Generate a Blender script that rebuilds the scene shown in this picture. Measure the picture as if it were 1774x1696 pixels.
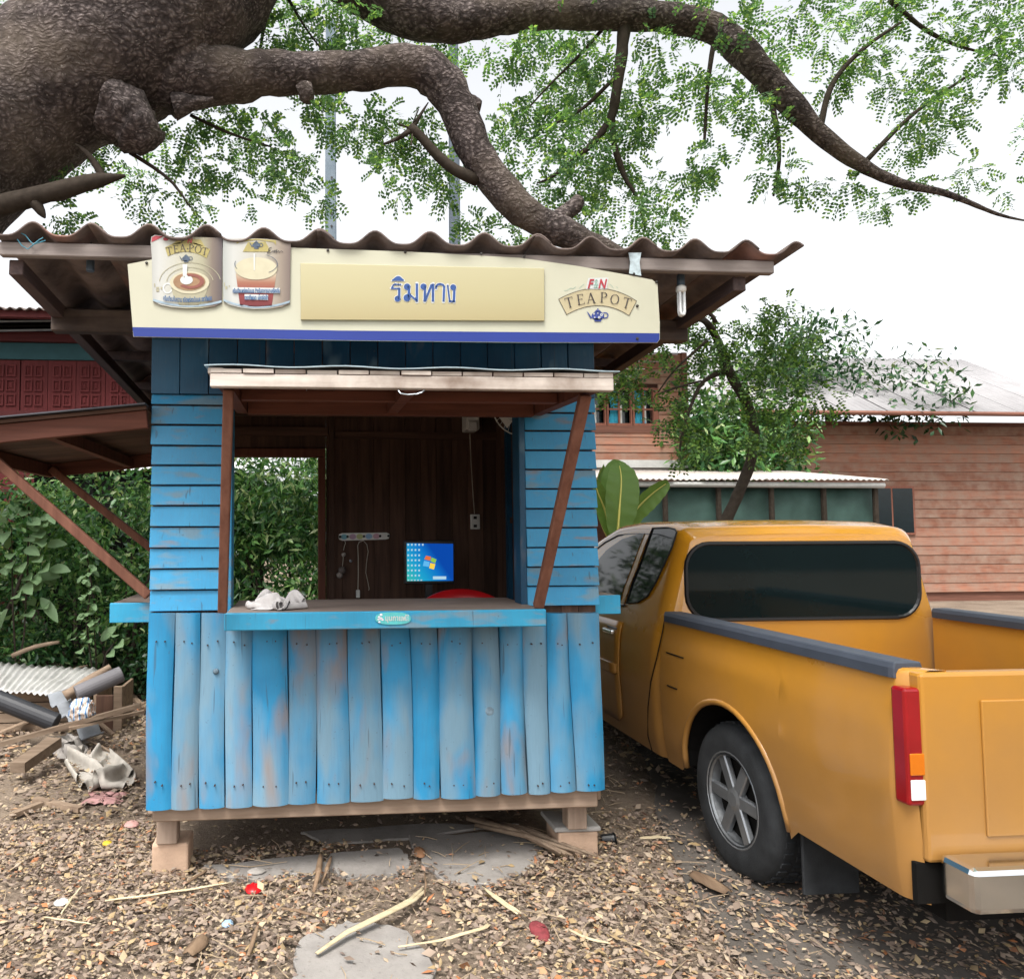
import bpy, bmesh, math, random
import numpy as np
from mathutils import Vector, Matrix, noise as mnoise

for o in list(bpy.data.objects):
    bpy.data.objects.remove(o)
SC = bpy.context.scene
COL = SC.collection
PI = math.pi

# ------------------------------------------------------------------ camera, sky, sun, exposure
EYE = 1.6
FPX = 1295.0
YAW, PITCH, ROLL = math.radians(4.5), math.radians(3.3), math.radians(0.25)
_F = Vector((math.sin(YAW) * math.cos(PITCH), math.cos(YAW) * math.cos(PITCH), math.sin(PITCH)))
_R0 = Vector((math.cos(YAW), -math.sin(YAW), 0))
_U0 = _R0.cross(_F)
_R = _R0 * math.cos(ROLL) - _U0 * math.sin(ROLL)
_U = _U0 * math.cos(ROLL) + _R0 * math.sin(ROLL)
cam = bpy.data.cameras.new('camera')
camo = bpy.data.objects.new('camera', cam)
COL.objects.link(camo)
rot = Matrix((_R, _U, -_F)).transposed()
camo.matrix_world = Matrix.Translation((0, 0, EYE)) @ rot.to_4x4()
cam.sensor_fit = 'HORIZONTAL'
cam.sensor_width = 36
cam.lens = FPX / 1774 * 36
cam.shift_x = (887 - 636) / 1774
cam.clip_end = 500
cam.clip_start = 0.05
SC.camera = camo

SUN_EL, SUN_AZ = math.radians(62), math.radians(205)
W = bpy.data.worlds.new('World')
SC.world = W
W.use_nodes = True
nt = W.node_tree
nt.nodes.clear()
sky = nt.nodes.new('ShaderNodeTexSky')
sky.sky_type = 'NISHITA'
sky.sun_disc = False
sky.sun_elevation = SUN_EL
sky.sun_rotation = SUN_AZ
sky.air_density = 1.0
sky.dust_density = 4.0
hs = nt.nodes.new('ShaderNodeHueSaturation')
hs.inputs['Saturation'].default_value = 0.12
bg = nt.nodes.new('ShaderNodeBackground')
bg.inputs['Strength'].default_value = 0.13
wo = nt.nodes.new('ShaderNodeOutputWorld')
nt.links.new(sky.outputs[0], hs.inputs['Color'])
nt.links.new(hs.outputs[0], bg.inputs['Color'])
nt.links.new(bg.outputs[0], wo.inputs['Surface'])

sun = bpy.data.lights.new('sun', 'SUN')
sun.energy = 1.5
sun.angle = math.radians(24)
sun.color = (1.0, 0.96, 0.9)
suno = bpy.data.objects.new('sun', sun)
COL.objects.link(suno)
# direction towards the sun (azimuth measured clockwise from +Y)
sd = Vector((math.sin(SUN_AZ) * math.cos(SUN_EL), math.cos(SUN_AZ) * math.cos(SUN_EL), math.sin(SUN_EL)))
suno.rotation_euler = sd.to_track_quat('Z', 'Y').to_euler()
suno.location = sd * 40

SC.view_settings.view_transform = 'Standard'
SC.view_settings.look = 'None'
SC.view_settings.gamma = 1
SC.view_settings.use_curve_mapping = False
SC.view_settings.exposure = 1.5
SC.render.engine = 'CYCLES'
SC.cycles.max_bounces = 8
SC.cycles.transparent_max_bounces = 8

# ------------------------------------------------------------------ helpers
C0 = Vector((0, 0, EYE))


def ray(px, py):
    return _F + _R * ((px - 636) / FPX) + _U * ((848 - py) / FPX)


def at(px, py, Y):
    d = ray(px, py)
    return C0 + d * (Y / d.y)


def atX(px, py, X):
    d = ray(px, py)
    return C0 + d * (X / d.x)


def gr(px, py, z=0.0):
    d = ray(px, py)
    return C0 + d * ((z - EYE) / d.z)


ROOTLOC = {}


def rootloc(o):
    while o.parent is not None:
        o = o.parent
    return ROOTLOC.get(o.name, Vector((0, 0, 0)))


def tag(o, label=None, cat=None, group=None, kind=None):
    if label: o['label'] = label
    if cat: o['category'] = cat
    if group: o['group'] = group
    if kind: o['kind'] = kind
    return o


def T(name, label, cat, loc=(0, 0, 0), group=None):
    o = bpy.data.objects.new(name, None)
    o.empty_display_size = 0.1
    COL.objects.link(o)
    o.location = loc
    ROOTLOC[o.name] = Vector(loc)
    return tag(o, label, cat, group)


class MB:
    def __init__(s):
        s.v, s.f = [], []

    def add(s, vs, fs):
        n = len(s.v)
        s.v += [tuple(v) for v in vs]
        s.f += [tuple(i + n for i in f) for f in fs]
        return s

    def box(s, x0, x1, y0, y1, z0, z1):
        return s.add([(x0, y0, z0), (x1, y0, z0), (x1, y1, z0), (x0, y1, z0), (x0, y0, z1), (x1, y0, z1), (x1, y1, z1), (x0, y1, z1)],
                     [(3, 2, 1, 0), (4, 5, 6, 7), (0, 1, 5, 4), (1, 2, 6, 5), (2, 3, 7, 6), (3, 0, 4, 7)])

    def hexa(s, p):  # 8 points: bottom four, top four
        return s.add(p, [(3, 2, 1, 0), (4, 5, 6, 7), (0, 1, 5, 4), (1, 2, 6, 5), (2, 3, 7, 6), (3, 0, 4, 7)])

    def beam(s, a, b, w, h, up=(0, 0, 1)):
        a, b = Vector(a), Vector(b)
        d = (b - a).normalized()
        side = d.cross(Vector(up))
        if side.length < 1e-4:
            side = d.cross(Vector((0, 1, 0)))
        side.normalize()
        u = side.cross(d).normalized()
        pts = []
        for q in (a, b):
            for sx, sy in ((-1, -1), (1, -1), (1, 1), (-1, 1)):
                pts.append(q + side * (sx * w / 2) + u * (sy * h / 2))
        return s.hexa(pts)

    def tube(s, pts, rad, n=8, cap=True):
        pts = [Vector(p) for p in pts]
        if not hasattr(rad, '__len__'):
            rad = [rad] * len(pts)
        base = len(s.v)
        prev = None
        for i, p in enumerate(pts):
            t = (pts[min(i + 1, len(pts) - 1)] - pts[max(i - 1, 0)]).normalized()
            if prev is None:
                a = t.orthogonal().normalized()
            else:
                a = (prev - t * prev.dot(t)).normalized()
            prev = a
            b = t.cross(a)
            for k in range(n):
                an = 2 * PI * k / n
                s.v.append(tuple(p + (a * math.cos(an) + b * math.sin(an)) * rad[i]))
        for i in range(len(pts) - 1):
            for k in range(n):
                k2 = (k + 1) % n
                s.f.append((base + i * n + k, base + i * n + k2, base + (i + 1) * n + k2, base + (i + 1) * n + k))
        if cap:
            s.f.append(tuple(base + k for k in reversed(range(n))))
            s.f.append(tuple(base + (len(pts) - 1) * n + k for k in range(n)))
        return s

    def poly(s, pts, back=None):
        """flat polygon; with back (a vector) it is extruded to a slab"""
        n = len(pts)
        if back is None:
            return s.add(pts, [tuple(range(n))])
        b = Vector(back)
        vs = [Vector(p) for p in pts] + [Vector(p) + b for p in pts]
        fs = [tuple(range(n)), tuple(reversed(range(n, 2 * n)))]
        for i in range(n):
            j = (i + 1) % n
            fs.append((j, i, n + i, n + j))
        return s.add(vs, fs)

    def grid(s, rows):
        m = len(rows[0])
        n = len(s.v)
        for r in rows:
            s.v += [tuple(p) for p in r]
        for i in range(len(rows) - 1):
            for j in range(m - 1):
                s.f.append((n + i * m + j, n + i * m + j + 1, n + (i + 1) * m + j + 1, n + (i + 1) * m + j))
        return s

    def lathe(s, c, prof, axis='z', n=20, cap=True):
        c = Vector(c)
        base = len(s.v)
        for r, h in prof:
            for k in range(n):
                a = 2 * PI * k / n
                if axis == 'z': p = (r * math.cos(a), r * math.sin(a), h)
                elif axis == 'x': p = (h, r * math.cos(a), r * math.sin(a))
                else: p = (r * math.cos(a), h, r * math.sin(a))
                s.v.append(tuple(c + Vector(p)))
        for i in range(len(prof) - 1):
            for k in range(n):
                k2 = (k + 1) % n
                s.f.append((base + i * n + k, base + i * n + k2, base + (i + 1) * n + k2, base + (i + 1) * n + k))
        if cap:
            s.f.append(tuple(base + k for k in reversed(range(n))))
            s.f.append(tuple(base + (len(prof) - 1) * n + k for k in range(n)))
        return s

    def build(s, name, mat, parent=None, smooth=False, bevel=0, origin=None, seg=1):
        off = rootloc(parent) if parent is not None else Vector(origin or (0, 0, 0))
        me = bpy.data.meshes.new(name)
        me.from_pydata([(x - off.x, y - off.y, z - off.z) for x, y, z in s.v], [], s.f)
        bm = bmesh.new()
        bm.from_mesh(me)
        bmesh.ops.recalc_face_normals(bm, faces=bm.faces)
        bm.to_mesh(me)
        bm.free()
        me.materials.append(mat)
        if smooth:
            me.polygons.foreach_set('use_smooth', [True] * len(me.polygons))
        o = bpy.data.objects.new(name, me)
        COL.objects.link(o)
        if parent is not None: o.parent = parent
        else:
            o.location = off
            ROOTLOC[o.name] = off
        if bevel:
            b = o.modifiers.new('bevel', 'BEVEL')
            b.width = bevel
            b.segments = seg
            b.limit_method = 'ANGLE'
            b.angle_limit = math.radians(40)
        return o


def np_mesh(name, V, F, mat, parent=None, origin=(0, 0, 0), smooth=False):
    """V (N,3) array, F (M,k) array of equal-sided faces"""
    off = rootloc(parent) if parent is not None else Vector(origin)
    V = np.asarray(V, dtype=np.float32) - np.array(off, dtype=np.float32)
    F = np.asarray(F, dtype=np.int32)
    k = F.shape[1]
    me = bpy.data.meshes.new(name)
    me.vertices.add(len(V))
    me.vertices.foreach_set('co', V.ravel())
    me.loops.add(F.size)
    me.loops.foreach_set('vertex_index', F.ravel())
    me.polygons.add(len(F))
    me.polygons.foreach_set('loop_start', np.arange(0, F.size, k, dtype=np.int32))
    me.polygons.foreach_set('loop_total', np.full(len(F), k, dtype=np.int32))
    if smooth:
        me.polygons.foreach_set('use_smooth', np.ones(len(F), dtype=bool))
    me.update(calc_edges=True)
    me.validate()
    me.materials.append(mat)
    o = bpy.data.objects.new(name, me)
    COL.objects.link(o)
    if parent is not None: o.parent = parent
    else:
        o.location = off
        ROOTLOC[o.name] = off
    return o


RNG = np.random.default_rng(7)
random.seed(7)


def unit(a):
    return a / np.maximum(np.linalg.norm(a, axis=-1, keepdims=True), 1e-9)


def leaf_arrays(P, D, N, L, Wd, fold=0.15):
    """five-point folded leaves: base, two sides, tip, centre of the midrib"""
    D = unit(D)
    S = unit(np.cross(D, N))
    N = np.cross(S, D)
    L = np.asarray(L)[:, None]
    Wd = np.asarray(Wd)[:, None]
    b = P
    m = P + D * L * .5 - N * Wd * fold
    l = P + D * L * .45 + S * Wd * .5
    r = P + D * L * .45 - S * Wd * .5
    t = P + D * L - N * L * .1
    V = np.stack([b, l, r, t, m], 1).reshape(-1, 3)
    k = len(P)
    base = (np.arange(k) * 5)[:, None]
    F = np.concatenate([base + np.array([0, 4, 1]), base + np.array([1, 4, 3]), base + np.array([0, 2, 4]), base + np.array([4, 2, 3])], 0)
    return V, F


def sprays(P, D, pairs, slen, llen, lwid, rng, droop=0.3):
    """pinnate compound leaves: P start, D direction; returns quads"""
    k = len(P)
    D = unit(D)
    up = np.tile(np.array([0, 0, 1.0]), (k, 1)) + rng.normal(0, .5, (k, 3))
    S = unit(np.cross(D, up))
    N = np.cross(S, D)
    Vs = []
    for i in range(pairs):
        f = (i + .6) / pairs
        c = P + D * (slen * f) + np.array([0, 0, -1.0]) * (slen * droop * f * f)
        for sg in (-1, 1):
            ld = unit(S * sg * .9 + D * .45 + N * rng.normal(0, .25, (k, 1)))
            ll = llen * rng.uniform(.75, 1.15, (k, 1)) * (1 - .35 * abs(f - .5))
            wv = unit(np.cross(ld, N)) * lwid * .5
            Vs.append(np.stack([c, c + ld * ll * .5 + wv, c + ld * ll, c + ld * ll * .5 - wv], 1))
    V = np.concatenate(Vs, 0).reshape(-1, 3)
    F = np.arange(len(V)).reshape(-1, 4)
    return V, F


def crumpled_sheet(w, h, nx, ny, squeeze, seed, steps=150, stiff=8, hold=True):
    """a limp sheet squeezed together and let fall on a flat surface: returns rows of points, lowest at z = 0"""
    rng = np.random.default_rng(seed)
    X, Y = np.meshgrid(np.linspace(-.5, .5, nx), np.linspace(-.5, .5, ny))
    rx, ry = w / (nx - 1), h / (ny - 1)
    rd = math.hypot(rx, ry)
    Z = np.zeros_like(X)
    for k in range(9):
        a, f, ph = rng.uniform(0, PI), rng.uniform(4, 11), rng.uniform(0, 6)
        Z += np.sin((X * math.cos(a) + Y * math.sin(a)) * f + ph) / f
    P = np.stack([X * w * squeeze, Y * h * squeeze, .06 + .16 * w * Z], -1)
    P += rng.normal(0, rx * .05, P.shape)
    P[..., 2] -= P[..., 2].min() - .004
    V = np.zeros_like(P)

    def fix(A, B, r):
        d = B - A
        ln = np.maximum(np.linalg.norm(d, axis=-1, keepdims=True), 1e-9)
        c = d * (.5 * (ln - r) / ln)
        A += c
        B -= c

    for s in range(steps):
        V *= .94
        V[..., 2] -= .0011
        Q = P.copy()
        P = P + V
        for it in range(stiff):
            for o in (0, 1):
                n2 = (nx - o) // 2 * 2
                fix(P[:, o:o + n2:2], P[:, o + 1:o + n2:2], rx)
                m2 = (ny - o) // 2 * 2
                fix(P[o:o + m2:2], P[o + 1:o + m2:2], ry)
            fix(P[:-1, :-1], P[1:, 1:], rd)
            fix(P[:-1, 1:], P[1:, :-1], rd)
            # keep bends wide: points two and three apart may not come close
            for gap, lim, kk in ((2, 1.75, .2), (3, 2.2, .15)):
                A, B = P[:, :-gap].copy(), P[:, gap:].copy()
                d = B - A
                ln = np.linalg.norm(d, axis=-1, keepdims=True)
                c = d / np.maximum(ln, 1e-9) * np.maximum(0, lim * rx - ln) * kk
                P[:, gap:] += c
                P[:, :-gap] -= c
                A, B = P[:-gap].copy(), P[gap:].copy()
                d = B - A
                ln = np.linalg.norm(d, axis=-1, keepdims=True)
                c = d / np.maximum(ln, 1e-9) * np.maximum(0, lim * ry - ln) * kk
                P[gap:] += c
                P[:-gap] -= c
            if hold and s < steps * .75:
                R = np.linalg.norm(P[..., :2] / np.array([w, h]), axis=-1, keepdims=True)
                P[..., :2] *= np.minimum(1, squeeze * .62 / np.maximum(R, 1e-9)) * .15 + .85
            np.maximum(P[..., 2], 0, out=P[..., 2])
        low = P[..., 2] < .0015
        P[low, :2] = Q[low, :2] * .8 + P[low, :2] * .2
        V = np.clip(P - Q, -.02, .02)
    return P


# ------------------------------------------------------------------ materials
def srgb(h):
    h = h.lstrip('#')
    out = []
    for i in (0, 2, 4):
        c = int(h[i:i + 2], 16) / 255
        out.append(c / 12.92 if c < .04045 else ((c + .055) / 1.055) ** 2.4)
    return tuple(out) + (1,)


def col(c):
    if isinstance(c, str): return srgb(c)
    return tuple(c) + (1,) if len(c) == 3 else tuple(c)


class NB:
    def __init__(s, name):
        s.m = bpy.data.materials.new(name)
        s.m.use_nodes = True
        s.t = s.m.node_tree
        s.t.nodes.clear()
        s.out = s.t.nodes.new('ShaderNodeOutputMaterial')

    def n(s, typ, **kw):
        nd = s.t.nodes.new(typ)
        for k, v in kw.items():
            if k.startswith('i_'):
                nd.inputs[k[2:].replace('_', ' ')].default_value = v
            else:
                setattr(nd, k, v)
        return nd

    def l(s, a, b):
        s.t.links.new(a, b)

    def coords(s, stretch=(1, 1, 1), rnd=True):
        tc = s.n('ShaderNodeTexCoord')
        mp = s.n('ShaderNodeMapping')
        mp.inputs['Scale'].default_value = stretch
        s.l(tc.outputs['Object'], mp.inputs['Vector'])
        if rnd:
            oi = s.n('ShaderNodeObjectInfo')
            ml = s.n('ShaderNodeMath', operation='MULTIPLY')
            ml.inputs[1].default_value = 37.0
            s.l(oi.outputs['Random'], ml.inputs[0])
            cb = s.n('ShaderNodeCombineXYZ')
            for k in range(3): s.l(ml.outputs[0], cb.inputs[k])
            s.l(cb.outputs[0], mp.inputs['Location'])
        return mp.outputs[0]

    def noise(s, vec, scale, detail=4, rough=.55, dist=0):
        nd = s.n('ShaderNodeTexNoise')
        nd.inputs['Scale'].default_value = scale
        nd.inputs['Detail'].default_value = detail
        nd.inputs['Roughness'].default_value = rough
        nd.inputs['Distortion'].default_value = dist
        s.l(vec, nd.inputs['Vector'])
        return nd.outputs['Fac']

    def ramp(s, fac, stops, interp='LINEAR'):
        r = s.n('ShaderNodeValToRGB')
        r.color_ramp.interpolation = interp
        e = r.color_ramp.elements
        while len(e) < len(stops): e.new(.5)
        for i, (p, c) in enumerate(stops):
            e[i].position = p
            e[i].color = col(c) if not isinstance(c, (int, float)) else (c, c, c, 1)
        s.l(fac, r.inputs[0])
        return r.outputs[0]

    def mix(s, fac, a, b, mode='MIX'):
        m = s.n('ShaderNodeMix', data_type='RGBA', blend_type=mode)
        for k, v in ((0, fac), (6, a), (7, b)):
            if isinstance(v, (int, float)): m.inputs[k].default_value = v
            elif isinstance(v, tuple): m.inputs[k].default_value = v
            else: s.l(v, m.inputs[k])
        return m.outputs[2]

    def bump(s, h, strength=.3, dist=.01):
        b = s.n('ShaderNodeBump')
        b.inputs['Strength'].default_value = strength
        b.inputs['Distance'].default_value = dist
        s.l(h, b.inputs['Height'])
        return b.outputs[0]

    def principled(s, color, rough=.7, normal=None, metal=0, spec=.4, **kw):
        p = s.n('ShaderNodeBsdfPrincipled')
        for k, v in (('Base Color', color), ('Roughness', rough)):
            if isinstance(v, (tuple, float, int)): p.inputs[k].default_value = v
            else: s.l(v, p.inputs[k])
        p.inputs['Metallic'].default_value = metal
        p.inputs['Specular IOR Level'].default_value = spec
        if normal is not None: s.l(normal, p.inputs['Normal'])
        for k, v in kw.items(): p.inputs[k.replace('_', ' ')].default_value = v
        s.l(p.outputs[0], s.out.inputs['Surface'])
        return p


def mat_plain(name, c, rough=.6, spec=.4, metal=0, var=.12, scale=6, bump=0.0, **kw):
    b = NB(name)
    v = b.coords()
    c = col(c)
    f = b.noise(v, scale)
    lo = tuple(x * (1 - var) for x in c[:3])
    hi = tuple(min(1, x * (1 + var)) for x in c[:3])
    cc = b.ramp(f, [(.3, lo), (.7, hi)])
    nm = b.bump(b.noise(v, scale * 12), bump, .005) if bump else None
    b.principled(cc, rough, nm, metal, spec, **kw)
    return b.m


def mat_wood(name, c1, c2, axis='x', dust=None, dustamt=.5, rough=.75, scale=1.0, objvar=.25, bump=.35):
    b = NB(name)
    st = {'x': (.6, 9, 9), 'y': (9, .6, 9), 'z': (9, 9, .6)}[axis]
    v = b.coords(tuple(x * scale for x in st))
    f = b.noise(v, 3.0, 6, .6, .4)
    cc = b.ramp(f, [(.28, c1), (.72, c2)])
    oi = b.n('ShaderNodeObjectInfo')
    br = b.n('ShaderNodeMapRange')
    br.inputs[3].default_value = 1 - objvar
    br.inputs[4].default_value = 1 + objvar
    b.l(oi.outputs['Random'], br.inputs[0])
    hsv = b.n('ShaderNodeHueSaturation')
    b.l(br.outputs[0], hsv.inputs['Value'])
    b.l(cc, hsv.inputs['Color'])
    cc = hsv.outputs[0]
    if dust:
        v2 = b.coords((1, 1, 1))
        d = b.ramp(b.noise(v2, 3.5, 5, .6), [(.5 - dustamt * .4, 0.0), (.75, 1.0)])
        cc = b.mix(d, cc, col(dust))
    nm = b.bump(f, bump, .004)
    b.principled(cc, rough, nm, 0, .25)
    return b.m


def mat_leaf(name, stops, trans=.35, rough=.5, dusty=None):
    b = NB(name)
    g = b.n('ShaderNodeNewGeometry')
    cc = b.ramp(g.outputs['Random Per Island'], stops)
    if dusty:
        v = b.coords(rnd=False)
        cc = b.mix(b.ramp(b.noise(v, 1.9, 3), [(.42, 0.0), (.66, .6)]), cc, col(dusty))  # patches of darker green by noise
    p = b.n('ShaderNodeBsdfPrincipled')
    b.l(cc, p.inputs['Base Color'])
    p.inputs['Roughness'].default_value = rough
    p.inputs['Specular IOR Level'].default_value = .35
    if trans > 0:
        tr = b.n('ShaderNodeBsdfTranslucent')
        lc = b.mix(1.0, cc, (1.0, 1.0, .55, 1), 'MULTIPLY')
        b.l(lc, tr.inputs['Color'])
        mx = b.n('ShaderNodeMixShader')
        mx.inputs[0].default_value = trans
        b.l(p.outputs[0], mx.inputs[1])
        b.l(tr.outputs[0], mx.inputs[2])
        b.l(mx.outputs[0], b.out.inputs['Surface'])
    else:
        b.l(p.outputs[0], b.out.inputs['Surface'])
    return b.m


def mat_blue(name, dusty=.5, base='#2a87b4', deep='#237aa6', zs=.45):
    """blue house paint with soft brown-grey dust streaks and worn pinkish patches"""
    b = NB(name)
    v = b.coords((2.6, 2.6, zs * 2.6))
    v2 = b.coords((1, 1, 1))
    paint = b.ramp(b.noise(v2, 5, 3), [(.3, deep), (.7, base)])
    d1 = b.ramp(b.noise(v, 1.7, 3, .5), [(.66 - dusty * .38, 0.0), (.70 - dusty * .16, .92)])
    c = b.mix(d1, paint, col('#6b8797'))
    d2 = b.ramp(b.noise(v, 2.1, 3, .5, .3), [(.66 - dusty * .16, 0.0), (.80 - dusty * .16, .78)])
    c = b.mix(d2, c, col('#82746d'))
    gr_ = b.noise(b.coords((40, 40, 3)), 3, 4)
    c = b.mix(b.ramp(gr_, [(.42, .0), (.75, .14)]), c, col('#4d5a66'))
    oi = b.n('ShaderNodeObjectInfo')
    mr = b.n('ShaderNodeMapRange')
    mr.inputs[3].default_value = .86
    mr.inputs[4].default_value = 1.1
    b.l(oi.outputs['Random'], mr.inputs[0])
    hv = b.n('ShaderNodeHueSaturation')
    b.l(mr.outputs[0], hv.inputs['Value'])
    b.l(c, hv.inputs['Color'])
    c = hv.outputs[0]
    ck = b.ramp(b.noise(b.coords((26, 26, .9)), 2.2, 2, .4), [(.70, 0.0), (.73, .5)])
    c = b.mix(ck, c, col('#3c4750'))
    sp = b.ramp(b.noise(v2, 55, 2), [(.70, 0.0), (.76, .45)])
    c = b.mix(sp, c, col('#4a545c'))
    nm = b.bump(gr_, .25, .003)
    b.principled(c, b.ramp(d1, [(0, .45), (1, .85)]), nm, 0, .35)
    return b.m


M = {}
M['blue_board'] = mat_blue('dusty blue paint on slab boards', .64, zs=.35)
M['blue_plank'] = mat_blue('blue paint on siding planks', .30, base='#368fba', deep='#2e84b0', zs=3.0)
M['blue_shaded'] = mat_blue('blue paint with shade put in', .1, base='#16506f', deep='#103f5c')  # shade under roof and sign is put into this blue
M['blue_shelf'] = mat_blue('blue paint on shelf edge', .28, base='#3496bb', deep='#2c89ae', zs=3.0)
M['counter_top'] = mat_wood('dusty counter top', '#6e6058', '#8d7e76', 'x', dust='#9a8a80', dustamt=.6)
M['brown'] = mat_wood('reddish brown timber', '#4b2c22', '#6b4234', 'z', objvar=.15)
M['brown_x'] = mat_wood('reddish brown timber along x', '#4a2a20', '#6d4234', 'x', objvar=.15)
M['brown_prop'] = mat_wood('smooth brown prop timber', '#5b392d', '#7a5343', 'z', objvar=.1, bump=.15)
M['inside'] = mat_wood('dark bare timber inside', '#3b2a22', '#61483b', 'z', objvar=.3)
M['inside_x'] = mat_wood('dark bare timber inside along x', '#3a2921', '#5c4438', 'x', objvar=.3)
M['weathered'] = mat_wood('pale weathered timber', '#a0958c', '#d2c8bf', 'x', dust='#6e5c50', dustamt=.2, objvar=.08)
M['weathered_y'] = mat_wood('pale weathered timber along y', '#786e68', '#a89c95', 'y', objvar=.12)
M['fascia'] = mat_wood('grey weathered eave timber', '#6d635f', '#9b918c', 'x', objvar=.1)
M['rafter'] = mat_wood('dark roof timber', '#3a3030', '#5a4a46', 'y', objvar=.2)
M['plate'] = mat_wood('sooty wall plate timber', '#41352f', '#74655a', 'x', dust='#2e2625', dustamt=.5, objvar=.1)
M['base_beam'] = mat_wood('dusty base timber', '#83705f', '#a28d7c', 'x', objvar=.08)
M['post'] = mat_wood('dusty stilt timber', '#8a7768', '#ab9787', 'z', objvar=.08)
M['block'] = mat_plain('tan masonry block', '#b89c86', .9, .2, var=.14, scale=9, bump=.5)
M['block2'] = mat_plain('grey mortar', '#a3a09c', .9, .2, var=.14, scale=9, bump=.5)
M['floorwood'] = mat_wood('floor boards', '#3c2e26', '#57453a', 'y')
M['metal_sheet'] = mat_plain('thin galvanised sheet', '#9fb0b8', .45, .5, .5, var=.2, scale=10)
M['metal'] = mat_plain('dull steel', '#8b9197', .4, .5, .8)
M['chrome'] = mat_plain('chromed metal', '#d8dcdf', .12, .5, 1.0, var=.03)
M['black'] = mat_plain('black plastic', '#121214', .4, .5)
M['rubber'] = mat_plain('dusty rubber', '#2c2e30', .8, .3, var=.3, scale=12, bump=.3)
M['socket'] = mat_plain('dark grey lamp socket', '#43505c', .5)
M['white_plastic'] = mat_plain('white plastic', '#d9d9d4', .4, .5, var=.05)
M['lampglass'] = mat_plain('milky lamp glass', '#e2e4e4', .15, .5, var=.03)
M['wire'] = mat_plain('pale wire', '#b9b2a4', .6)
M['red_plastic'] = mat_plain('red plastic', '#b0141a', .35, .5, var=.08)
M['string'] = mat_plain('blue nylon string', '#3f7f93', .6)
M['nail'] = mat_plain('dark nail head', '#2a2420', .5)


def mat_tile():
    b = NB('aged fibre cement roofing')
    v = b.coords((1, 1, 1))
    f = b.noise(v, 7, 5, .6)
    c = b.ramp(f, [(.3, '#4b4240'), (.7, '#7a6c66')])
    o = b.ramp(b.noise(v, 2.2, 3), [(.56, 0.0), (.7, .6)])
    c = b.mix(o, c, col('#95675a'))
    b.principled(c, .9, b.bump(b.noise(v, 60), .4, .004), 0, .2)
    return b.m


M['tile'] = mat_tile()


def mat_bark(name, sc=1.0):
    b = NB(name)
    v = b.coords((1, 1, 1), rnd=False)
    nz = b.n('ShaderNodeTexNoise')
    nz.inputs['Scale'].default_value = 7 * sc
    nz.inputs['Detail'].default_value = 5
    b.l(v, nz.inputs['Vector'])
    wv = b.n('ShaderNodeVectorMath', operation='MULTIPLY_ADD')
    wv.inputs[1].default_value = (.16, .16, .16)
    b.l(nz.outputs['Color'], wv.inputs[0])
    b.l(v, wv.inputs[2])
    mp = b.n('ShaderNodeMapping')
    mp.inputs['Rotation'].default_value = (0, .5, 0)
    mp.inputs['Scale'].default_value = (.55, 1, 1)
    b.l(wv.outputs[0], mp.inputs['Vector'])
    vo = b.n('ShaderNodeTexVoronoi', feature='F1')
    vo.inputs['Scale'].default_value = 36 * sc
    b.l(mp.outputs[0], vo.inputs['Vector'])
    n2 = b.noise(v, 45 * sc, 6, .7)
    n3 = b.noise(v, 11 * sc, 5, .65)
    h = b.mix(.5, b.ramp(vo.outputs['Distance'], [(.1, 1.0), (.75, .0)]), n2)
    h = b.mix(.35, h, n3)
    c = b.ramp(h, [(.25, '#2b2625'), (.46, '#4c4443'), (.6, '#6d6361'), (.8, '#948a87')])
    c = b.mix(b.ramp(b.noise(v, 1.7, 4), [(.46, 0.0), (.66, .55)]), c, col('#6a5f55'))
    c = b.mix(b.ramp(b.noise(v, 3.6, 5), [(.5, 0.0), (.68, .65)]), c, col('#2a2423'))
    c = b.mix(b.ramp(b.noise(v, 42, 2), [(.67, 0.0), (.71, .6)]), c, col('#9a918b'))
    b.principled(c, .95, b.bump(h, .9, .028), 0, .12)
    return b.m


M['bark'] = mat_bark('rough dark bark')
M['twig'] = mat_plain('thin twig bark', '#3b342e', .9, .1, var=.25, scale=20, bump=.3)
M['canopy'] = mat_leaf('small canopy leaflets', [(0, (.062, .135, .068)), (.35, (.098, .205, .092)), (.7, (.15, .30, .115)), (.88, (.25, .43, .13)), (1, (.45, .62, .17))], .6)
M['hang'] = mat_leaf('hanging leaflets near house', [(0, '#2b4427'), (.5, '#46672f'), (.85, '#5f8339'), (1, '#86a24a')], .4)
M['shrub'] = mat_leaf('glossy shrub leaves', [(0, '#274a2b'), (.35, '#48753f'), (.7, '#66964f'), (.88, '#8fb266'), (1, '#bcc896')], .35, .3, '#22402a')
M['shrub2'] = mat_leaf('darker shrub leaves', [(0, '#1f3b25'), (.5, '#305530'), (.88, '#4a7040'), (1, '#93a478')], .25, .35, '#1a3020')
M['weed'] = mat_leaf('dusty broad weed leaves', [(0, '#56774f'), (.5, '#7c9c70'), (.85, '#a3b795'), (1, '#c3cdb9')], .25, .4)
M['banana'] = mat_leaf('large banana leaf', [(0, '#4b6a37'), (1, '#67833f')], .35, .35)
M['midrib'] = mat_plain('pale yellow midrib', '#b5b060', .6)
M['litter'] = mat_leaf('dry fallen leaves', [(0, (.10, .068, .052)), (.18, (.20, .148, .112)), (.36, (.30, .23, .175)), (.50, (.15, .112, .094)), (.66, (.37, .29, .21)), (.78, (.28, .195, .095)), (.88, (.48, .385, .255)), (.94, (.36, .135, .05)), (1, (.24, .20, .165))], .0, .75)


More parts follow.
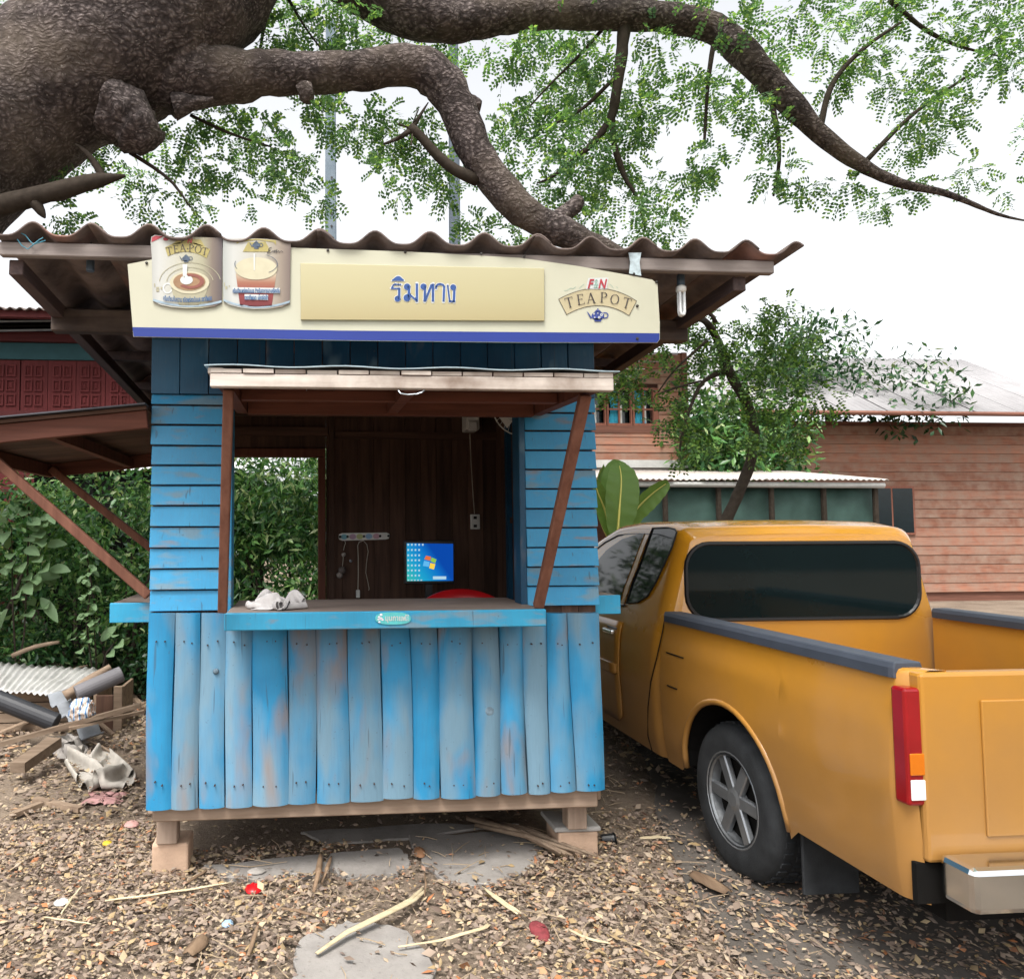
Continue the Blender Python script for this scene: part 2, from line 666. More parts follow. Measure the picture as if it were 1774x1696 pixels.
def mat_ground():
    b = NB('bare dirt')
    v = b.coords(rnd=False)
    c = b.ramp(b.noise(v, 1.4, 6, .6), [(.3, '#5d5147'), (.7, '#857769')])
    c = b.mix(b.ramp(b.noise(v, 30, 4), [(.4, 0.0), (.75, .6)]), c, col('#8c7d6c'))
    b.principled(c, .95, b.bump(b.noise(v, 40, 6, .7), .6, .02), 0, .15)
    return b.m


M['dirt'] = mat_ground()


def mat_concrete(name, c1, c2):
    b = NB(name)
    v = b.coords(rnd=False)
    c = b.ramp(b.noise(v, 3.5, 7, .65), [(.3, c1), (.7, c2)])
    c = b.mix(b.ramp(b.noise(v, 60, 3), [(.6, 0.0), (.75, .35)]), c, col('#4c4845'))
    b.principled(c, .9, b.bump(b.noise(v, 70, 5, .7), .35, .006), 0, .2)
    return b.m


M['concrete'] = mat_concrete('worn grey concrete', '#77726e', '#98938e')
M['pole_dark'] = mat_concrete('dark grey concrete pole', '#4d5560', '#646d77')
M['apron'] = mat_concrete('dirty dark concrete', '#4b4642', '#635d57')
M['pole'] = mat_concrete('blue grey concrete pole', '#626e79', '#7c8791')
M['sill_concrete'] = mat_concrete('pale concrete', '#a7a7a5', '#c4c3c0')
# ------------------------------------------------------------------ ground
def fbm(x, y, z=0.0, o=4):
    return mnoise.fractal(Vector((x, y, z)), 1.0, 2.0, o)


g = MB()
xs = [-80, -40, -20, -12, -8] + [-6 + i * .25 for i in range(57)] + [9, 12, 20, 40, 80]
ys = [-20, -8, -3, 0, 1] + [1.5 + i * .2 for i in range(46)] + [11.5, 13, 16, 20, 30, 50, 90]
rows = []
for y in ys:
    r = []
    for x in xs:
        h = -.012 + .02 * fbm(x * .7, y * .7) if (-6.1 < x < 8.3 and 1.2 < y < 10.7) else -.01
        r.append((x, y, min(h, .0)))
    rows.append(r)
g.grid(rows)
go = g.build('ground', M['dirt'], smooth=True)
tag(go, kind='structure')


def slab(name, pix, ztop, label=None, m='concrete', thick=.05, jit=.02):
    P = [gr(px, py, ztop) for px, py in pix]
    out = []
    for i, p in enumerate(P):
        q = P[(i + 1) % len(P)]
        for k in range(5):
            t = k / 5
            c = p.lerp(q, t)
            out.append((c.x + random.uniform(-jit, jit) * (k > 0), c.y + random.uniform(-jit, jit) * (k > 0), ztop))
    o = MB().poly(out, (0, 0, -thick)).build(name, M[m], bevel=.004)
    tag(o, kind='structure')
    return [(p[0], p[1]) for p in out]


SLABS = []
SLABS.append(slab('concrete_slab', [(352, 1497), (560, 1478), (570, 1507), (470, 1520), (380, 1518)], .012))
SLABS.append(slab('concrete_slab', [(572, 1478), (690, 1468), (712, 1492), (690, 1513), (600, 1520), (572, 1502)], .014))
SLABS.append(slab('concrete_slab', [(708, 1445), (900, 1440), (942, 1468), (915, 1508), (850, 1532), (780, 1528), (730, 1492)], .013))
SLABS.append(slab('concrete_slab', [(520, 1625), (600, 1592), (690, 1606), (745, 1650), (760, 1720), (500, 1720)], .012))
SLABS.append(slab('concrete_slab', [(520, 1440), (780, 1425), (900, 1425), (700, 1452), (560, 1462)], .006))
# concrete apron the truck stands on
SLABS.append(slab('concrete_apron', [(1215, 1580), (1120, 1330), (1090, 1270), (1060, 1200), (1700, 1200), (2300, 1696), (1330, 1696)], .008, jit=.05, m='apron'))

# ------------------------------------------------------------------ kiosk
KX0, KX1 = -.742, 1.42
YF, YB = 3.6, 5.4
kiosk = T('kiosk', 'small blue timber refreshment kiosk on stilts with flap open over its counter', 'kiosk', (.34, 3.6, 0))
FLZ = .42

# stilts, base beams and floor
base = MB()
base.beam((KX0 + .03, 3.60, .335), (KX1 - .035, 3.60, .335), .07, .105)
base.build('base_beam', M['base_beam'], kiosk, bevel=.006)
for x in (KX0 + .035, KX1 - .03):
    MB().beam((x, 3.64, .34), (x, YB, .34), .08, .1).build('base_beam', M['base_beam'], kiosk, bevel=.006)
MB().beam((KX0 + .08, YB - .04, .335), (KX1 - .08, YB - .04, .335), .07, .105).build('base_beam', M['base_beam'], kiosk, bevel=.006)
n = 12
for i in range(n):
    x0 = KX0 + .02 + (KX1 - KX0 - .04) * i / n
    x1 = KX0 + .02 + (KX1 - KX0 - .04) * (i + 1) / n - .004
    MB().box(x0, x1, 3.64, YB - .02, .392, .417).build('floor_board', M['floorwood'], kiosk)
zt = .29
for (x, y) in ((-.662, 3.70), (1.315, 3.70), (-.662, 5.32), (1.335, 5.32)):
    MB().box(x - .048, x + .048, y - .045, y + .045, .145, zt).build('stilt', M['post'], kiosk, bevel=.005)

# footing blocks (the stilts stand on them)
def footing(x, y, w, label, cap):
    t = T('footing_block', label, 'block', (x, y, 0), 'footing blocks under the kiosk stilts')
    h = .14 if not cap else .12
    m = MB()
    m.box(x - w / 2, x + w / 2, y - w / 2 + .0, y + w / 2, -.03, h)
    m.build('block', M['block'], t, bevel=.01, seg=2)
    if cap:
        MB().box(x - w / 2 - .02, x + w / 2 + .015, y - w / 2 - .005, y + w / 2 + .03, h + .001, .144).build('mortar_cap', M['block2'], t, bevel=.006)


footing(-.650, 3.76, .17, 'tan masonry block under the left front stilt of the kiosk', False)
footing(1.330, 3.79, .20, 'tan masonry block with grey mortar cap under the right front stilt', True)
footing(-.66, 5.32, .17, 'masonry block in shade under the left rear stilt of the kiosk', False)
footing(1.335, 5.32, .17, 'masonry block in shade under the right rear stilt of the kiosk', False)

# lower front: rounded slab boards
top_px = [256, 303, 347, 391, 438, 499, 548, 602, 659, 710, 758, 817, 863, 903, 947, 983, 1039]
bot_px = [251, 296, 344, 389, 436, 500, 548, 606, 664, 717, 763, 824, 869, 915, 953, 998, 1048]
kr = random.Random(3)
for i in range(16):
    bow = kr.uniform(.012, .032)
    a0, a1 = at(top_px[i], 1062, 3.575), at(top_px[i + 1], 1062, 3.575)
    yb = 1403 - (bot_px[i] - 251) * 35 / 797 + kr.uniform(-2, 2)
    b0, b1 = at(bot_px[i], yb, 3.535), at(bot_px[i + 1], yb - 2, 3.535)
    gap = .0018
    nx = 9
    nzr = 12
    ph = kr.uniform(0, 6)
    rows = []
    for j in range(nzr + 1):
        tz = j / nzr
        L = a0.lerp(b0, tz)
        R = a1.lerp(b1, tz)
        wob = .0035 * math.sin(tz * 5 + ph)
        r = []
        for k in range(nx):
            u = k / (nx - 1)
            x = L.x + gap + wob + (R.x - L.x - 2 * gap) * u
            prof = (1 - abs(2 * u - 1) ** 3.0)
            y = L.y + .002 - bow * prof - .006 * fbm(x * 6, tz * 2, i)
            z = L.z + (R.z - L.z) * u
            r.append((x, y, z))
        rows.append(r)
    m = MB().grid(rows)
    # back face and rim
    nb = len(m.v)
    bk = []
    for r in (rows[0], rows[-1]):
        bk.append([(p[0], 3.607 if r is rows[0] else 3.585, p[2]) for p in (r[0], r[-1])])
    m.v += bk[0] + bk[1]
    m.f.append((nb, nb + 1, nb + 3, nb + 2))
    W_ = nx
    m.f.append(tuple([nb] + list(range(W_)) + [nb + 1]))
    e0 = nzr * W_
    m.f.append(tuple([nb + 3] + list(range(e0 + W_ - 1, e0 - 1, -1)) + [nb + 2]))
    m.f.append(tuple([nb] + [nb + 2] + [j * W_ for j in range(nzr, -1, -1)]))
    m.f.append(tuple([nb + 1] + [j * W_ + W_ - 1 for j in range(nzr + 1)] + [nb + 3]))
    o = m.build('front_board', M['blue_board'], kiosk, smooth=True)
    es = o.modifiers.new('edges', 'EDGE_SPLIT')
    es.split_angle = math.radians(40)
M['knot'] = mat_plain('grey brown knot', '#6c7f8c', .8, .2, var=.4, scale=30)
nm_ = MB()
for i in range(16):
    for (tz, yy) in ((.16, 0), (.9, 0)):
        for u in (.35, .65):
            a0, a1 = at(top_px[i], 1062, 3.575), at(top_px[i + 1], 1062, 3.575)
            b0, b1 = at(bot_px[i], 1390, 3.535), at(bot_px[i + 1], 1388, 3.535)
            p = a0.lerp(b0, tz).lerp(a1.lerp(b1, tz), u + kr.uniform(-.08, .08))
            nm_.lathe((p.x, p.y - .024, p.z + kr.uniform(-.01, .01)), [(.0035, .02), (.0035, -.003)], 'y', 6)
o = nm_.build('nail_heads', mat_plain('rusty nail heads', '#3a2c28', .7), kiosk)
o['kind'] = 'stuff'
# knots standing out on the boards
for (px, py, Y, r) in ((374, 1163, 3.545, .012), (362, 1367, 3.535, .016), (848, 1232, 3.53, .022)):
    p = at(px, py, Y)
    MB().lathe((p.x, p.y, p.z), [(r * 1.2, .004), (r * .9, -.003), (r * .4, -.0055)], 'y', 12).build('knot', M['knot'], kiosk, smooth=True)
# inner lining behind the boards
lin = MB()
for i in range(12):
    x0 = KX0 + .03 + (KX1 - KX0 - .06) * i / 12
    x1 = KX0 + .03 + (KX1 - KX0 - .06) * (i + 1) / 12 - .003
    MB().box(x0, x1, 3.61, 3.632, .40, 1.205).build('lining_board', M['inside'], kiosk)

# siding planks on the two front columns
def column(ys, xl, xr, cx, nm):
    for i in range(len(ys) - 1):
        z1 = at(cx, ys[i], YF).z - .001
        z0 = at(cx, ys[i + 1], YF).z + .0055
        j = kr.uniform(-.002, .002)
        m = MB()
        yb, yt, th = YF - .022 + j, YF - .006 + j, .014
        e = kr.uniform(-.002, .003)
        m.hexa([(xl + e, yb, z0), (xr, yb, z0 + kr.uniform(-.002, .002)), (xr, yb + th, z0), (xl + e, yb + th, z0),
                (xl + e, yt, z1), (xr, yt, z1), (xr, yt + th, z1), (xl + e, yt + th, z1)])
        m.build('siding_plank', M['blue_plank'], kiosk, bevel=.002)


ysl = [684, 703.5, 737.5, 773, 807.5, 842, 877, 913.5, 950, 986, 1022.5, 1059.6]
ysr = [684, 717, 748, 781.5, 814.5, 848, 882, 915, 949, 982.5, 1015.5, 1050]
column(ysl, KX0, -.392, 325, 'l')
column(ysr, 1.062, KX1, 970, 'r')
# corner posts and the jambs of the opening
for (x0, x1) in ((-.391, -.362), (1.03, 1.061)):
    MB().box(x0, x1, YF - .018, YF + .10, 1.20, 2.28).build('jamb', M['blue_shaded' if x0 > 0 else 'blue_plank'], kiosk, bevel=.003)
for (x0, x1) in ((KX0 + .006, -.395), (1.064, KX1 - .006)):
    n = 4
    for i in range(n):
        a = x0 + (x1 - x0) * i / n
        b_ = x0 + (x1 - x0) * (i + 1) / n - .003
        MB().box(a, b_, YF + .012, YF + .03, 1.205, 2.29).build('lining_board', M['inside'], kiosk)

# upper boards over the opening, roof and sign shade put into their blue
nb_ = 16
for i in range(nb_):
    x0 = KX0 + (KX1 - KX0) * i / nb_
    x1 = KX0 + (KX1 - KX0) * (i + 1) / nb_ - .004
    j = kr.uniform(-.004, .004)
    MB().box(x0, x1, YF - .026 + j, YF - .006 + j, 2.262, 2.64).build('upper_board', M['blue_shaded'], kiosk, bevel=.002)
MB().beam((-.36, YF + .05, 2.235), (1.03, YF + .05, 2.235), .09, .05).build('lintel', M['inside_x'], kiosk)

# side and back walls
def wall_boards(a, b, z0, z1, n, nm, mat, th=.018, gap=.003):
    a, b = Vector(a), Vector(b)
    d = (b - a) / n
    nrm = Vector((-d.y, d.x, 0)).normalized()
    for i in range(n):
        p = a + d * i
        q = a + d * (i + 1) - d.normalized() * gap
        o_ = nrm * kr.uniform(-.002, .002)
        m = MB().hexa([p + o_ + Vector((0, 0, z0)), q + o_ + Vector((0, 0, z0)), q + o_ + nrm * th + Vector((0, 0, z0)), p + o_ + nrm * th + Vector((0, 0, z0)),
                       p + o_ + Vector((0, 0, z1)), q + o_ + Vector((0, 0, z1)), q + o_ + nrm * th + Vector((0, 0, z1)), p + o_ + nrm * th + Vector((0, 0, z1))])
        m.build(nm, mat, kiosk)


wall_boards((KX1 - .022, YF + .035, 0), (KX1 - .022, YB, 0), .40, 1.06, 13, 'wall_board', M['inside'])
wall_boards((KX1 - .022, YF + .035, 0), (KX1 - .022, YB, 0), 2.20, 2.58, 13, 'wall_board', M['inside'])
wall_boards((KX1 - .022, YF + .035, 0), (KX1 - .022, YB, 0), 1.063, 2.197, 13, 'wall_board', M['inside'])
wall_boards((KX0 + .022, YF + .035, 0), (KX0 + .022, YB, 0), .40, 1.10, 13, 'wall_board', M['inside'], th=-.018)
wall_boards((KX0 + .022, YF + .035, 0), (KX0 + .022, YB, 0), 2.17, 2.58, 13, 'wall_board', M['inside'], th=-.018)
DX1 = at(551, 900, YB).x
DX0 = DX1 - .78
DZ = at(480, 792, YB).z
MB().box(DX1 + .058, KX1 - .02, YB + .022, YB + .035, .40, 2.56).build('light_stop_sheet', M['inside'], kiosk)  # unseen sheet added behind the boards to stop light through their gaps
MB().box(DX0 - .06, DX1 + .056, YB + .022, YB + .035, DZ + .066, 2.56).build('light_stop_sheet', M['inside'], kiosk)
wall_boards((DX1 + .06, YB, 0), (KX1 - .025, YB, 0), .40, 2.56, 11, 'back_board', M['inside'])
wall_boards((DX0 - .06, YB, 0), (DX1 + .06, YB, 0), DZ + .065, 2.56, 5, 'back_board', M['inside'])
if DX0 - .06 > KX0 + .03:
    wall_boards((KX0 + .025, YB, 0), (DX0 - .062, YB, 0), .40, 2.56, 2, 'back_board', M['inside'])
df = MB()
df.box(DX1, DX1 + .055, YB - .03, YB + .06, .42, DZ)
df.box(DX0 - .055, DX0, YB - .03, YB + .06, .42, DZ)
df.box(DX0 - .055, DX1 + .055, YB - .03, YB + .06, DZ + .001, DZ + .06)
df.build('door_frame', M['brown'], kiosk, bevel=.004)
MB().box(DX1 + .075, DX1 + .115, YB - .045, YB - .003, .42, 2.5).build('wall_stud', M['inside'], kiosk)
MB().box(KX1 - .075, KX1 - .042, 4.98, 5.03, .42, 2.5).build('wall_stud', M['blue_shaded'], kiosk)
MB().box(DX1 + .12, KX1 - .03, YB - .03, YB - .003, 2.28, 2.33).build('wall_rail', M['inside_x'], kiosk)
MB().box(DX0 + .0, DX1 + .07, YB - .04, YB - .003, 2.3, 2.36).build('wall_rail', M['inside_x'], kiosk)
MB().box(KX1 - .06, KX1 - .042, YF + .04, 4.97, 1.66, 1.70).build('wall_rail', M['inside_x'], kiosk)

# counter
CZ = 1.250
n = 3
ye = [3.325, 3.52, 3.74, 3.97]
for i in range(3):
    MB().box(-.362, 1.058, ye[i] + .001, ye[i + 1], CZ - .024, CZ).build('counter_board', M['counter_top'], kiosk, bevel=.002)
MB().box(-.364, 1.062, 3.300, 3.323, CZ - .072, CZ + .004).build('counter_edge', M['blue_shelf'], kiosk, bevel=.004)
for x in (-.353, 1.048):
    MB().box(x - .011, x + .011, 3.325, 3.55, CZ - .07, CZ - .027).build('counter_side', M['blue_shelf'], kiosk, bevel=.002)
for x in (-.1, .75):
    MB().beam((x, 3.36, CZ - .05), (x, 3.54, CZ - .05), .04, .045).build('counter_bracket', M['blue_board'], kiosk)

# small side shelves
def side_shelf(x0, x1, y0, y1, z):
    o = MB().box(x0, x1, y0 + .022, y1, z - .02, z).build('side_shelf', M['counter_top'], kiosk, bevel=.002)
    MB().box(x0, x1, y0, y0 + .02, z - .09, z + .003).build('shelf_edge', M['blue_shelf'], o, bevel=.003)
    xo = x0 if x0 < 0 else x1 - .02
    MB().box(xo, xo + .02, y0 + .022, y1, z - .09, z - .022).build('shelf_edge', M['blue_shelf'], o, bevel=.003)


pl = at(190, 1046, 3.66)
side_shelf(pl.x, KX0 - .002, 3.66, 5.0, pl.z)
pr = at(1075, 1033, 3.66)
side_shelf(KX1 + .002, pr.x, 3.66, 5.0, pr.z + .003)

# front flap (awning)
AY0, AZ = 2.80, 2.143
aw = MB()
FX0, FX1 = -.364, 1.179
aw.beam((FX0, AY0, AZ + .025), (FX1, AY0, AZ + .025), .035, .05)
flap = aw.build('front_flap', M['weathered'], kiosk, bevel=.003)
for x in (FX0 + .05, .4, FX1 - .06):
    MB().beam((x, AY0 + .02, AZ + .028), (x, 3.58, AZ + .05), .05, .045).build('flap_rail', M['brown_x'], flap)
MB().beam((FX0 + .08, 3.545, AZ + .047), (FX1 - .09, 3.545, AZ + .047), .05, .06).build('flap_rail', M['brown_x'], flap)
MB().beam((FX0 + .08, 3.2, AZ + .043), (FX1 - .09, 3.2, AZ + .043), .05, .04).build('flap_rail', M['brown_x'], flap)
nb2 = 13
for i in range(nb2):
    x0 = FX0 + (FX1 - FX0) * i / nb2 + .002
    x1 = FX0 + (FX1 - FX0) * (i + 1) / nb2 - .002
    j = kr.uniform(-.002, .003)
    MB().hexa([(x0, AY0 - .012 + j * 3, AZ + .052 + j), (x1, AY0 - .012 + j * 3, AZ + .052 + j), (x1, 3.57, AZ + .078), (x0, 3.57, AZ + .078),
               (x0, AY0 - .012 + j * 3, AZ + .068), (x1, AY0 - .012 + j * 3, AZ + .068), (x1, 3.57, AZ + .094), (x0, 3.57, AZ + .094)]).build('flap_board', M['brown_x'], flap)
    MB().box(x0 + .001, x1 - .001, AY0 - .019 + j * 3, AY0 - .0125 + j * 3, AZ + .0525, AZ + .0675).build('flap_block', M['weathered'], flap)
# end blocks of the flap: pale where weathered
for x in (FX0 + .02, FX1 - .03):
    MB().box(x - .028, x + .028, AY0 - .017, AY0 + .05, AZ + .051, AZ + .071).build('flap_block', M['weathered'], flap)
sh = MB()
rows = []
for j, y in enumerate((AY0 - .03, 3.1, 3.57)):
    rows.append([(FX0 - .02 + (FX1 - FX0 + .04) * k / 30, y, AZ + .0755 + .03 * j / 2 + .004 * math.sin(k * .8 + j)) for k in range(31)])
sh.grid(rows)
so = sh.build('flap_sheet', M['metal_sheet'], flap)
sm = so.modifiers.new('thick', 'SOLIDIFY'); sm.thickness = .004; sm.offset = 1
hd = [at(690, 677, 2.79), at(694, 682, 2.78), at(706, 684, 2.78), at(722, 683, 2.78), at(731, 680, 2.78), at(735, 676, 2.79)]
MB().tube(hd, .003, 6).build('pull_handle', M['metal'], flap)

# the two props that hold the front flap
def prop(a, b, w, h):
    MB().beam(a, b, w, h, up=(0, 1, 0)).build('prop_pole', M['brown_prop'], kiosk, bevel=.006, seg=2)


prop(at(396, 674, 2.86), at(385.5, 1060, 3.318 - .06), .040, .032)
prop(at(1014, 684, 2.86), at(932.5, 1051, 3.36), .046, .036)

M['dark_sheet'] = mat_plain('dull dark sheet', '#4b4d54', .6, .3)
# left side flap, swung up, with two props
LX = -1.76
zh, zo = 2.165, 2.055
fl = MB()
fl.beam((KX0 - .01, 3.56, zh - .03), (LX, 3.56, zo - .03), .035, .085)
lflap = fl.build('side_flap', M['brown_x'], kiosk, bevel=.003)
MB().beam((KX0 - .01, 5.2, zh - .03), (LX, 5.2, zo - .03), .035, .085).build('flap_rail', M['brown_x'], lflap)
MB().beam((LX + .01, 3.58, zo - .03), (LX + .01, 5.18, zo - .03), .04, .08).build('flap_rail', M['brown'], lflap)
MB().beam((-1.22, 3.58, (zh + zo) / 2 - .03), (-1.22, 5.18, (zh + zo) / 2 - .03), .05, .06).build('flap_rail', M['brown'], lflap)
for i in range(10):
    y0 = 3.53 + 1.70 * i / 10
    y1 = 3.53 + 1.70 * (i + 1) / 10 - .003
    MB().hexa([(LX - .02, y0, zo + .014), (KX0 - .012, y0, zh + .014), (KX0 - .012, y1, zh + .014), (LX - .02, y1, zo + .014),
               (LX - .02, y0, zo + .03), (KX0 - .012, y0, zh + .03), (KX0 - .012, y1, zh + .03), (LX - .02, y1, zo + .03)]).build('flap_board', M['inside_x'], lflap)
MB().hexa([(LX - .04, 3.50, zo + .034), (KX0 - .012, 3.50, zh + .034), (KX0 - .012, 5.25, zh + .034), (LX - .04, 5.25, zo + .034),
           (LX - .04, 3.50, zo + .040), (KX0 - .012, 3.50, zh + .040), (KX0 - .012, 5.25, zh + .040), (LX - .04, 5.25, zo + .040)]).build('flap_sheet', M['dark_sheet'], lflap)
pa, pb = at(-45, 765, 3.64), at(258, 1032, 3.64)
MB().beam(pa, pb, .045, .035, up=(0, 1, 0)).build('prop_pole', M['brown_prop'], kiosk, bevel=.006, seg=2)
pa, pb = at(88, 812, 5.12), at(300, 980, 5.05)
MB().beam(pa, pb, .05, .04, up=(0, 1, 0)).build('prop_pole', M['brown_prop'], kiosk, bevel=.006, seg=2)

# roof: wall plates, rafters, purlins, tiles
RX0, RX1 = -1.185, 1.868
SL = -.055
def rz(y): return 2.750 + SL * (y - 2.95)


MB().box(RX0, RX1, 3.50, 3.565, 2.535, 2.638).build('wall_plate', M['plate'], kiosk, bevel=.005)
MB().box(RX0, RX1, YB - .02, YB + .05, 2.44, 2.54).build('wall_plate', M['plate'], kiosk, bevel=.005)
for x in (RX0 + .03, -.42, .34, 1.1, RX1 - .03):
    a = (x, 3.005, rz(3.005) - .092)
    b_ = (x, 6.1, rz(6.1) - .092)
    MB().beam(a, b_, .055, .062).build('rafter', M['rafter'], kiosk, bevel=.003)
MB().box(RX0 - .02, RX1 + .1, 2.962, 2.998, rz(2.96) - .062, rz(2.96) - .008).build('eave_beam', M['fascia'], kiosk, bevel=.004)
for y in (3.7, 4.4, 5.1, 5.8):
    MB().box(RX0 - .02, RX1 + .02, y, y + .05, rz(y) - .060, rz(y) - .010).build('purlin', M['rafter'], kiosk)
# hanger posts between the plate and the eave
PITCHX = .2224
PX0 = -1.067
AMP = .054


def wavez(x):
    c = .5 + .5 * math.cos(2 * PI * (x - PX0) / PITCHX)
    return AMP * c ** 1.7


rowsY = [(2.925, 4.15), (4.02, 5.25), (5.12, 6.25)]
for ri, (y0, y1) in enumerate(rowsY):
    for k in range(-1, 14, 2):
        xa = PX0 + (k - .0) * PITCHX - .012
        xb = PX0 + (k + 2) * PITCHX + .055
        if k == -1: xa = PX0 - .62 * PITCHX
        if k == 13: xb = PX0 + 14.15 * PITCHX
        if xb < xa: continue
        N_ = 34
        lift = -.009 * ri + (.004 if (k // 2) % 2 else 0)
        yy = y0 + kr.uniform(-.006, .008)
        tw = kr.uniform(-.004, .004)
        up = [[(xa + (xb - xa) * i / N_, y, rz(y) + wavez(xa + (xb - xa) * i / N_) + lift + tw * i / N_ + .0045 * (i / N_)) for i in range(N_ + 1)] for y in (yy, (y0 + y1) / 2, y1)]
        m = MB().grid(up)
        o = m.build('roof_sheet', M['tile'], kiosk, smooth=True)
        md = o.modifiers.new('thick', 'SOLIDIFY')
        md.thickness = .0075
        md.offset = 0
# closing boards between plate and roof at the front (dark)
# ------------------------------------------------------------------ signboard on the eave
YS = 2.945
sroot = T('signboard', 'long cream shop sign with blue stripe and Thai name panel under the roof edge', 'sign', (.37, YS, 2.37))
M['cream'] = mat_plain('cream sign sheet', '#b0ae9b', .5, .4, var=.05, scale=2.5)
M['stripe'] = mat_plain('blue printed stripe', '#172c78', .4, .4, var=.05, scale=4)
M['thai_blue'] = mat_plain('mid blue lettering', '#264782', .5, var=.2, scale=14)
M['white_print'] = mat_plain('white print', '#bcbebc', .5, var=.03)
M['dark_print'] = mat_plain('dark brown print', '#3b3535', .5)
M['red_print'] = mat_plain('faded red print', '#9a2f3a', .5)
M['green_print'] = mat_plain('pale green print', '#7d9e90', .5)
M['tan_print'] = mat_plain('tan banner print', '#aa9e7f', .5, var=.05)
M['navy_print'] = mat_plain('navy print', '#2f3d7c', .5, var=.25, scale=60)
M['grey_print'] = mat_plain('slate print', '#3c4a5c', .5, var=.25, scale=60)
M['text_blue'] = mat_plain('blue small print', '#1f4c78', .5)


def mat_gradient(name, axis, stops, lo, hi, rough=.5):
    """print whose colour runs across the object (a printed gradient)"""
    b = NB(name)
    tc = b.n('ShaderNodeTexCoord')
    sp = b.n('ShaderNodeSeparateXYZ')
    b.l(tc.outputs['Generated'], sp.inputs[0])
    c = b.ramp(sp.outputs[axis], stops)
    b.principled(c, rough, None, 0, .4)
    return b.m


M['name_panel'] = mat_gradient('tan yellow name panel', 2, [(0, '#9b8e68'), (.45, '#a59c78'), (1, '#aca584')], 0, 1)


def S(px, py, layer):
    return at(px, py, YS - .0012 * layer)


board_px = [(231, 583.5), (221, 458), (262, 450), (300, 440), (430, 425), (520, 430), (700, 436), (900, 447), (1000, 461), (1090, 477), (1130, 485), (1139, 492), (1143, 560), (1143, 588), (1139, 594), (900, 593.5), (600, 590)]
MB().poly([at(x, y, YS) for x, y in board_px], (0, .006, 0)).build('board', M['cream'], sroot)
MB().poly([S(*p, 1) for p in [(229.5, 567), (600, 573), (1142.5, 577.5), (1142.5, 588), (1138.5, 593.5), (900, 593), (600, 589.6), (231.5, 583)]]).build('stripe', M['stripe'], sroot)
panel = MB().poly([at(x, y, YS - .012) for x, y in [(520.5, 456), (735, 461), (943, 465), (943.5, 556), (735, 555), (521, 554)]], (0, .0105, 0)).build('name_panel', M['name_panel'], sroot, bevel=.0015)


def strokes(mb, pts, w, fn, caps=True):
    """polyline stroke with round joints, pixel coordinates through fn"""
    P = [Vector((p[0], p[1])) for p in pts]
    for a, b in zip(P[:-1], P[1:]):
        d = (b - a)
        if d.length < 1e-6: continue
        d.normalize()
        nrm = Vector((-d.y, d.x)) * (w / 2)
        mb.poly([fn(*(a + nrm)), fn(*(b + nrm)), fn(*(b - nrm)), fn(*(a - nrm))])
    for p in P[1:-1]:
        disc(mb, p.x, p.y, w / 2, w / 2, fn, 8)


def disc(mb, cx, cy, rx, ry, fn, n=18, a0=0, a1=2 * PI, rot=0):
    pts = []
    for k in range(n + (1 if a1 - a0 < 6.2 else 0)):
        a = a0 + (a1 - a0) * k / n
        x, y = rx * math.cos(a), ry * math.sin(a)
        pts.append(fn(cx + x * math.cos(rot) - y * math.sin(rot), cy + x * math.sin(rot) + y * math.cos(rot)))
    mb.poly(pts)


def ring(mb, cx, cy, rx, ry, w0, w1, fn, n=22, a0=0, a1=2 * PI):
    """elliptical ring; stroke width w0 on the sides and w1 on top and bottom"""
    for k in range(n):
        q = []
        for a in (a0 + (a1 - a0) * k / n, a0 + (a1 - a0) * (k + 1) / n):
            q.append(((cx + rx * math.cos(a), cy + ry * math.sin(a)), (cx + (rx - w0) * math.cos(a), cy + (ry - w1) * math.sin(a))))
        mb.poly([fn(*q[0][0]), fn(*q[1][0]), fn(*q[1][1]), fn(*q[0][1])])


# the Thai name: five letters and a vowel mark
def zthai(layer, grow=0):
    Y = YS - .012 - .0012 * layer
    return lambda x, y: at(660 + x * .0902, 470 + y * .0902, Y)


thai = {
    'r': [('s', [(388, 258), (330, 258), (275, 248), (238, 268), (203, 330)], 26), ('s', [(195, 330), (362, 336)], 28), ('s', [(350, 330), (350, 545)], 46), ('c', 318, 530, 56)],
    'i': [('p', [(210, 188), (214, 165), (252, 138), (290, 105), (332, 93), (372, 105), (410, 140), (440, 165), (440, 188)])],
    'm': [('c', 502, 300, 62), ('s', [(538, 285), (534, 545)], 50), ('c', 500, 512, 68), ('s', [(556, 455), (692, 572)], 34), ('s', [(690, 238), (690, 585)], 46)],
    'th': [('c', 815, 297, 58), ('s', [(846, 285), (838, 582)], 44), ('s', [(848, 575), (975, 255)], 42), ('s', [(1000, 245), (998, 585)], 46)],
    'aa': [('s', [(1058, 340), (1058, 295), (1088, 258), (1140, 248), (1190, 262), (1212, 300)], 36), ('s', [(1214, 285), (1202, 588)], 42)],
    'ng': [('c', 1386, 310, 56), ('s', [(1410, 300), (1400, 592)], 46), ('s', [(1408, 580), (1312, 580)], 30), ('s', [(1322, 592), (1280, 265)], 32)],
}
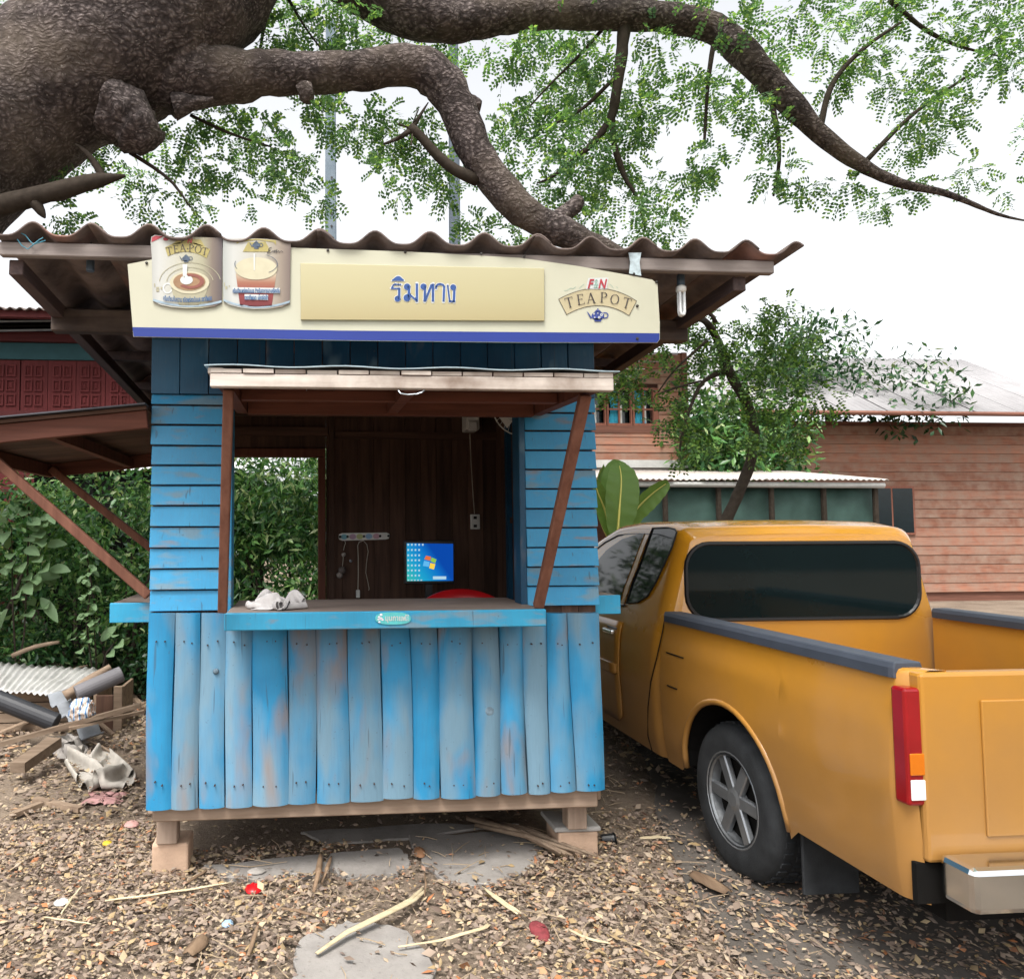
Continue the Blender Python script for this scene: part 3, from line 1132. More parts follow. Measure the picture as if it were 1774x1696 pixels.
for key, prims in thai.items():
    for layer, grow, mat in ((1, 26, M['white_print']), (2, 0, M['thai_blue'])):
        m = MB()
        fn = zthai(layer)
        for pr_ in prims:
            if pr_[0] == 's':
                pts = pr_[1]
                if grow:
                    strokes(m, pts, pr_[2] + grow, fn)
                    disc(m, *pts[0], (pr_[2] + grow) / 2, (pr_[2] + grow) / 2, fn, 10)
                    disc(m, *pts[-1], (pr_[2] + grow) / 2, (pr_[2] + grow) / 2, fn, 10)
                else: strokes(m, pts, pr_[2], fn)
            elif pr_[0] == 'c': disc(m, pr_[1], pr_[2], pr_[3] + grow / 2, pr_[3] + grow / 2, fn)
            else:
                if grow: m.poly([fn(325 + (x - 325) * 1.16, 145 + (y - 145) * 1.32) for x, y in pr_[1]])
                else: m.poly([fn(x, y) for x, y in pr_[1]])
        m.build('letter_outline' if grow else 'letter', mat, panel)

# serif capitals drawn from strokes: unit box 0..1 tall (y up), returns list of prims
SER = {
    'T': (.78, [('s', [(.39, .0), (.39, 1)], .12), ('s', [(.02, .97), (.76, .97)], .06), ('s', [(.03, 1), (.03, .78)], .045), ('s', [(.75, 1), (.75, .78)], .045), ('s', [(.25, .02), (.53, .02)], .04)]),
    'E': (.68, [('s', [(.14, .0), (.14, 1)], .12), ('s', [(.02, .97), (.6, .97)], .055), ('s', [(.14, .52), (.48, .52)], .05), ('s', [(.02, .03), (.66, .03)], .055), ('s', [(.6, 1), (.6, .80)], .045), ('s', [(.48, .62), (.48, .42)], .04), ('s', [(.66, .0), (.66, .22)], .045)]),
    'A': (.86, [('s', [(.12, .0), (.42, 1)], .055), ('s', [(.42, 1), (.76, .0)], .125), ('s', [(.22, .34), (.62, .34)], .045), ('s', [(.0, .02), (.25, .02)], .04), ('s', [(.6, .02), (.9, .02)], .04)]),
    'P': (.66, [('s', [(.14, .0), (.14, 1)], .12), ('s', [(.0, .02), (.3, .02)], .04), ('s', [(.02, .97), (.3, .97)], .05), ('r', .3, .735, .34, .265, .12, .05, -PI / 2, PI / 2), ('s', [(.14, .49), (.3, .49)], .05)]),
    'O': (.92, [('r', .46, .5, .45, .52, .12, .05, 0, 2 * PI)]),
    '.': (.2, [('c', .1, .5, .09)]),
}


def serif(ch, cx, cy, h, rot, fn, parent, name='letter', mat=None):
    w, prims = SER[ch]
    ca, sa = math.cos(rot), math.sin(rot)

    def loc(x, y):
        lx, ly = (x - w / 2) * h, (.5 - y) * h
        return fn(cx + lx * ca - ly * sa, cy + lx * sa + ly * ca)
    m = MB()
    for p in prims:
        if p[0] == 's': strokes(m, p[1], p[2], loc)
        elif p[0] == 'c': disc(m, p[1], p[2], p[3], p[3], loc, 10)
        else: ring(m, p[1], p[2], p[3], p[4], p[5], p[6], loc, 20, p[7], p[8])
    return m.build(name, mat or M['dark_print'], parent)


def font_mesh(txt, size, shear=0, offset=0, spacing=1.0):
    cu = bpy.data.curves.new('text_tmp', 'FONT')
    cu.body = txt
    cu.size = size
    cu.shear = shear
    cu.offset = offset
    cu.space_character = spacing
    cu.align_x = 'CENTER'
    cu.align_y = 'CENTER'
    cu.resolution_u = 3
    o = bpy.data.objects.new('text_tmp', cu)
    COL.objects.link(o)
    dg = bpy.context.evaluated_depsgraph_get()
    me = bpy.data.meshes.new_from_object(o.evaluated_get(dg))
    vs = [tuple(v.co) for v in me.vertices]
    fs = [tuple(p.vertices) for p in me.polygons]
    bpy.data.objects.remove(o)
    bpy.data.curves.remove(cu)
    bpy.data.meshes.remove(me)
    return vs, fs


def lettering(txt, px, py, wpx, hpx, Y, mat, parent, name='lettering', shear=0, bold=0, arc=0.0, rot=0):
    """font lettering fitted to a box of the photograph's size, on the plane Y"""
    vs, fs = font_mesh(txt, 1, shear, bold)
    if not vs: return None
    x0, x1 = min(v[0] for v in vs), max(v[0] for v in vs)
    y0, y1 = min(v[1] for v in vs), max(v[1] for v in vs)
    out = []
    for x, y, z in vs:
        u = ((x - x0) / (x1 - x0) - .5)
        v = ((y - y0) / (y1 - y0) - .5)
        X, Y_ = u * wpx, -v * hpx - arc * (1 - 4 * u * u)
        out.append(at(px + X * math.cos(rot) - Y_ * math.sin(rot), py + X * math.sin(rot) + Y_ * math.cos(rot), Y))
    return MB().add(out, fs).build(name, mat, parent)


def banner(mb, bot, top, fn):
    """curved ribbon between two pixel curves of equal length"""
    for i in range(len(bot) - 1):
        mb.poly([fn(*bot[i]), fn(*bot[i + 1]), fn(*top[i + 1]), fn(*top[i])])


def quadcurve(a, m_, b, n=12):
    out = []
    for i in range(n + 1):
        t = i / n
        # m_ lies on the curve at t=.5
        cx = 2 * m_[0] - .5 * (a[0] + b[0])
        cy = 2 * m_[1] - .5 * (a[1] + b[1])
        out.append(((1 - t) ** 2 * a[0] + 2 * t * (1 - t) * cx + t * t * b[0], (1 - t) ** 2 * a[1] + 2 * t * (1 - t) * cy + t * t * b[1]))
    return out


def teapot(fn, cx, cy, s, parent, mat, light):
    m = MB()
    disc(m, cx, cy, .30 * s, .20 * s, fn, 18)
    m.poly([fn(cx - .2 * s, cy + .12 * s), fn(cx + .2 * s, cy + .12 * s), fn(cx + .14 * s, cy + .27 * s), fn(cx - .14 * s, cy + .27 * s)])
    m.poly([fn(cx - .27 * s, cy + .1 * s), fn(cx - .45 * s, cy - .16 * s), fn(cx - .52 * s, cy - .2 * s), fn(cx - .47 * s, cy - .1 * s), fn(cx - .33 * s, cy + .15 * s)])
    ring(m, cx + .33 * s, cy - .02 * s, .17 * s, .15 * s, .05 * s, .05 * s, fn, 14, -PI * .75, PI * .75)
    m.poly([fn(cx - .17 * s, cy - .17 * s), fn(cx + .17 * s, cy - .17 * s), fn(cx + .08 * s, cy - .27 * s), fn(cx - .08 * s, cy - .27 * s)])
    disc(m, cx, cy - .31 * s, .035 * s, .04 * s, fn, 8)
    o = m.build('teapot_emblem', mat, parent)
    return o


# right-hand emblem
def zr(layer):
    Y = YS - .0012 * layer
    return lambda x, y: at(940 + x * .11274, 460 + y * .11274, Y)


emb = MB()
botc = quadcurve((370, 758), (860, 618), (1330, 772), 16)
topc = quadcurve((246, 520), (860, 352), (1446, 548), 16)
banner(emb, botc, topc, zr(1))
emblem = emb.build('emblem', M['tan_print'], sroot)
m = MB()
for cv in (botc, topc): strokes(m, cv, 7, zr(2))
strokes(m, [botc[0], topc[0]], 7, zr(2))
strokes(m, [botc[-1], topc[-1]], 7, zr(2))
m.build('banner_outline', M['nail'], emblem)
for ch, cx, cy, r in (('T', 412, 572, -.24), ('E', 585, 525, -.15), ('A', 742, 503, -.06), ('P', 942, 492, .05), ('O', 1110, 522, .13), ('T', 1296, 580, .27)):
    serif(ch, cx, cy, 160 if ch not in 'O' else 150, r, zr(3), emblem)
for k, mat, g_ in ((0, M['white_print'], 44), (1, M['red_print'], 0)):
    pass
m = MB()
m.poly([zr(2)(x, y) for x, y in [(665, 365), (700, 195), (1015, 190), (985, 370)]])
m.build('emblem_plate', M['white_print'], emblem)
lettering('F', 940 + 745 * .11274, 460 + 283 * .11274, 12, 16.5, YS - .0048, M['red_print'], emblem, 'letter', .3, .03)
lettering('&', 940 + 822 * .11274, 460 + 283 * .11274, 7.5, 15.5, YS - .0046, M['green_print'], emblem, 'letter', .2, .0)
lettering('N', 940 + 925 * .11274, 460 + 283 * .11274, 15.5, 16.5, YS - .0048, M['red_print'], emblem, 'letter', .3, .03)
teapot(zr(2), 850, 775, 330, emblem, M['navy_print'], M['white_print'])
m = MB()
for (x, y, r) in ((790, 745, 14), (850, 735, 10), (905, 760, 22), (870, 800, 20), (800, 800, 12), (930, 740, 8)):
    ring(m, x, y, r, r, r * .6, r * .6, zr(3), 8)
m.build('emblem_detail', M['white_print'], emblem)
m = MB()
for pts in ([(330, 390), (380, 385), (430, 350), (470, 360), (510, 330)], [(560, 360), (600, 320), (640, 285)], [(1030, 290), (1060, 310), (1090, 350)], [(1130, 330), (1160, 345)]):
    strokes(m, pts, 6, zr(1))
m.build('scroll_line', M['green_print'], emblem)

# the two tin prints at the left: cut-out panels standing above the board edge
M['can_print'] = mat_gradient('can print white to brown', 0, [(0, '#9c9c98'), (.12, '#aeaeaa'), (.5, '#a4a18e'), (.72, '#949078'), (.86, '#6e6156'), (1, '#4a4044')], 0, 1)
M['can_print2'] = mat_gradient('second can print white to grey brown', 0, [(0, '#969996'), (.15, '#aeaeaa'), (.6, '#a49f92'), (.85, '#84776a'), (1, '#62544f')], 0, 1)
M['coffee'] = mat_plain('printed coffee brown', '#8a6a4c', .5, var=.15, scale=30)
M['coffee_dark'] = mat_plain('printed coffee dark', '#7a4438', .5, var=.15, scale=30)
M['cream_print'] = mat_plain('printed cream', '#b2ab92', .5, var=.05, scale=30)
M['cup_print'] = mat_plain('printed cup shade', '#96917a', .5, var=.06, scale=30)
M['tea_print'] = mat_gradient('printed iced tea', 2, [(0, '#5c181d'), (.35, '#7a2c2c'), (.7, '#8d5a45'), (1, '#aea38c')], 0, 1)
M['rim_print'] = mat_plain('printed tin rim', '#8798a4', .4, var=.2, scale=30)
M['yellow_print'] = mat_plain('printed olive yellow', '#968a52', .5, var=.1, scale=20)


def zl(layer):
    Y = YS - .008 - .0012 * layer
    return lambda x, y: at(250 + x * .1522, 400 + y * .1522, Y)


f0 = zl(0)
can1 = [(95, 800)] + [(85, 300), (72, 130), (80, 70), (120, 50), (190, 55), (250, 78), (560, 72), (888, 82), (884, 500), (880, 820)] + [(800, 862), (640, 882), (480, 885), (320, 872), (180, 842)]
c1 = MB().poly([f0(*p) for p in can1], (0, .006, 0)).build('can_print', M['can_print'], sroot)
f1, f2, f3, f4 = zl(1), zl(2), zl(3), zl(4)
m = MB()
low = quadcurve((100, 800), (490, 868), (880, 815), 14)
low2 = quadcurve((104, 775), (490, 842), (878, 792), 14)
banner(m, low, low2, f1)
m.build('can_rim', M['rim_print'], c1)
m = MB(); banner(m, quadcurve((268, 292), (490, 240), (708, 312), 10), quadcurve((235, 190), (490, 128), (748, 212), 10), f1)
m.poly([f1(300, 160), f1(400, 95), f1(640, 100), f1(690, 180), f1(490, 140)])
m.build('banner', M['yellow_print'], c1)
for ch, cx, cy, r in (('T', 285, 228, -.2), ('E', 362, 208, -.13), ('A', 436, 195, -.08), ('.', 493, 205, 0), ('P', 535, 198, .04), ('O', 612, 210, .12), ('T', 688, 235, .2)):
    serif(ch, cx, cy, 86, r, f2, c1)
m = MB(); m.poly([f1(80, 130), f1(88, 75), f1(130, 56), f1(220, 62), f1(150, 100)]); disc(m, 245, 95, 32, 20, f1, 10)
m.build('corner_mark', M['red_print'], c1)
lettering('F', 250 + 440 * .1522, 400 + 115 * .1522, 6, 8, YS - .0115, M['dark_print'], c1, 'letter', .2, .01)
lettering('N', 250 + 520 * .1522, 400 + 112 * .1522, 9, 9, YS - .0115, M['red_print'], c1, 'letter', .25, .03)
teapot(f2, 475, 318, 150, c1, M['grey_print'], None)
m = MB()
for r_ in (1.04, 1.36):
    ring(m, 520, 590, 260 * r_, 170 * r_, 9, 7, f1, 30, PI * 1.02, PI * 1.95)
m.build('swirl_line', M['cup_print'], c1)
m = MB(); m.poly([f1(300, 620), f1(330, 740), f1(400, 850), f1(620, 850), f1(700, 720), f1(735, 610)])
m.build('cup', M['cup_print'], c1)
m = MB(); ring(m, 265, 655, 58, 62, 18, 16, f1, 18)
m.build('cup_handle', M['white_print'], c1)
m = MB(); disc(m, 515, 590, 225, 128, f2, 26); m.build('cup_rim', M['cream_print'], c1)
m = MB(); disc(m, 512, 580, 184, 100, f3, 26); m.build('coffee', M['coffee'], c1)
m = MB(); ring(m, 530, 575, 150, 85, 48, 30, f4, 20, -PI * .6, PI * .8); m.build('coffee_swirl', M['coffee_dark'], c1)
m = MB(); disc(m, 480, 560, 72, 52, f4, 18); m.poly([f4(435, 380), f4(490, 385), f4(480, 545), f4(440, 540)]); m.build('milk', M['white_print'], c1)
lettering('ครีมเทียมข้นหวาน ชนิดพร่องมันเนย ตราทีพอท', 250 + 492 * .1522, 400 + 760 * .1522, 84, 10.5, YS - .0145, M['text_blue'], c1, 'lettering', 0, .035, arc=-3)

can2 = [(900, 800), (893, 400), (895, 92), (1100, 82), (1400, 95), (1668, 125), (1660, 500), (1655, 825), (1560, 868), (1400, 890), (1240, 893), (1080, 872), (960, 840)]
c2 = MB().poly([f0(*p) for p in can2], (0, .006, 0)).build('can_print', M['can_print2'], sroot)
m = MB()
banner(m, quadcurve((900, 800), (1270, 880), (1655, 818), 14), quadcurve((902, 778), (1270, 858), (1655, 795), 14), f1)
m.build('can_rim', M['rim_print'], c2)
m = MB(); m.poly([f1(1050, 150), f1(1050, 110), f1(1280, 92), f1(1500, 110), f1(1500, 165), f1(1470, 130), f1(1280, 105), f1(1090, 130)]); m.poly([f1(1120, 240), f1(1180, 130), f1(1380, 125), f1(1440, 240)])
m.build('banner', M['yellow_print'], c2)
teapot(f2, 1275, 165, 155, c2, M['grey_print'], None)
m = MB()
strokes(m, [(1450, 190), (1420, 200), (1412, 222), (1435, 222), (1405, 240), (1402, 258), (1440, 252), (1470, 225)], 7, f2)
strokes(m, [(1465, 245), (1490, 220), (1480, 250), (1510, 215), (1500, 250), (1530, 228), (1535, 248), (1560, 230), (1580, 245)], 6, f2)
m.build('script_lettering', M['dark_print'], c2)
m = MB(); m.poly([f1(x, y) for x, y in [(1040, 480), (1090, 858), (1270, 866), (1450, 856), (1505, 480), (1400, 545), (1270, 560), (1140, 540)]])
m.build('iced_tea', M['tea_print'], c2)
m = MB(); disc(m, 1272, 430, 242, 128, f2, 26); m.build('foam', M['cream_print'], c2)
m = MB(); ring(m, 1272, 380, 246, 120, 7, 5, f3, 24, -PI * .35, PI * .3); ring(m, 1272, 380, 246, 120, 7, 5, f3, 12, PI * .85, PI * 1.1); m.build('glass_line', M['grey_print'], c2)
m = MB(); m.poly([f3(1243, 260), f3(1262, 260), f3(1258, 450), f3(1246, 450)]); m.build('milk', M['white_print'], c2)
for cy, w, t in ((677, 82, 'ครีมเทียมพร่องมันเนย สำหรับอาหารและเครื่องดื่ม'), (755, 41, 'ตราทีพอท เอ็กซ์ตร้า')):
    m = MB(); hw = w / .1522 / 2
    m.poly([f2(1275 - hw, cy - 34), f2(1275 + hw, cy - 24), f2(1275 + hw, cy + 36), f2(1275 - hw, cy + 26)])
    m.build('text_plate', M['white_print'], c2)
    lettering(t, 250 + 1275 * .1522, 400 + cy * .1522, w, 9.5, YS - .0135, M['text_blue'], c2, 'lettering', 0, .035)
# barcode-like little print blocks at the cans' left edges
m = MB()
for (x, y, w, h) in ((110, 600, 14, 40), (135, 640, 34, 22), (135, 668, 34, 26), (185, 640, 20, 26)):
    m.poly([f1(x, y), f1(x + w, y), f1(x + w, y + h), f1(x, y + h)])
m.build('small_print', M['cup_print'], c1)
m = MB()
for (x, y, w, h) in ((905, 590, 12, 40), (920, 630, 26, 36), (960, 620, 14, 20)):
    m.poly([f1(x, y), f1(x + w, y), f1(x + w, y + h), f1(x, y + h)])
m.build('small_print', M['cup_print'], c2)

# screws and the pale strap
for (px, py) in ((254, 456), (568, 434), (702, 437), (834, 440), (908, 445), (1098, 475), (1104, 530.5), (1104, 587), (1137, 489)):
    p = at(px, py, YS - .002)
    MB().lathe(p, [(.006, 0), (.0055, -.003), (.002, -.004)], 'y', 8).build('screw', M['nail'], sroot)
MB().poly([at(x, y, YS - .004) for x, y in [(1089, 438), (1111, 438), (1108, 455), (1111, 478), (1090, 474), (1092, 455)]], (0, .003, 0)).build('metal_strap', mat_plain('galvanised strap', '#aebbc0', .5, .5, .3, var=.25, scale=40), sroot)

# ------------------------------------------------------------------ lamps on the eave
p = at(157, 443, 3.05)
lt = T('lamp_socket', 'empty dark lamp socket hanging under the left end of the eave', 'lamp socket', p)
MB().tube([p + Vector((0, 0, .06)), p + Vector((.004, 0, .03)), p], .003, 6).build('cord', M['black'], lt)
MB().lathe(p, [(.006, 0), (.010, -.008), (.016, -.014), (.0165, -.062), (.0145, -.066)], 'z', 14).build('socket', M['socket'], lt, smooth=False)
p = at(1179, 472, 3.05)
lt = T('lamp', 'compact fluorescent lamp hanging from dark socket at right end of eave', 'lamp', p)
MB().tube([p + Vector((0, 0, .05)), p], .004, 6).build('cord', M['black'], lt)
MB().lathe(p, [(.006, 0), (.010, -.006), (.0165, -.014), (.0165, -.058)], 'z', 14).build('socket', M['socket'], lt)
MB().lathe(p + Vector((0, 0, -.058)), [(.013, 0), (.021, -.008), (.0215, -.024), (.016, -.032)], 'z', 16).build('ballast', M['white_plastic'], lt, smooth=True)
m = MB()
for dx in (-.0095, .0095):
    for dy in (-.007, .007):
        q = p + Vector((dx, dy, -.088))
        m.tube([q, q + Vector((0, 0, -.085)), q + Vector((-dx * .3, 0, -.097)), q + Vector((-dx, 0, -.101))], .0062, 8)
m.build('lamp_tube', M['lampglass'], lt, smooth=True)
# blue string tied round the left eave end
m = MB()
sp_ = [(36, 404), (44, 408), (52, 418), (58, 424), (70, 420), (79, 417)]
m.tube([at(x, y, 2.95) for x, y in sp_], .0022, 5)
m.tube([at(x, y, 2.948) for x, y in [(58, 424), (48, 432), (38, 426), (30, 415)]], .0022, 5)
m.tube([at(x, y, 2.948) for x, y in [(58, 424), (68, 416), (75, 412)]], .0022, 5)
o = m.build('string', M['string'], origin=at(58, 424, 2.95))
tag(o, 'blue nylon string knotted round the left end of the eave beam', 'string')

# ------------------------------------------------------------------ things on the counter and inside
M['cloth'] = mat_plain('white cotton rag', '#c4c0be', .9, .1, var=.12, scale=14, bump=.4)
ca, cb = at(424, 1046, 3.48), at(533, 1046, 3.48)
Ps_ = crumpled_sheet(.56, .46, 34, 28, .52, 4)
lo, hi = Ps_.reshape(-1, 3).min(0), Ps_.reshape(-1, 3).max(0)
sx_ = (cb.x - ca.x) / (hi[0] - lo[0])
sy_, sz_ = .19 / (hi[1] - lo[1]), .09 / hi[2]
rag = MB().grid([[(ca.x + (p[0] - lo[0]) * sx_, 3.40 + (p[1] - lo[1]) * sy_, CZ + .003 + p[2] * sz_) for p in r] for r in Ps_])
o = rag.build('cloth', M['cloth'], origin=(-.1, 3.5, CZ), smooth=True)
md = o.modifiers.new('s', 'SUBSURF'); md.levels = 2; md.render_levels = 2
md = o.modifiers.new('t', 'SOLIDIFY'); md.thickness = .002
tag(o, 'crumpled white rag with dark trim lying on the left of the counter', 'cloth')
m = MB(); m.tube([Vector((ca.x + (p[0] - lo[0]) * sx_, 3.40 + (p[1] - lo[1]) * sy_ - .002, CZ + .005 + p[2] * sz_)) for p in Ps_[1, 22:46]], .0032, 6)
m.build('dark_trim', M['black'], o)

# oval name plaque on the counter edge
pc = at(681, 1071.5, 3.298)
M['plaque'] = mat_plain('teal enamel plaque', '#54b2b4', .35, .5, var=.12, scale=50)
pq = MB()
f = lambda x, y: at(640 + x * .05073, 1050 + y * .05073, 3.294)
pts = [f(810 + 610 * math.copysign(abs(math.cos(a)) ** .75, math.cos(a)), 420 + 212 * math.copysign(abs(math.sin(a)) ** .8, math.sin(a))) for a in [2 * PI * k / 36 for k in range(36)]]
plq = pq.poly(pts, (0, .005, 0)).build('name_plaque', M['plaque'], origin=pc, bevel=.001)
tag(plq, 'small teal oval plaque with white Thai writing on the counter edge', 'plaque')
lettering('มุมกาแฟ', 640 + 900 * .05073, 1050 + 430 * .05073, 36, 14, 3.2925, M['white_print'], plq, 'lettering', 0, .02)
m = MB()
f = lambda x, y: at(640 + x * .05073, 1050 + y * .05073, 3.2925)
for (x, y, r) in ((400, 290, 50), (330, 370, 45), (390, 420, 60), (310, 450, 40), (440, 460, 45), (340, 540, 40)):
    disc(m, x, y, r, r * .8, f, 9)
for k, yy in enumerate((300, 350, 420, 480)):
    strokes(m, [(1250, yy), (1300, yy + 12), (1350, yy - 4)], 16, f)
m.build('flower_print', mat_plain('pinkish flower print', '#d9d3dc', .5, var=.15, scale=90), plq)

# monitor
YM = 4.75
mo = at(744, 1030, YM)
mon = T('monitor', 'switched on computer screen with blue desktop inside the kiosk', 'monitor', (mo.x, YM, CZ - .24))
fr = MB()
q = [at(700, 936, YM), at(787, 937, YM), at(787, 1011, YM), at(700, 1012, YM)]
x0, x1, z0, z1 = q[0].x, q[1].x, q[3].z, q[0].z
MB().box(x0, x1, YM, YM + .045, z0, z1).build('housing', M['black'], mon, bevel=.006, seg=2)
sc = [at(704.5, 941, YM - .002), at(785, 942, YM - .002), at(785.5, 1006, YM - .002), at(705, 1006.5, YM - .002)]


def mat_screen():
    b = NB('lit blue desktop')
    tc = b.n('ShaderNodeTexCoord')
    sp = b.n('ShaderNodeSeparateXYZ')
    b.l(tc.outputs['Generated'], sp.inputs[0])
    # brightness falls from the lower left to the right
    mth = b.n('ShaderNodeMath', operation='MULTIPLY_ADD')
    mth.inputs[1].default_value = .55
    b.l(sp.outputs[2], mth.inputs[0])
    b.l(sp.outputs[0], mth.inputs[2])
    c = b.ramp(mth.outputs[0], [(.05, '#35b8ac'), (.4, '#1fa0cc'), (.8, '#1170c6'), (1.0, '#0c48a8')])
    em = b.n('ShaderNodeEmission')
    em.inputs['Strength'].default_value = .36
    b.l(c, em.inputs['Color'])
    b.l(em.outputs[0], b.out.inputs['Surface'])
    return b.m


def mat_emit(name, c, s=.55):
    b = NB(name)
    em = b.n('ShaderNodeEmission')
    em.inputs['Strength'].default_value = s
    em.inputs['Color'].default_value = col(c)
    b.l(em.outputs[0], b.out.inputs['Surface'])
    return b.m


scr = MB().poly(sc).build('screen', mat_screen(), mon)
fz = lambda x, y, l=1: at(570 + x * .17475, 910 + y * .17475, YM - .002 - .001 * l)
icons = MB()
for ry, cnt in ((193, 5), (245, 4), (298, 4), (347, 4), (398, 4), (448, 4), (498, 4)):
    for cxi in range(cnt):
        x = 785 + cxi * 36
        icons.poly([fz(x - 9, ry - 9), fz(x + 9, ry - 11), fz(x + 8, ry + 8), fz(x - 7, ry + 9)])
for cxi in range(5):
    icons.poly([fz(778 + cxi * 32, 538), fz(796 + cxi * 32, 538), fz(796 + cxi * 32, 549), fz(778 + cxi * 32, 549)])
icons.poly([fz(1030, 505), fz(1162, 505), fz(1162, 535), fz(1030, 535)])
icons.build('desktop_icons', mat_emit('pale screen icons', '#a9c9da', .4), scr)['kind'] = 'stuff'
for nm, c, pts in (('r', '#e0703c', [(962, 300), (1012, 312), (1002, 350), (945, 336)]), ('g', '#8cc04e', [(1018, 318), (1066, 338), (1052, 376), (1006, 356)]),
                   ('b', '#5fb4e8', [(942, 350), (998, 362), (990, 412), (930, 402)]), ('y', '#f2cf4a', [(1004, 372), (1054, 384), (1040, 438), (992, 424)])):
    MB().poly([fz(x, y, 2) for x, y in pts]).build('flag_pane', mat_emit('lit flag ' + c, c, .38), scr)
nk = MB().box(mo.x - .022, mo.x + .022, YM + .02, YM + .05, CZ - .22, z0 + .04)
nk.build('stand_neck', M['black'], mon)
MB().lathe((mo.x, YM + .03, CZ - .24), [(.11, 0), (.11, .012), (.03, .02)], 'z', 24).build('stand_base', M['black'], mon, smooth=False)
# desk the monitor stands on
dk = T('desk', 'dark wooden desk behind the counter carrying the monitor', 'desk', (.75, 4.9, FLZ))
MB().box(.25, 1.3, 4.55, 5.32, CZ - .275, CZ - .242).build('desk_top', M['inside_x'], dk, bevel=.003)
for x in (.29, 1.26):
    for y in (4.6, 5.27):
        MB().box(x - .025, x + .025, y - .025, y + .025, FLZ, CZ - .276).build('leg', M['inside'], dk)

# red plastic chair
CY = 4.28
ct = at(797, 1021, CY)
chx, chz = ct.x, ct.z
ch = T('chair', 'red plastic armchair behind the counter, only its back rim showing', 'chair', (chx, CY - .2, FLZ))
hw_ = .19
m = MB()
rows = []
for j in range(9):
    v = j / 8
    r = []
    for i in range(15):
        u = i / 14 * 2 - 1
        z = FLZ + .40 + (chz - FLZ - .40 - .045 * abs(u) ** 2.2) * v
        x = chx + u * hw_ * (1.0 + .05 * v)
        y = CY + .03 * v * v - .05 * u * u - .0
        r.append((x, y, z))
    rows.append(r)
m.grid([r for j, r in enumerate(rows) if j >= 6])
m.grid([[p for i, p in enumerate(r) if i < 3] for r in rows[:7]])
m.grid([[p for i, p in enumerate(r) if i > 11] for r in rows[:7]])
m.grid([[p for i, p in enumerate(r) if 5 < i < 9] for r in rows[:7]])
bo = m.build('backrest', M['red_plastic'], ch, smooth=True)
md = bo.modifiers.new('t', 'SOLIDIFY'); md.thickness = .012
MB().box(chx - hw_, chx + hw_, CY - .42, CY, FLZ + .39, FLZ + .41).build('seat', M['red_plastic'], ch, bevel=.008, seg=2)
for sx in (-1, 1):
    for yy, dy in ((CY - .4, -.03), (CY - .02, .04)):
        MB().tube([(chx + sx * (hw_ - .015), yy, FLZ + .39), (chx + sx * (hw_ + .02), yy + dy, FLZ)], [.02, .016], 8).build('leg', M['red_plastic'], ch)
    MB().tube([(chx + sx * (hw_ + .01), CY - .02, FLZ + .62), (chx + sx * (hw_ + .02), CY - .2, FLZ + .63), (chx + sx * (hw_ + .015), CY - .38, FLZ + .6), (chx + sx * (hw_ + .005), CY - .4, FLZ + .41)], .016, 8).build('armrest', M['red_plastic'], ch, smooth=True)

# patterned peg rail with cords
YR = YB - .012
pr0 = at(630, 930, YR)
rk = T('peg_rail', 'pale patterned peg rail on the dark back wall of the kiosk', 'coat rack', pr0)
f = lambda x, y: at(570 + x * .17475, 910 + y * .17475, YR)
pts = [(92, 118), (100, 90), (130, 78), (570, 72), (598, 85), (604, 108), (590, 132), (560, 140), (135, 152), (102, 142)]
MB().poly([f(*q) for q in pts], (0, .008, 0)).build('rail_board', M['white_plastic'], rk)
for i, (x, c) in enumerate(((150, '#7fb4c4'), (235, '#c0a0b8'), (305, '#c2c890'), (395, '#93b8d8'), (470, '#c79fae'))):
    m = MB(); disc(m, x, 114 - i * 1.5, 34, 28, lambda a, b: at(570 + a * .17475, 910 + b * .17475, YR - .001), 12)
    m.build('printed_spot', mat_plain('spot ' + c, c, .6), rk)
for x in (108, 182, 345, 505, 588):
    p = f(x, 114 - (x - 108) * .02)
    MB().lathe(p, [(.006, 0), (.006, -.012), (.010, -.016), (.006, -.022)], 'y', 8).build('peg', M['black'], rk)


def cord(pts, name, label, Y=YR - .02, r=.0022, mat='wire'):
    P = [at(570 + x * .17475, 910 + y * .17475, Y) for x, y in pts]
    o = MB().tube(P, r, 5).build(name, M[mat], origin=P[0])
    tag(o, label, 'cord')
    return o, P


o, P = cord([(345, 150), (300, 165), (285, 200), (290, 320), (290, 480), (287, 640)], 'charging_cord', 'straight pale cord with plug hanging from the peg rail', r=.003)
MB().box(P[-1].x - .014, P[-1].x + .014, P[-1].y - .01, P[-1].y + .01, P[-1].z - .055, P[-1].z).build('plug', M['white_plastic'], o, bevel=.003)
cord([(345, 158), (375, 190), (388, 260), (370, 380), (365, 470), (385, 560), (398, 630), (392, 645)], 'charging_cord', 'wavy pale cord hanging beside the straight one on the peg rail')
o, P = cord([(155, 150), (163, 175), (150, 215), (143, 250)], 'key_tag', 'small keys and charms hanging from the left of the peg rail')
for (x, y, w, h, c) in ((145, 290, 22, 26, '#a79f98'), (215, 352, 16, 14, '#9098a0'), (130, 445, 40, 38, '#5d5450'), (105, 495, 34, 28, '#8d837c')):
    q = at(570 + x * .17475, 910 + y * .17475, YR - .02)
    s = .17475 * 5.37 / FPX
    m = MB(); m.lathe((q.x, q.y + .012, q.z), [(w * s * .3, .0), (w * s * 1.0, -.006), (w * s * 1.0, -.014), (w * s * .5, -.022)], 'y', 9)
    m.build('charm', mat_plain('charm ' + c, c, .7, bump=.3), o, smooth=True)
cord([(143, 300), (135, 380), (130, 440), (105, 500)], 'hanging_string', 'thin string holding the charms below the peg rail')[0]

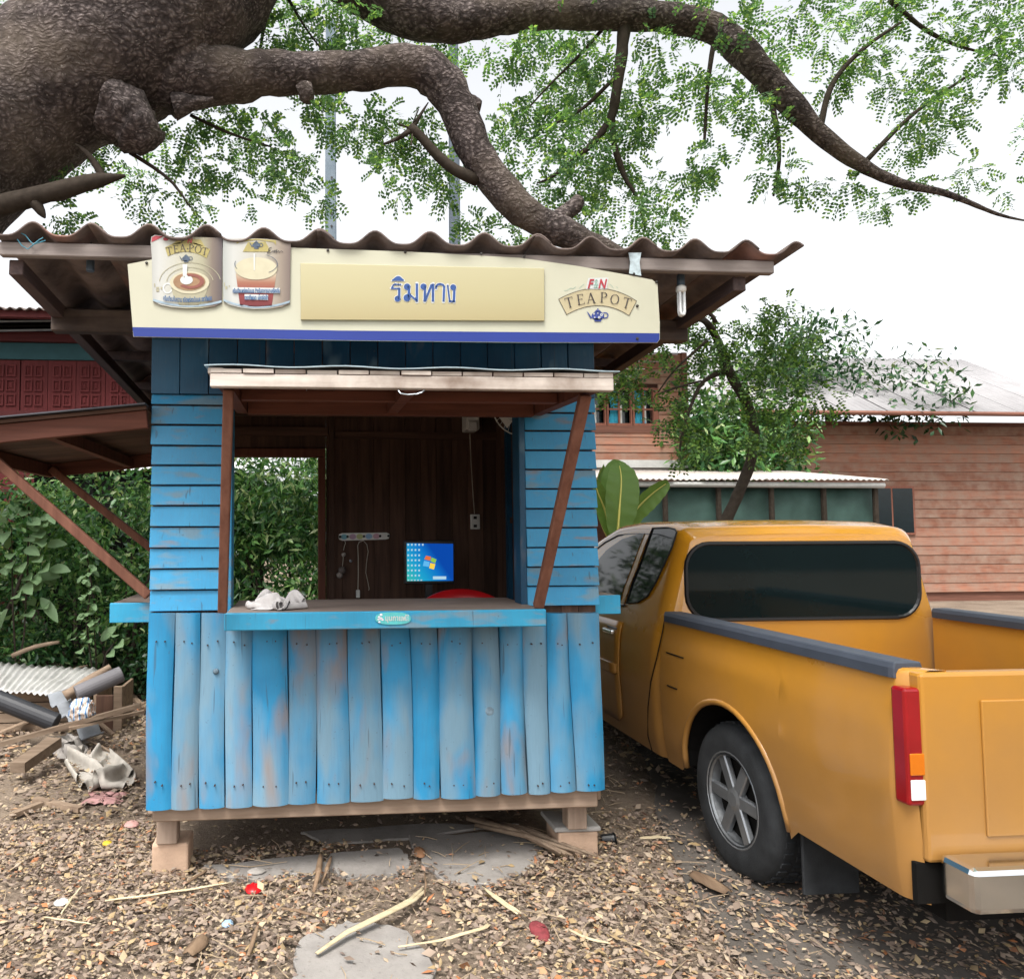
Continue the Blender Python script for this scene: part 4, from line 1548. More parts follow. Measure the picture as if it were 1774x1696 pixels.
# white breaker box, its wire and the outlet
YBX = 5.22
p0, p1 = at(808, 708, YBX), at(831, 752, YBX)
bx = T('breaker_box', 'white electric box fixed high on the back wall', 'electric box', (p0.x, YBX, p1.z))
MB().box(p0.x, p1.x, YBX, YBX + .16, p1.z + .03, p0.z + .06).build('housing', M['white_plastic'], bx, bevel=.006)
MB().box(p0.x + .01, p1.x - .02, YBX - .02, YBX + .0, p1.z + .02, p1.z + .09).build('cover', M['white_plastic'], bx, bevel=.004)
MB().box(p0.x + .02, p0.x + .028, YBX - .008, YBX, p0.z - .03, p0.z + .01).build('switch', M['black'], bx)
q0 = at(823, 904, YB - .03)
out_ = T('outlet', 'small white socket plate lower on the back wall', 'outlet', q0)
a, b_ = at(815.5, 891, YB - .03), at(831.5, 917, YB - .03)
MB().box(a.x, b_.x, YB - .035, YB - .003, b_.z, a.z).build('plate', M['white_plastic'], out_, bevel=.004)
for dz in (.03, -.03):
    MB().box(q0.x - .012, q0.x + .012, YB - .0375, YB - .0345, q0.z + dz - .01, q0.z + dz + .01).build('socket', M['black'], out_)
P = [at(814, 752, YBX), at(816, 800, YB - .03), at(819, 850, YB - .02), at(822, 890, YB - .02)]
o = MB().tube(P, .0035, 5).build('wire', M['wire'], origin=P[0])
tag(o, 'pale wire running down from the white electric box to the outlet', 'wire')

# wall fan under the flap
fc = at(905, 700, 4.35)
fan = T('wall_fan', 'white wall fan seen in the upper right of the opening', 'fan', fc)
m = MB()
R_ = .19
ax = Vector((-.55, -.8, -.15)).normalized()
ux = ax.orthogonal().normalized()
uy = ax.cross(ux)
for k in range(36):
    a = 2 * PI * k / 36
    d = ux * math.cos(a) + uy * math.sin(a)
    m.tube([fc + d * .03 + ax * .05, fc + d * R_ * .7 + ax * .04, fc + d * R_], .0016, 4, cap=False)
m.build('cage_wire', M['white_plastic'], fan)
m = MB()
for rr, off in ((R_, 0), (R_ * .6, .045)):
    m.tube([fc + (ux * math.cos(2 * PI * k / 30) + uy * math.sin(2 * PI * k / 30)) * rr + ax * off for k in range(31)], .004, 6, cap=False)
m.build('cage_ring', M['white_plastic'], fan, smooth=True)
for k in range(3):
    a = 2 * PI * k / 3
    d = ux * math.cos(a) + uy * math.sin(a)
    e = ax.cross(d)
    MB().add([fc + d * .03 - e * .02, fc + d * R_ * .85 - e * .07 - ax * .01, fc + d * R_ * .85 + e * .05 + ax * .02, fc + d * .03 + e * .02], [(0, 1, 2, 3)]).build('blade', M['white_plastic'], fan)
MB().tube([fc + ax * .055, fc - ax * .1], .035, 12).build('motor', M['white_plastic'], fan, smooth=False)
MB().beam(fc - ax * .1, (KX1 - .05, fc.y + .12, fc.z + .02), .04, .05).build('bracket', M['white_plastic'], fan)
# ------------------------------------------------------------------ yellow pickup truck
def mat_paint():
    b = NB('dusty yellow car paint')
    v = b.coords((1, 1, 1), rnd=False)
    tc = b.n('ShaderNodeTexCoord')
    sp = b.n('ShaderNodeSeparateXYZ')
    b.l(tc.outputs['Object'], sp.inputs[0])
    nz = b.noise(v, 2.5, 5, .6)
    ad = b.n('ShaderNodeMath', operation='MULTIPLY_ADD')
    ad.inputs[1].default_value = .4
    zm = b.n('ShaderNodeMath', operation='MULTIPLY')
    zm.inputs[1].default_value = .6
    b.l(sp.outputs[2], zm.inputs[0])
    b.l(nz, ad.inputs[0])
    b.l(zm.outputs[0], ad.inputs[2])
    dust = b.ramp(ad.outputs[0], [(.42, .74), (.66, .5), (.9, .2), (1.0, .08)])  # low dust, laid on thicker to stand in for shade down the side
    c = b.mix(dust, col('#c28519'), col('#7d5f40'))
    ro = b.ramp(dust, [(.1, .16), (.6, .6)])
    p = b.principled(c, ro, None, 0, .5)
    p.inputs['Coat Weight'].default_value = .6
    p.inputs['Coat Roughness'].default_value = .08
    return b.m


M['paint'] = mat_paint()
M['glass'] = mat_plain('dark tinted car glass', '#0e1a1c', .05, .3, var=.05)
M['trim'] = mat_plain('dark grey bed trim', '#3d434e', .6, .4)
M['light_red'] = mat_plain('red tail lamp lens', '#8a1016', .15, .5)
M['amber'] = mat_plain('amber lamp lens', '#c46a12', .2)
M['under'] = mat_plain('dark underbody', '#151413', .9, .1)
M['rim'] = mat_plain('dusty alloy rim', '#8c8f92', .4, .5, .7, var=.2)
XC = 2.83
tr = T('pickup_truck', 'dusty yellow pickup truck parked close along the right side of the kiosk', 'pickup truck', (XC, 4.6, 0))
_z = [.30, .45, .75, .95, 1.04, 1.60, 1.70]
_x = [1.995, 1.968, 1.95, 1.962, 1.985, 2.135, 2.165]


def XS(z): return float(np.interp(z, _z, _x))


def onside(px, py, off=0.004):
    X = 2.0
    for _ in range(8):
        p = atX(px, py, X)
        X = XS(p.z)
    p = atX(px, py, X)
    return Vector((p.x - off, p.y, p.z))


REAR, CABB, FRONT = 2.36, 4.10, 7.20
WY, WYF, WR = 3.45, 6.45, .345
SILL = .33


def zbot(y):
    z = SILL + (.05 if y < 3.0 else 0)
    for wy in (WY, WYF):
        d = abs(y - wy)
        if d < .43:
            z = max(z, .36 + math.sqrt(.43 ** 2 - d * d))
    return z


def ystations(a, b_, extra):
    s = set()
    y = a
    while y < b_:
        s.add(round(y, 3)); y += .06
    s.add(b_)
    for wy in (WY, WYF):
        for k in range(33):
            yy = wy - .43 * math.cos(PI * k / 32)
            if a < yy < b_: s.add(round(yy, 3))
    for e in extra:
        if a <= e <= b_: s.add(e)
    return sorted(s)


def roofz(y):
    pts = [(CABB, 1.585), (4.16, 1.63), (4.35, 1.665), (4.8, 1.672), (5.05, 1.655), (5.35, 1.56), (5.62, 1.40), (5.95, 1.20), (6.15, 1.065), (6.5, 1.03), (6.95, .95), (7.12, .86), (7.2, .72)]
    return float(np.interp(y, [p[0] for p in pts], [p[1] for p in pts]))


def section(y, inset):
    zt = roofz(y)
    zb = min(zbot(y), zt - .1)
    rr = .075 if zt > 1.2 else .05
    ze = zt - rr
    L = []
    zs = [zb + (ze - zb) * k / 16 for k in range(17)]
    for z in zs: L.append((XS(z) + inset, z))
    xe = XS(ze) + inset
    for k in range(1, 6):
        a = PI / 2 * k / 5
        L.append((xe + rr * 1.3 * (1 - math.cos(a)) , ze + rr * math.sin(a) * .85))
    xl = L[-1][0]
    for k in range(1, 7):
        t = k / 6
        L.append((xl + (XC - xl) * t, L[21][1] + (zt - L[21][1]) * math.sin(t * PI / 2)))
    return L


rows = []
for y in ystations(CABB, FRONT, [4.105, 4.115, 4.13, 4.16, 4.2, 7.16, 7.19]):
    d = y - CABB
    ins = .05 * max(0, 1 - d / .09) ** 2.2 + .10 * max(0, (y - 7.0) / .2) ** 2
    sec = section(y, ins)
    L = [(x, y, z) for x, z in sec]
    Rr = [(2 * XC - x, y, z) for x, z in reversed(sec[:-1])]
    rows.append(L + Rr)
m = MB().grid(rows)
m.f.append(tuple(range(len(rows[0]))))
m.f.append(tuple(reversed(range(len(m.v) - len(rows[0]), len(m.v)))))
cab = m.build('cab', M['paint'], tr, smooth=True)
es = cab.modifiers.new('edges', 'EDGE_SPLIT'); es.split_angle = math.radians(50)

# cargo bed
RZ = 1.135
BF = CABB - .025
rows = []
for y in ystations(REAR, BF, [REAR + .01, REAR + .03, REAR + .07]):
    zb = zbot(y)
    ins = .045 * max(0, 1 - (y - REAR) / .08) ** 2
    zs = [zb + (RZ - .02 - zb) * k / 14 for k in range(15)]
    L = [(XS(min(z, 1.04)) + ins, y, z) for z in zs]
    xr = XS(1.04) + ins
    L += [(xr + .01, y, RZ - .005), (xr + .025, y, RZ), (xr + .085, y, RZ), (xr + .09, y, RZ - .02), (xr + .09, y, .72), (XC, y, .72)]
    rows.append(L + [(2 * XC - x, yy, z) for x, yy, z in reversed(L[:-1])])
m = MB().grid(rows)
n_ = len(rows[0])
m.f.append(tuple(reversed(range(len(m.v) - n_, len(m.v)))))
bed = m.build('cargo_bed', M['paint'], tr, smooth=True)
es = bed.modifiers.new('edges', 'EDGE_SPLIT'); es.split_angle = math.radians(45)
m = MB().box(XS(1.04) + .02, 2 * XC - XS(1.04) - .02, REAR - .02, REAR + .035, .52, 1.13)
tg = m.build('tailgate', M['paint'], tr, bevel=.012, seg=2)
MB().box(XC - .62, XC + .62, REAR - .028, REAR - .0195, .60, 1.04).build('pressed_panel', M['paint'], tg, bevel=.008, seg=2)
MB().box(XS(.6) + .02, 2 * XC - XS(.6) - .02, REAR - .0, REAR + .02, .385, .515).build('rear_valance', M['under'], tr)
MB().box(XC - .11, XC + .11, REAR - .045, REAR - .0285, .84, .93).build('handle', M['black'], tg, bevel=.004)
# dark rail caps on both bed sides
for sx in (-1, 1):
    m = MB()
    ring_ = []
    for y in (BF - .005, BF - .02, REAR + .08, REAR + .06):
        w0 = .0 if y in (BF - .005, REAR + .06) else .006
        xs_ = [XC + sx * (XC - (XS(1.04) + a)) for a in (-.004 - w0, -.004 - w0, .0, .095, .1 + w0, .1 + w0)]
        zs_ = [RZ - .035, RZ - .002, RZ + .018, RZ + .018, RZ - .002, RZ - .035]
        ring_.append([(x, y, z) for x, z in zip(xs_, zs_)])
    m.grid(ring_)
    m.f.append((0, 1, 2, 3, 4, 5))
    m.f.append(tuple(18 + k for k in (5, 4, 3, 2, 1, 0)))
    m.build('rail_cap', M['trim'], tr, bevel=.004)
# tail lamps and bumper
for sx in (-1, 1):
    x = XC + sx * (XC - XS(.9) - .045)
    tl = MB().box(x - .05, x + .05, REAR - .012, REAR + .05, .70, 1.08).build('tail_lamp', M['light_red'], tr, bevel=.01, seg=2)
    MB().box(x - .042, x + .042, REAR - .017, REAR - .011, .80, .87).build('amber_lens', M['amber'], tl, bevel=.002)
    MB().box(x - .042, x + .042, REAR - .017, REAR - .011, .72, .785).build('clear_lens', M['lampglass'], tl, bevel=.002)
    xw = XC + sx * (XC - XS(.6) + .0)
bp = MB()
bp.box(XC - .80, XC + .80, REAR - .16, REAR - .03, .42, .56)
bp.build('bumper', M['chrome'], tr, bevel=.02, seg=2)
for sx in (-.5, .5):
    MB().box(XC + sx - .03, XC + sx + .03, REAR - .04, REAR + .2, .44, .52).build('bumper_bracket', M['under'], tr)
MB().box(XC - .26, XC + .26, REAR - .034, REAR - .0285, .62, .73).build('blank_plate_panel', M['trim'], tr)
# underbody and wheel housings
MB().box(2.12, 3.54, REAR + .05, 7.0, .30, .60).build('underbody', M['under'], tr)
for wy in (WY, WYF):
    for sx in (-1, 1):
        m = MB()
        rows = []
        xa, xb = XC + sx * (XC - 1.985), XC + sx * (XC - 2.30)
        for k in range(17):
            a = PI * k / 16
            rows.append([(x, wy - .435 * math.cos(a), .36 + .435 * math.sin(a)) for x in (xa, xb)])
        m.grid(rows)
        k0 = len(m.v)
        m.v += [(xb, r[1][1], r[1][2]) for r in rows]
        m.f.append(tuple(range(k0, k0 + 17)))
        m.build('wheel_housing', M['under'], tr)
        # wheel
        xo = XC + sx * (XC - 1.985)
        s_ = sx
        prof = [(.20, .0), (.235, -.004), (.30, -.008), (.335, .012), (WR, .035), (WR, .19), (.335, .21), (.25, .22), (.18, .21)]
        w = MB().lathe((xo, wy, WR - .005), [(r, -h * s_) for r, h in prof], 'x', 40, False).build('tyre', M['rubber'], tr, smooth=True)
        tread = MB()
        for k in range(40):
            a = 2 * PI * k / 40
            for xx in (.06, .12, .165):
                c = Vector((xo - s_ * xx, wy + (WR + .001) * math.cos(a + xx), WR - .005 + (WR + .001) * math.sin(a + xx)))
                tread.beam(c - Vector((s_ * .02, 0, 0)), c + Vector((s_ * .02, 0, 0)), .025, .012, up=(0, math.cos(a + xx), math.sin(a + xx)))
        tread.build('tread', M['rubber'], w)
        rm = MB().lathe((xo, wy, WR - .005), [(.215, -s_ * .012), (.222, s_ * .0), (.212, s_ * .004), (.198, -s_ * .012), (.19, -s_ * .05), (.186, -s_ * .05), (.19, -s_ * .012)][:7], 'x', 32, False)
        rm_o = rm.build('rim', M['rim'], tr)
        MB().lathe((xo, wy, WR - .005), [(.192, -s_ * .05), (.19, -s_ * .06), (.02, -s_ * .06)], 'x', 28).build('rim_dish', M['under'], rm_o)  # dark rim dish, shade between the spokes put into its colour
        MB().lathe((xo, wy, WR - .005), [(.06, -s_ * .045), (.058, -s_ * .012), (.03, -s_ * .004)], 'x', 20).build('hub_cap', M['rim'], rm_o, smooth=False)
        for k in range(6):
            a = 2 * PI * k / 6
            d = Vector((0, math.cos(a), math.sin(a)))
            c = Vector((xo - s_ * .025, wy, WR - .005))
            MB().beam(c + d * .04, c + d * .2, .06, .03, up=(1, 0, 0)).build('spoke', M['rim'], rm_o, bevel=.006)
for sx in (-1, 1):
    x = XC + sx * .70
    MB().box(x - .12, x + .12, WY - .47, WY - .455, .12, .50).build('mud_flap', M['rubber'], tr, bevel=.004)
# raised arch lips
for wy in (WY, WYF):
    for sx in (-1, 1):
        pts = []
        for k in range(25):
            a = PI * (.0 + k / 24)
            y, z = wy - .425 * math.cos(a), .36 + .425 * math.sin(a)
            pts.append((XC + sx * (XC - XS(z) - .006), y, z))
        MB().tube(pts, .016, 8).build('arch_lip', M['paint'], tr, smooth=True)

# door panel, slightly proud of the cab side, with its windows, handle and moulding
DY0, DY1 = 4.62, 5.72


def patch(y0, y1, z0, z1, off, rc=.07, ny=14, nz=14, back=False):
    rows = []
    for j in range(nz + 1):
        z = z0 + (z1 - z0) * j / nz
        ed = min(z - z0, 9)
        cut = rc - math.sqrt(max(0, rc * rc - (rc - ed) ** 2)) if ed < rc else 0
        a, b_ = y0 + cut, y1 - cut
        rows.append([(XS(z) - off, a + (b_ - a) * i / ny, z) for i in range(ny + 1)])
    return rows


def mirrored(rows): return [[(2 * XC - x, y, z) for x, y, z in r] for r in rows]


for mir in (False, True):
    r = patch(DY0, DY1, .40, 1.03, .006)
    if mir: r = mirrored(r)
    m = MB().grid(r)
    d_ = m.build('door', M['paint'], tr, smooth=True)
    md = d_.modifiers.new('t', 'SOLIDIFY'); md.thickness = .008; md.offset = 0
    sgn = 1 if mir else -1
    hx = XC + sgn * (XC - XS(.96) + .028)
    hb = MB().box(hx - .014, hx + .014, DY0 + .05, DY0 + .20, .945, .975)
    hb.build('handle', M['chrome'], d_, bevel=.009, seg=2)
    MB().box(hx - sgn * .03 - .008, hx - sgn * .03 + .008, DY0 + .045, DY0 + .205, .925, .99).build('handle_recess', M['black'], d_, bevel=.005)
    r = patch(DY0 + .02, DY1 + .2, .70, .765, .018, rc=.02)
    if mir: r = mirrored(r)
    mo_ = MB().grid(r).build('moulding', M['paint'], tr, smooth=True)
    md = mo_.modifiers.new('t', 'SOLIDIFY'); md.thickness = .02; md.offset = 0

def side_glass(pix, name, off, mat, parent=tr):
    P = [onside(px, py, off) for px, py in pix]
    o1 = MB().poly(P).build(name, mat, parent)
    P2 = [(2 * XC - p.x, p.y, p.z) for p in P]
    MB().poly(P2).build(name, mat, parent)


frame_px = [(1030, 972), (1052, 945), (1080, 928), (1110, 919), (1130, 917), (1118, 945), (1104, 985), (1092, 1015), (1082, 1046), (1060, 1051), (1012, 1056), (1010, 1000)]
glass_px = [(1030, 980), (1053, 953), (1080, 934), (1108, 925), (1119, 924), (1108, 952), (1094, 990), (1083, 1018), (1077, 1041), (1058, 1045), (1012, 1050), (1012, 1005)]
quarter_px = [(1133, 915), (1160, 914), (1172, 917), (1175, 922), (1166, 950), (1150, 985), (1137, 1012), (1124, 1033), (1108, 1043), (1087, 1045), (1097, 1013), (1112, 975), (1125, 938)]
side_glass(frame_px, 'window_frame', .006, M['paint'])
side_glass(glass_px, 'side_window', .010, M['glass'])
side_glass(quarter_px, 'quarter_window', .006, M['glass'])
seal = [onside(px, py, .009) for px, py in quarter_px]
MB().tube(seal + [seal[0], seal[1]], .005, 5).build('window_seal', M['black'], tr)
seal = [onside(px, py, .010) for px, py in [(1012, 1053), (1058, 1049), (1084, 1048)]]
MB().tube(seal, .008, 6).build('window_seal', M['black'], tr)
# roof drip moulding along the roof edge
MB().tube([(XS(roofz(y) - .085) - .001, y, roofz(y) - .085) for y in (4.22, 4.4, 4.7, 5.0, 5.2, 5.4, 5.6, 5.8, 6.0)], .006, 6).build('drip_moulding', M['trim'], tr)
# rear window of the cab and windscreen
def rrect(x0, x1, z0, z1, r, fn, n=6):
    out = []
    for cx, cz, a0 in ((x1 - r, z0 + r, -PI / 2), (x1 - r, z1 - r, 0), (x0 + r, z1 - r, PI / 2), (x0 + r, z0 + r, PI)):
        for k in range(n + 1):
            a = a0 + PI / 2 * k / n
            out.append(fn(cx + r * math.cos(a), cz + r * math.sin(a)))
    return out


rw = rrect(XC - .70, XC + .70, 1.10, 1.53, .14, lambda x, z: (x, CABB - .006, z))
MB().poly(rw).build('rear_window', M['glass'], tr)
MB().tube([(x, CABB - .004, z) for x, y, z in rw] + [(rw[0][0], CABB - .004, rw[0][2])], .012, 6).build('window_seal', M['black'], tr)
ws = []
for y in (5.12, 6.08):
    z = roofz(y)
    xe = XS(z - .06) + .10
    ws.append((xe, y, z)); ws.append((2 * XC - xe, y, z))
nrm = Vector((0, .46, .88)) * .012
P = [Vector(ws[0]), Vector(ws[1]), Vector(ws[3]), Vector(ws[2])]
pa = []
for k in range(9):
    t = k / 8
    y = 5.12 + (6.08 - 5.12) * t
    z = roofz(y)
    xe = XS(z - .06) + .12
    pa.append([(xe + (2 * (XC - xe)) * i / 8, y, z + .012 + 0 * i) for i in range(9)])
MB().grid(pa).build('windscreen', M['glass'], tr, smooth=True)
for sx in (-1, 1):
    x = XC + sx * .68
    MB().box(x - .13, x + .13, FRONT - .1, FRONT + .005, .66, .80).build('headlight', M['lampglass'], tr, bevel=.03, seg=2)
MB().box(XC - .45, XC + .45, FRONT - .05, FRONT + .01, .62, .76).build('grille', M['black'], tr, bevel=.01)
MB().box(XC - .82, XC + .82, FRONT - .1, FRONT + .07, .36, .56).build('bumper', M['paint'], tr, bevel=.04, seg=2)
# body line between cab and rear quarter, small slots
seam = [onside(px, py, .001) for px, py in [(1153, 1068), (1147, 1100), (1138, 1140), (1128, 1180), (1123, 1225), (1123, 1275), (1130, 1300)]]
MB().tube(seam, .0035, 5).build('panel_seam', M['under'], tr)
for a, b_ in (((1155, 1130), (1184, 1140)), ((1156, 1187), (1173, 1194))):
    MB().tube([onside(*a, .0), onside(*b_, .0)], .004, 5).build('body_slot', M['under'], tr)
# ------------------------------------------------------------------ tree overhead
def bark_tube(pts, rad, n=40, seg=.10, amp=.07, seed=0, sub=True):
    P = [Vector(p) for p in pts]
    # Catmull-Rom resample
    C, Rr = [], []
    for i in range(len(P) - 1):
        p0, p1, p2, p3 = P[max(i - 1, 0)], P[i], P[i + 1], P[min(i + 2, len(P) - 1)]
        k = max(2, int((p2 - p1).length / seg))
        for j in range(k):
            t = j / k
            C.append(.5 * ((2 * p1) + (p2 - p0) * t + (2 * p0 - 5 * p1 + 4 * p2 - p3) * t * t + (3 * p1 - p0 - 3 * p2 + p3) * t ** 3))
            Rr.append(rad[i] * (1 - t) + rad[i + 1] * t)
    C.append(P[-1]); Rr.append(rad[-1])
    m = MB()
    m.tube(C, Rr, n)
    V = []
    N_ = len(C) * n
    for i, v in enumerate(m.v):
        ci = min(i // n, len(C) - 1)
        d = Vector(v) - C[ci]
        r = Rr[ci]
        q = Vector(v)
        k = 1 + amp * 1.6 * mnoise.fractal(q * 1.3 / max(r, .12) * .5 + Vector((seed, 0, 0)), 1, 2, 3) + amp * .55 * mnoise.fractal(q * 9, 1, 2, 3) * min(1, .2 / r + .3)
        V.append(tuple(C[ci] + d * k))
    m.v = V
    return m


YT = 6.0
def tp(lst, Y=YT):
    P, R_ = [], []
    for q in lst:
        yy = q[3] if len(q) > 3 else Y
        P.append(at(q[0], q[1], yy)); R_.append(q[2] * yy / FPX)
    return P, R_


b0 = at(-560, 1000, 6.4); 
tree = T('rain_tree', 'huge old tree with dark bark leaning over the kiosk roof from the left', 'tree', (b0.x, 6.4, 0))
P, R_ = tp([(-520, 760, 165, 6.3), (-330, 480, 150, 6.2), (-120, 290, 140), (40, 175, 128), (190, 90, 128), (330, 0, 118), (430, -130, 100), (480, -300, 85)])
P = [Vector((b0.x - .25, 6.4, -.2)), Vector((b0.x - .1, 6.4, .5))] + P
R_ = [1.05, .9] + R_
bark_tube(P, R_, 80, .10, .06, 1).build('trunk', M['bark'], tree, smooth=True)
P, R_ = tp([(180, 150, 60), (290, 118, 80), (370, 132, 52), (450, 129, 38), (560, 126, 34), (650, 119, 33), (716, 115, 34), (762, 138, 38), (793, 190, 33), (822, 262, 30), (868, 328, 30), (918, 374, 28), (972, 402, 26), (1030, 428, 22), (1092, 450, 12), (1150, 464, 7), (1192, 472, 3)])
bark_tube(P, R_, 40, .07, .08, 2).build('limb', M['bark'], tree, smooth=True)
P, R_ = tp([(360, -60, 60, 6.3), (500, -90, 48, 6.3), (600, -40, 46, 6.3), (690, 12, 44, 6.3), (770, 34, 40, 6.3), (850, 31, 32, 6.3), (930, 22, 28, 6.3), (1040, 26, 26, 6.3), (1150, 30, 26, 6.3), (1235, 50, 25, 6.3), (1300, 105, 25, 6.2), (1360, 170, 22, 6.2), (1420, 232, 17, 6.2), (1490, 285, 12, 6.2), (1560, 318, 8, 6.2), (1640, 336, 6, 6.3), (1730, 372, 3, 6.4), (1790, 385, 1, 6.4)])
bark_tube(P, R_, 36, .08, .08, 3).build('limb', M['bark'], tree, smooth=True)
# knobs and cut stubs
for lst, Y in (([(190, 190, 50), (222, 208, 50), (250, 232, 38), (266, 246, 26), (270, 250, 10)], 5.75), ([(790, 178, 20), (818, 185, 16), (832, 188, 12)], 6.0), ([(528, 150, 16), (532, 168, 12), (535, 178, 5)], 5.9),
               ([(950, 400, 22), (975, 375, 16), (1004, 346, 11)], 6.0), ([(300, 185, 22), (335, 178, 12), (370, 172, 5)], 5.9)):
    P, R_ = tp(lst, Y)
    bark_tube(P, R_, 24, .04, .24, 5).build('stub', M['bark'], tree, smooth=True)
for lst, Y in (([(-40, 368, 20), (40, 346, 17), (120, 325, 16), (170, 313, 12), (217, 305, 3)], 5.7), ([(62, 352, 12), (72, 368, 8), (78, 378, 2)], 5.7), ([(180, 318, 8), (172, 295, 7), (150, 265, 5), (130, 250, 2)], 5.8),
               ([(828, 312, 12), (790, 296, 10), (758, 270, 9), (730, 238, 8), (710, 220, 8)], 6.0), ([(715, 222, 5), (728, 200, 3), (742, 178, 1)], 6.0), ([(712, 226, 5), (690, 240, 4), (665, 250, 2)], 6.0),
               ([(1085, 20, 13), (1077, 95, 11), (1068, 160, 9), (1058, 205, 8), (1030, 245, 6), (1005, 268, 5), (960, 305, 3), (930, 318, 1.5)], 6.3), ([(1060, 200, 6), (1064, 250, 5), (1074, 285, 6), (1086, 315, 4), (1105, 345, 2.5), (1118, 400, 1.5)], 6.3),
               ([(1070, 130, 4), (1010, 188, 3), (960, 215, 2)], 6.3), ([(225, 265, 4), (265, 290, 3.5), (300, 318, 2.5), (330, 360, 1.5)], 5.9), ([(330, 200, 3), (400, 232, 2.5), (470, 255, 1.5)], 6.2),
               ([(1060, 32, 4), (1010, 90, 3), (950, 150, 2), (900, 205, 1)], 6.4), ([(470, 0, 4), (455, 60, 3), (450, 95, 2)], 6.4), ([(500, 0, 3), (530, 50, 2), (560, 90, 1)], 6.4),
               ([(1240, 60, 6), (1228, 130, 4), (1220, 250, 2)], 6.6), ([(1420, 230, 6), (1440, 150, 5), (1490, 90, 4), (1560, 40, 2)], 6.4), ([(1330, 140, 6), (1350, 260, 4), (1340, 340, 2)], 6.5), ([(1500, 280, 5), (1580, 200, 4), (1680, 130, 2)], 6.6),
               ([(1540, 0, 5), (1600, 50, 4), (1660, 80, 3), (1740, 100, 1)], 7.2)):
    P, R_ = tp(lst, Y)
    bark_tube(P, R_, 10, .08, .1, 8).build('branch', M['twig'], tree, smooth=True)
# shoot of thin twigs at the broken branch tip
m = MB()
for (a, b_) in (((712, 222), (725, 190)), ((708, 222), (690, 215)), ((705, 226), (680, 245)), ((715, 228), (712, 252))):
    m.tube([at(*a, 6.0), at(*b_, 5.95)], .008, 4)
m.build('twigs', M['twig'], tree)

clumps = [(118, 292, 30), (148, 268, 30), (182, 262, 26), (100, 395, 18), (118, 372, 20), (138, 398, 18), (236, 302, 28), (250, 350, 26), (268, 384, 14), (296, 254, 34), (330, 212, 32), (345, 290, 30), (312, 330, 20), (350, 358, 24), (330, 396, 16),
          (385, 200, 38), (425, 248, 40), (405, 296, 26), (452, 232, 34), (478, 268, 36), (498, 302, 30), (516, 330, 16), (440, 350, 14), (545, 186, 30), (572, 214, 28), (600, 238, 22), (622, 226, 22), (562, 342, 24), (545, 362, 14), (520, 272, 24), (575, 170, 22),
          (485, 72, 30), (560, 66, 40), (585, 95, 26), (622, 58, 30), (520, 58, 26), (690, 84, 30), (742, 100, 22), (792, 90, 34), (655, 56, 22), (460, 60, 22), (600, 20, 40), (500, 15, 40), (700, 15, 30), (800, 20, 30), (760, 60, 26),
          (640, 200, 22), (660, 214, 32), (690, 240, 32), (668, 252, 26), (722, 230, 32), (738, 210, 22), (665, 300, 20), (700, 322, 18), (690, 340, 14), (735, 282, 28), (748, 308, 22), (760, 290, 28), (775, 330, 22), (802, 300, 26), (650, 292, 12), (800, 372, 20),
          (900, 90, 30), (930, 70, 30), (990, 78, 36), (1012, 104, 36), (962, 142, 40), (1000, 160, 38), (1042, 110, 26), (940, 190, 40), (1000, 200, 40), (902, 212, 32), (872, 242, 36), (960, 240, 38), (1050, 182, 36), (1102, 150, 36), (1132, 190, 34), (1092, 220, 38),
          (1022, 252, 40), (1080, 272, 38), (982, 292, 36), (1032, 312, 38), (868, 302, 26), (922, 332, 36), (992, 342, 36), (1062, 332, 36), (1122, 322, 32), (1140, 362, 36), (1102, 402, 26), (1160, 402, 26), (1022, 382, 32), (962, 362, 28), (1202, 132, 30), (1226, 152, 30),
          (1222, 192, 34), (1230, 272, 28), (1200, 302, 24), (1216, 316, 22), (1150, 90, 22), (862, 402, 26), (900, 412, 26), (832, 392, 22), (852, 100, 18), (842, 76, 16), (880, 130, 16), (1130, 60, 22), (1180, 66, 20),
          # the tree goes on beyond the photograph's right edge
          (1290, 40, 30), (1320, 130, 36), (1345, 90, 30), (1300, 180, 30), (1330, 230, 34), (1345, 300, 30), (1390, 330, 30), (1430, 60, 34), (1480, 110, 38), (1445, 150, 30), (1520, 80, 34), (1560, 150, 40), (1600, 190, 36), (1630, 230, 38), (1580, 250, 34), (1650, 160, 28),
          (1460, 330, 26), (1520, 350, 30), (1580, 330, 26), (1720, 80, 36), (1745, 110, 36), (1700, 30, 34), (1760, 30, 30), (1640, 40, 30), (1550, 20, 34), (1480, 20, 34), (1390, 20, 34), (1610, 110, 26), (1680, 300, 26), (1740, 330, 20),
          (10, 30, 24), (60, 20, 20), (930, 20, 30), (1030, 10, 34), (1190, 10, 36), (1100, 15, 24)]
Ps, Ds = [], []
rng = np.random.default_rng(11)
for (px, py, r) in clumps:
    Y = 6.5 + rng.uniform(-.5, .9)
    c = np.array(at(px, py, Y))
    rw_ = r * Y / FPX * 1.12
    ns = int(33 * (r / 30) ** 2)
    d = rng.normal(0, 1, (ns, 3)); d = unit(d) * (rng.uniform(0, 1, (ns, 1)) ** .45)
    Ps.append(c + d * rw_ * np.array([1, 1.2, .95]))
    dd = d + rng.normal(0, .5, (ns, 3)); dd[:, 2] -= .35
    Ds.append(dd)
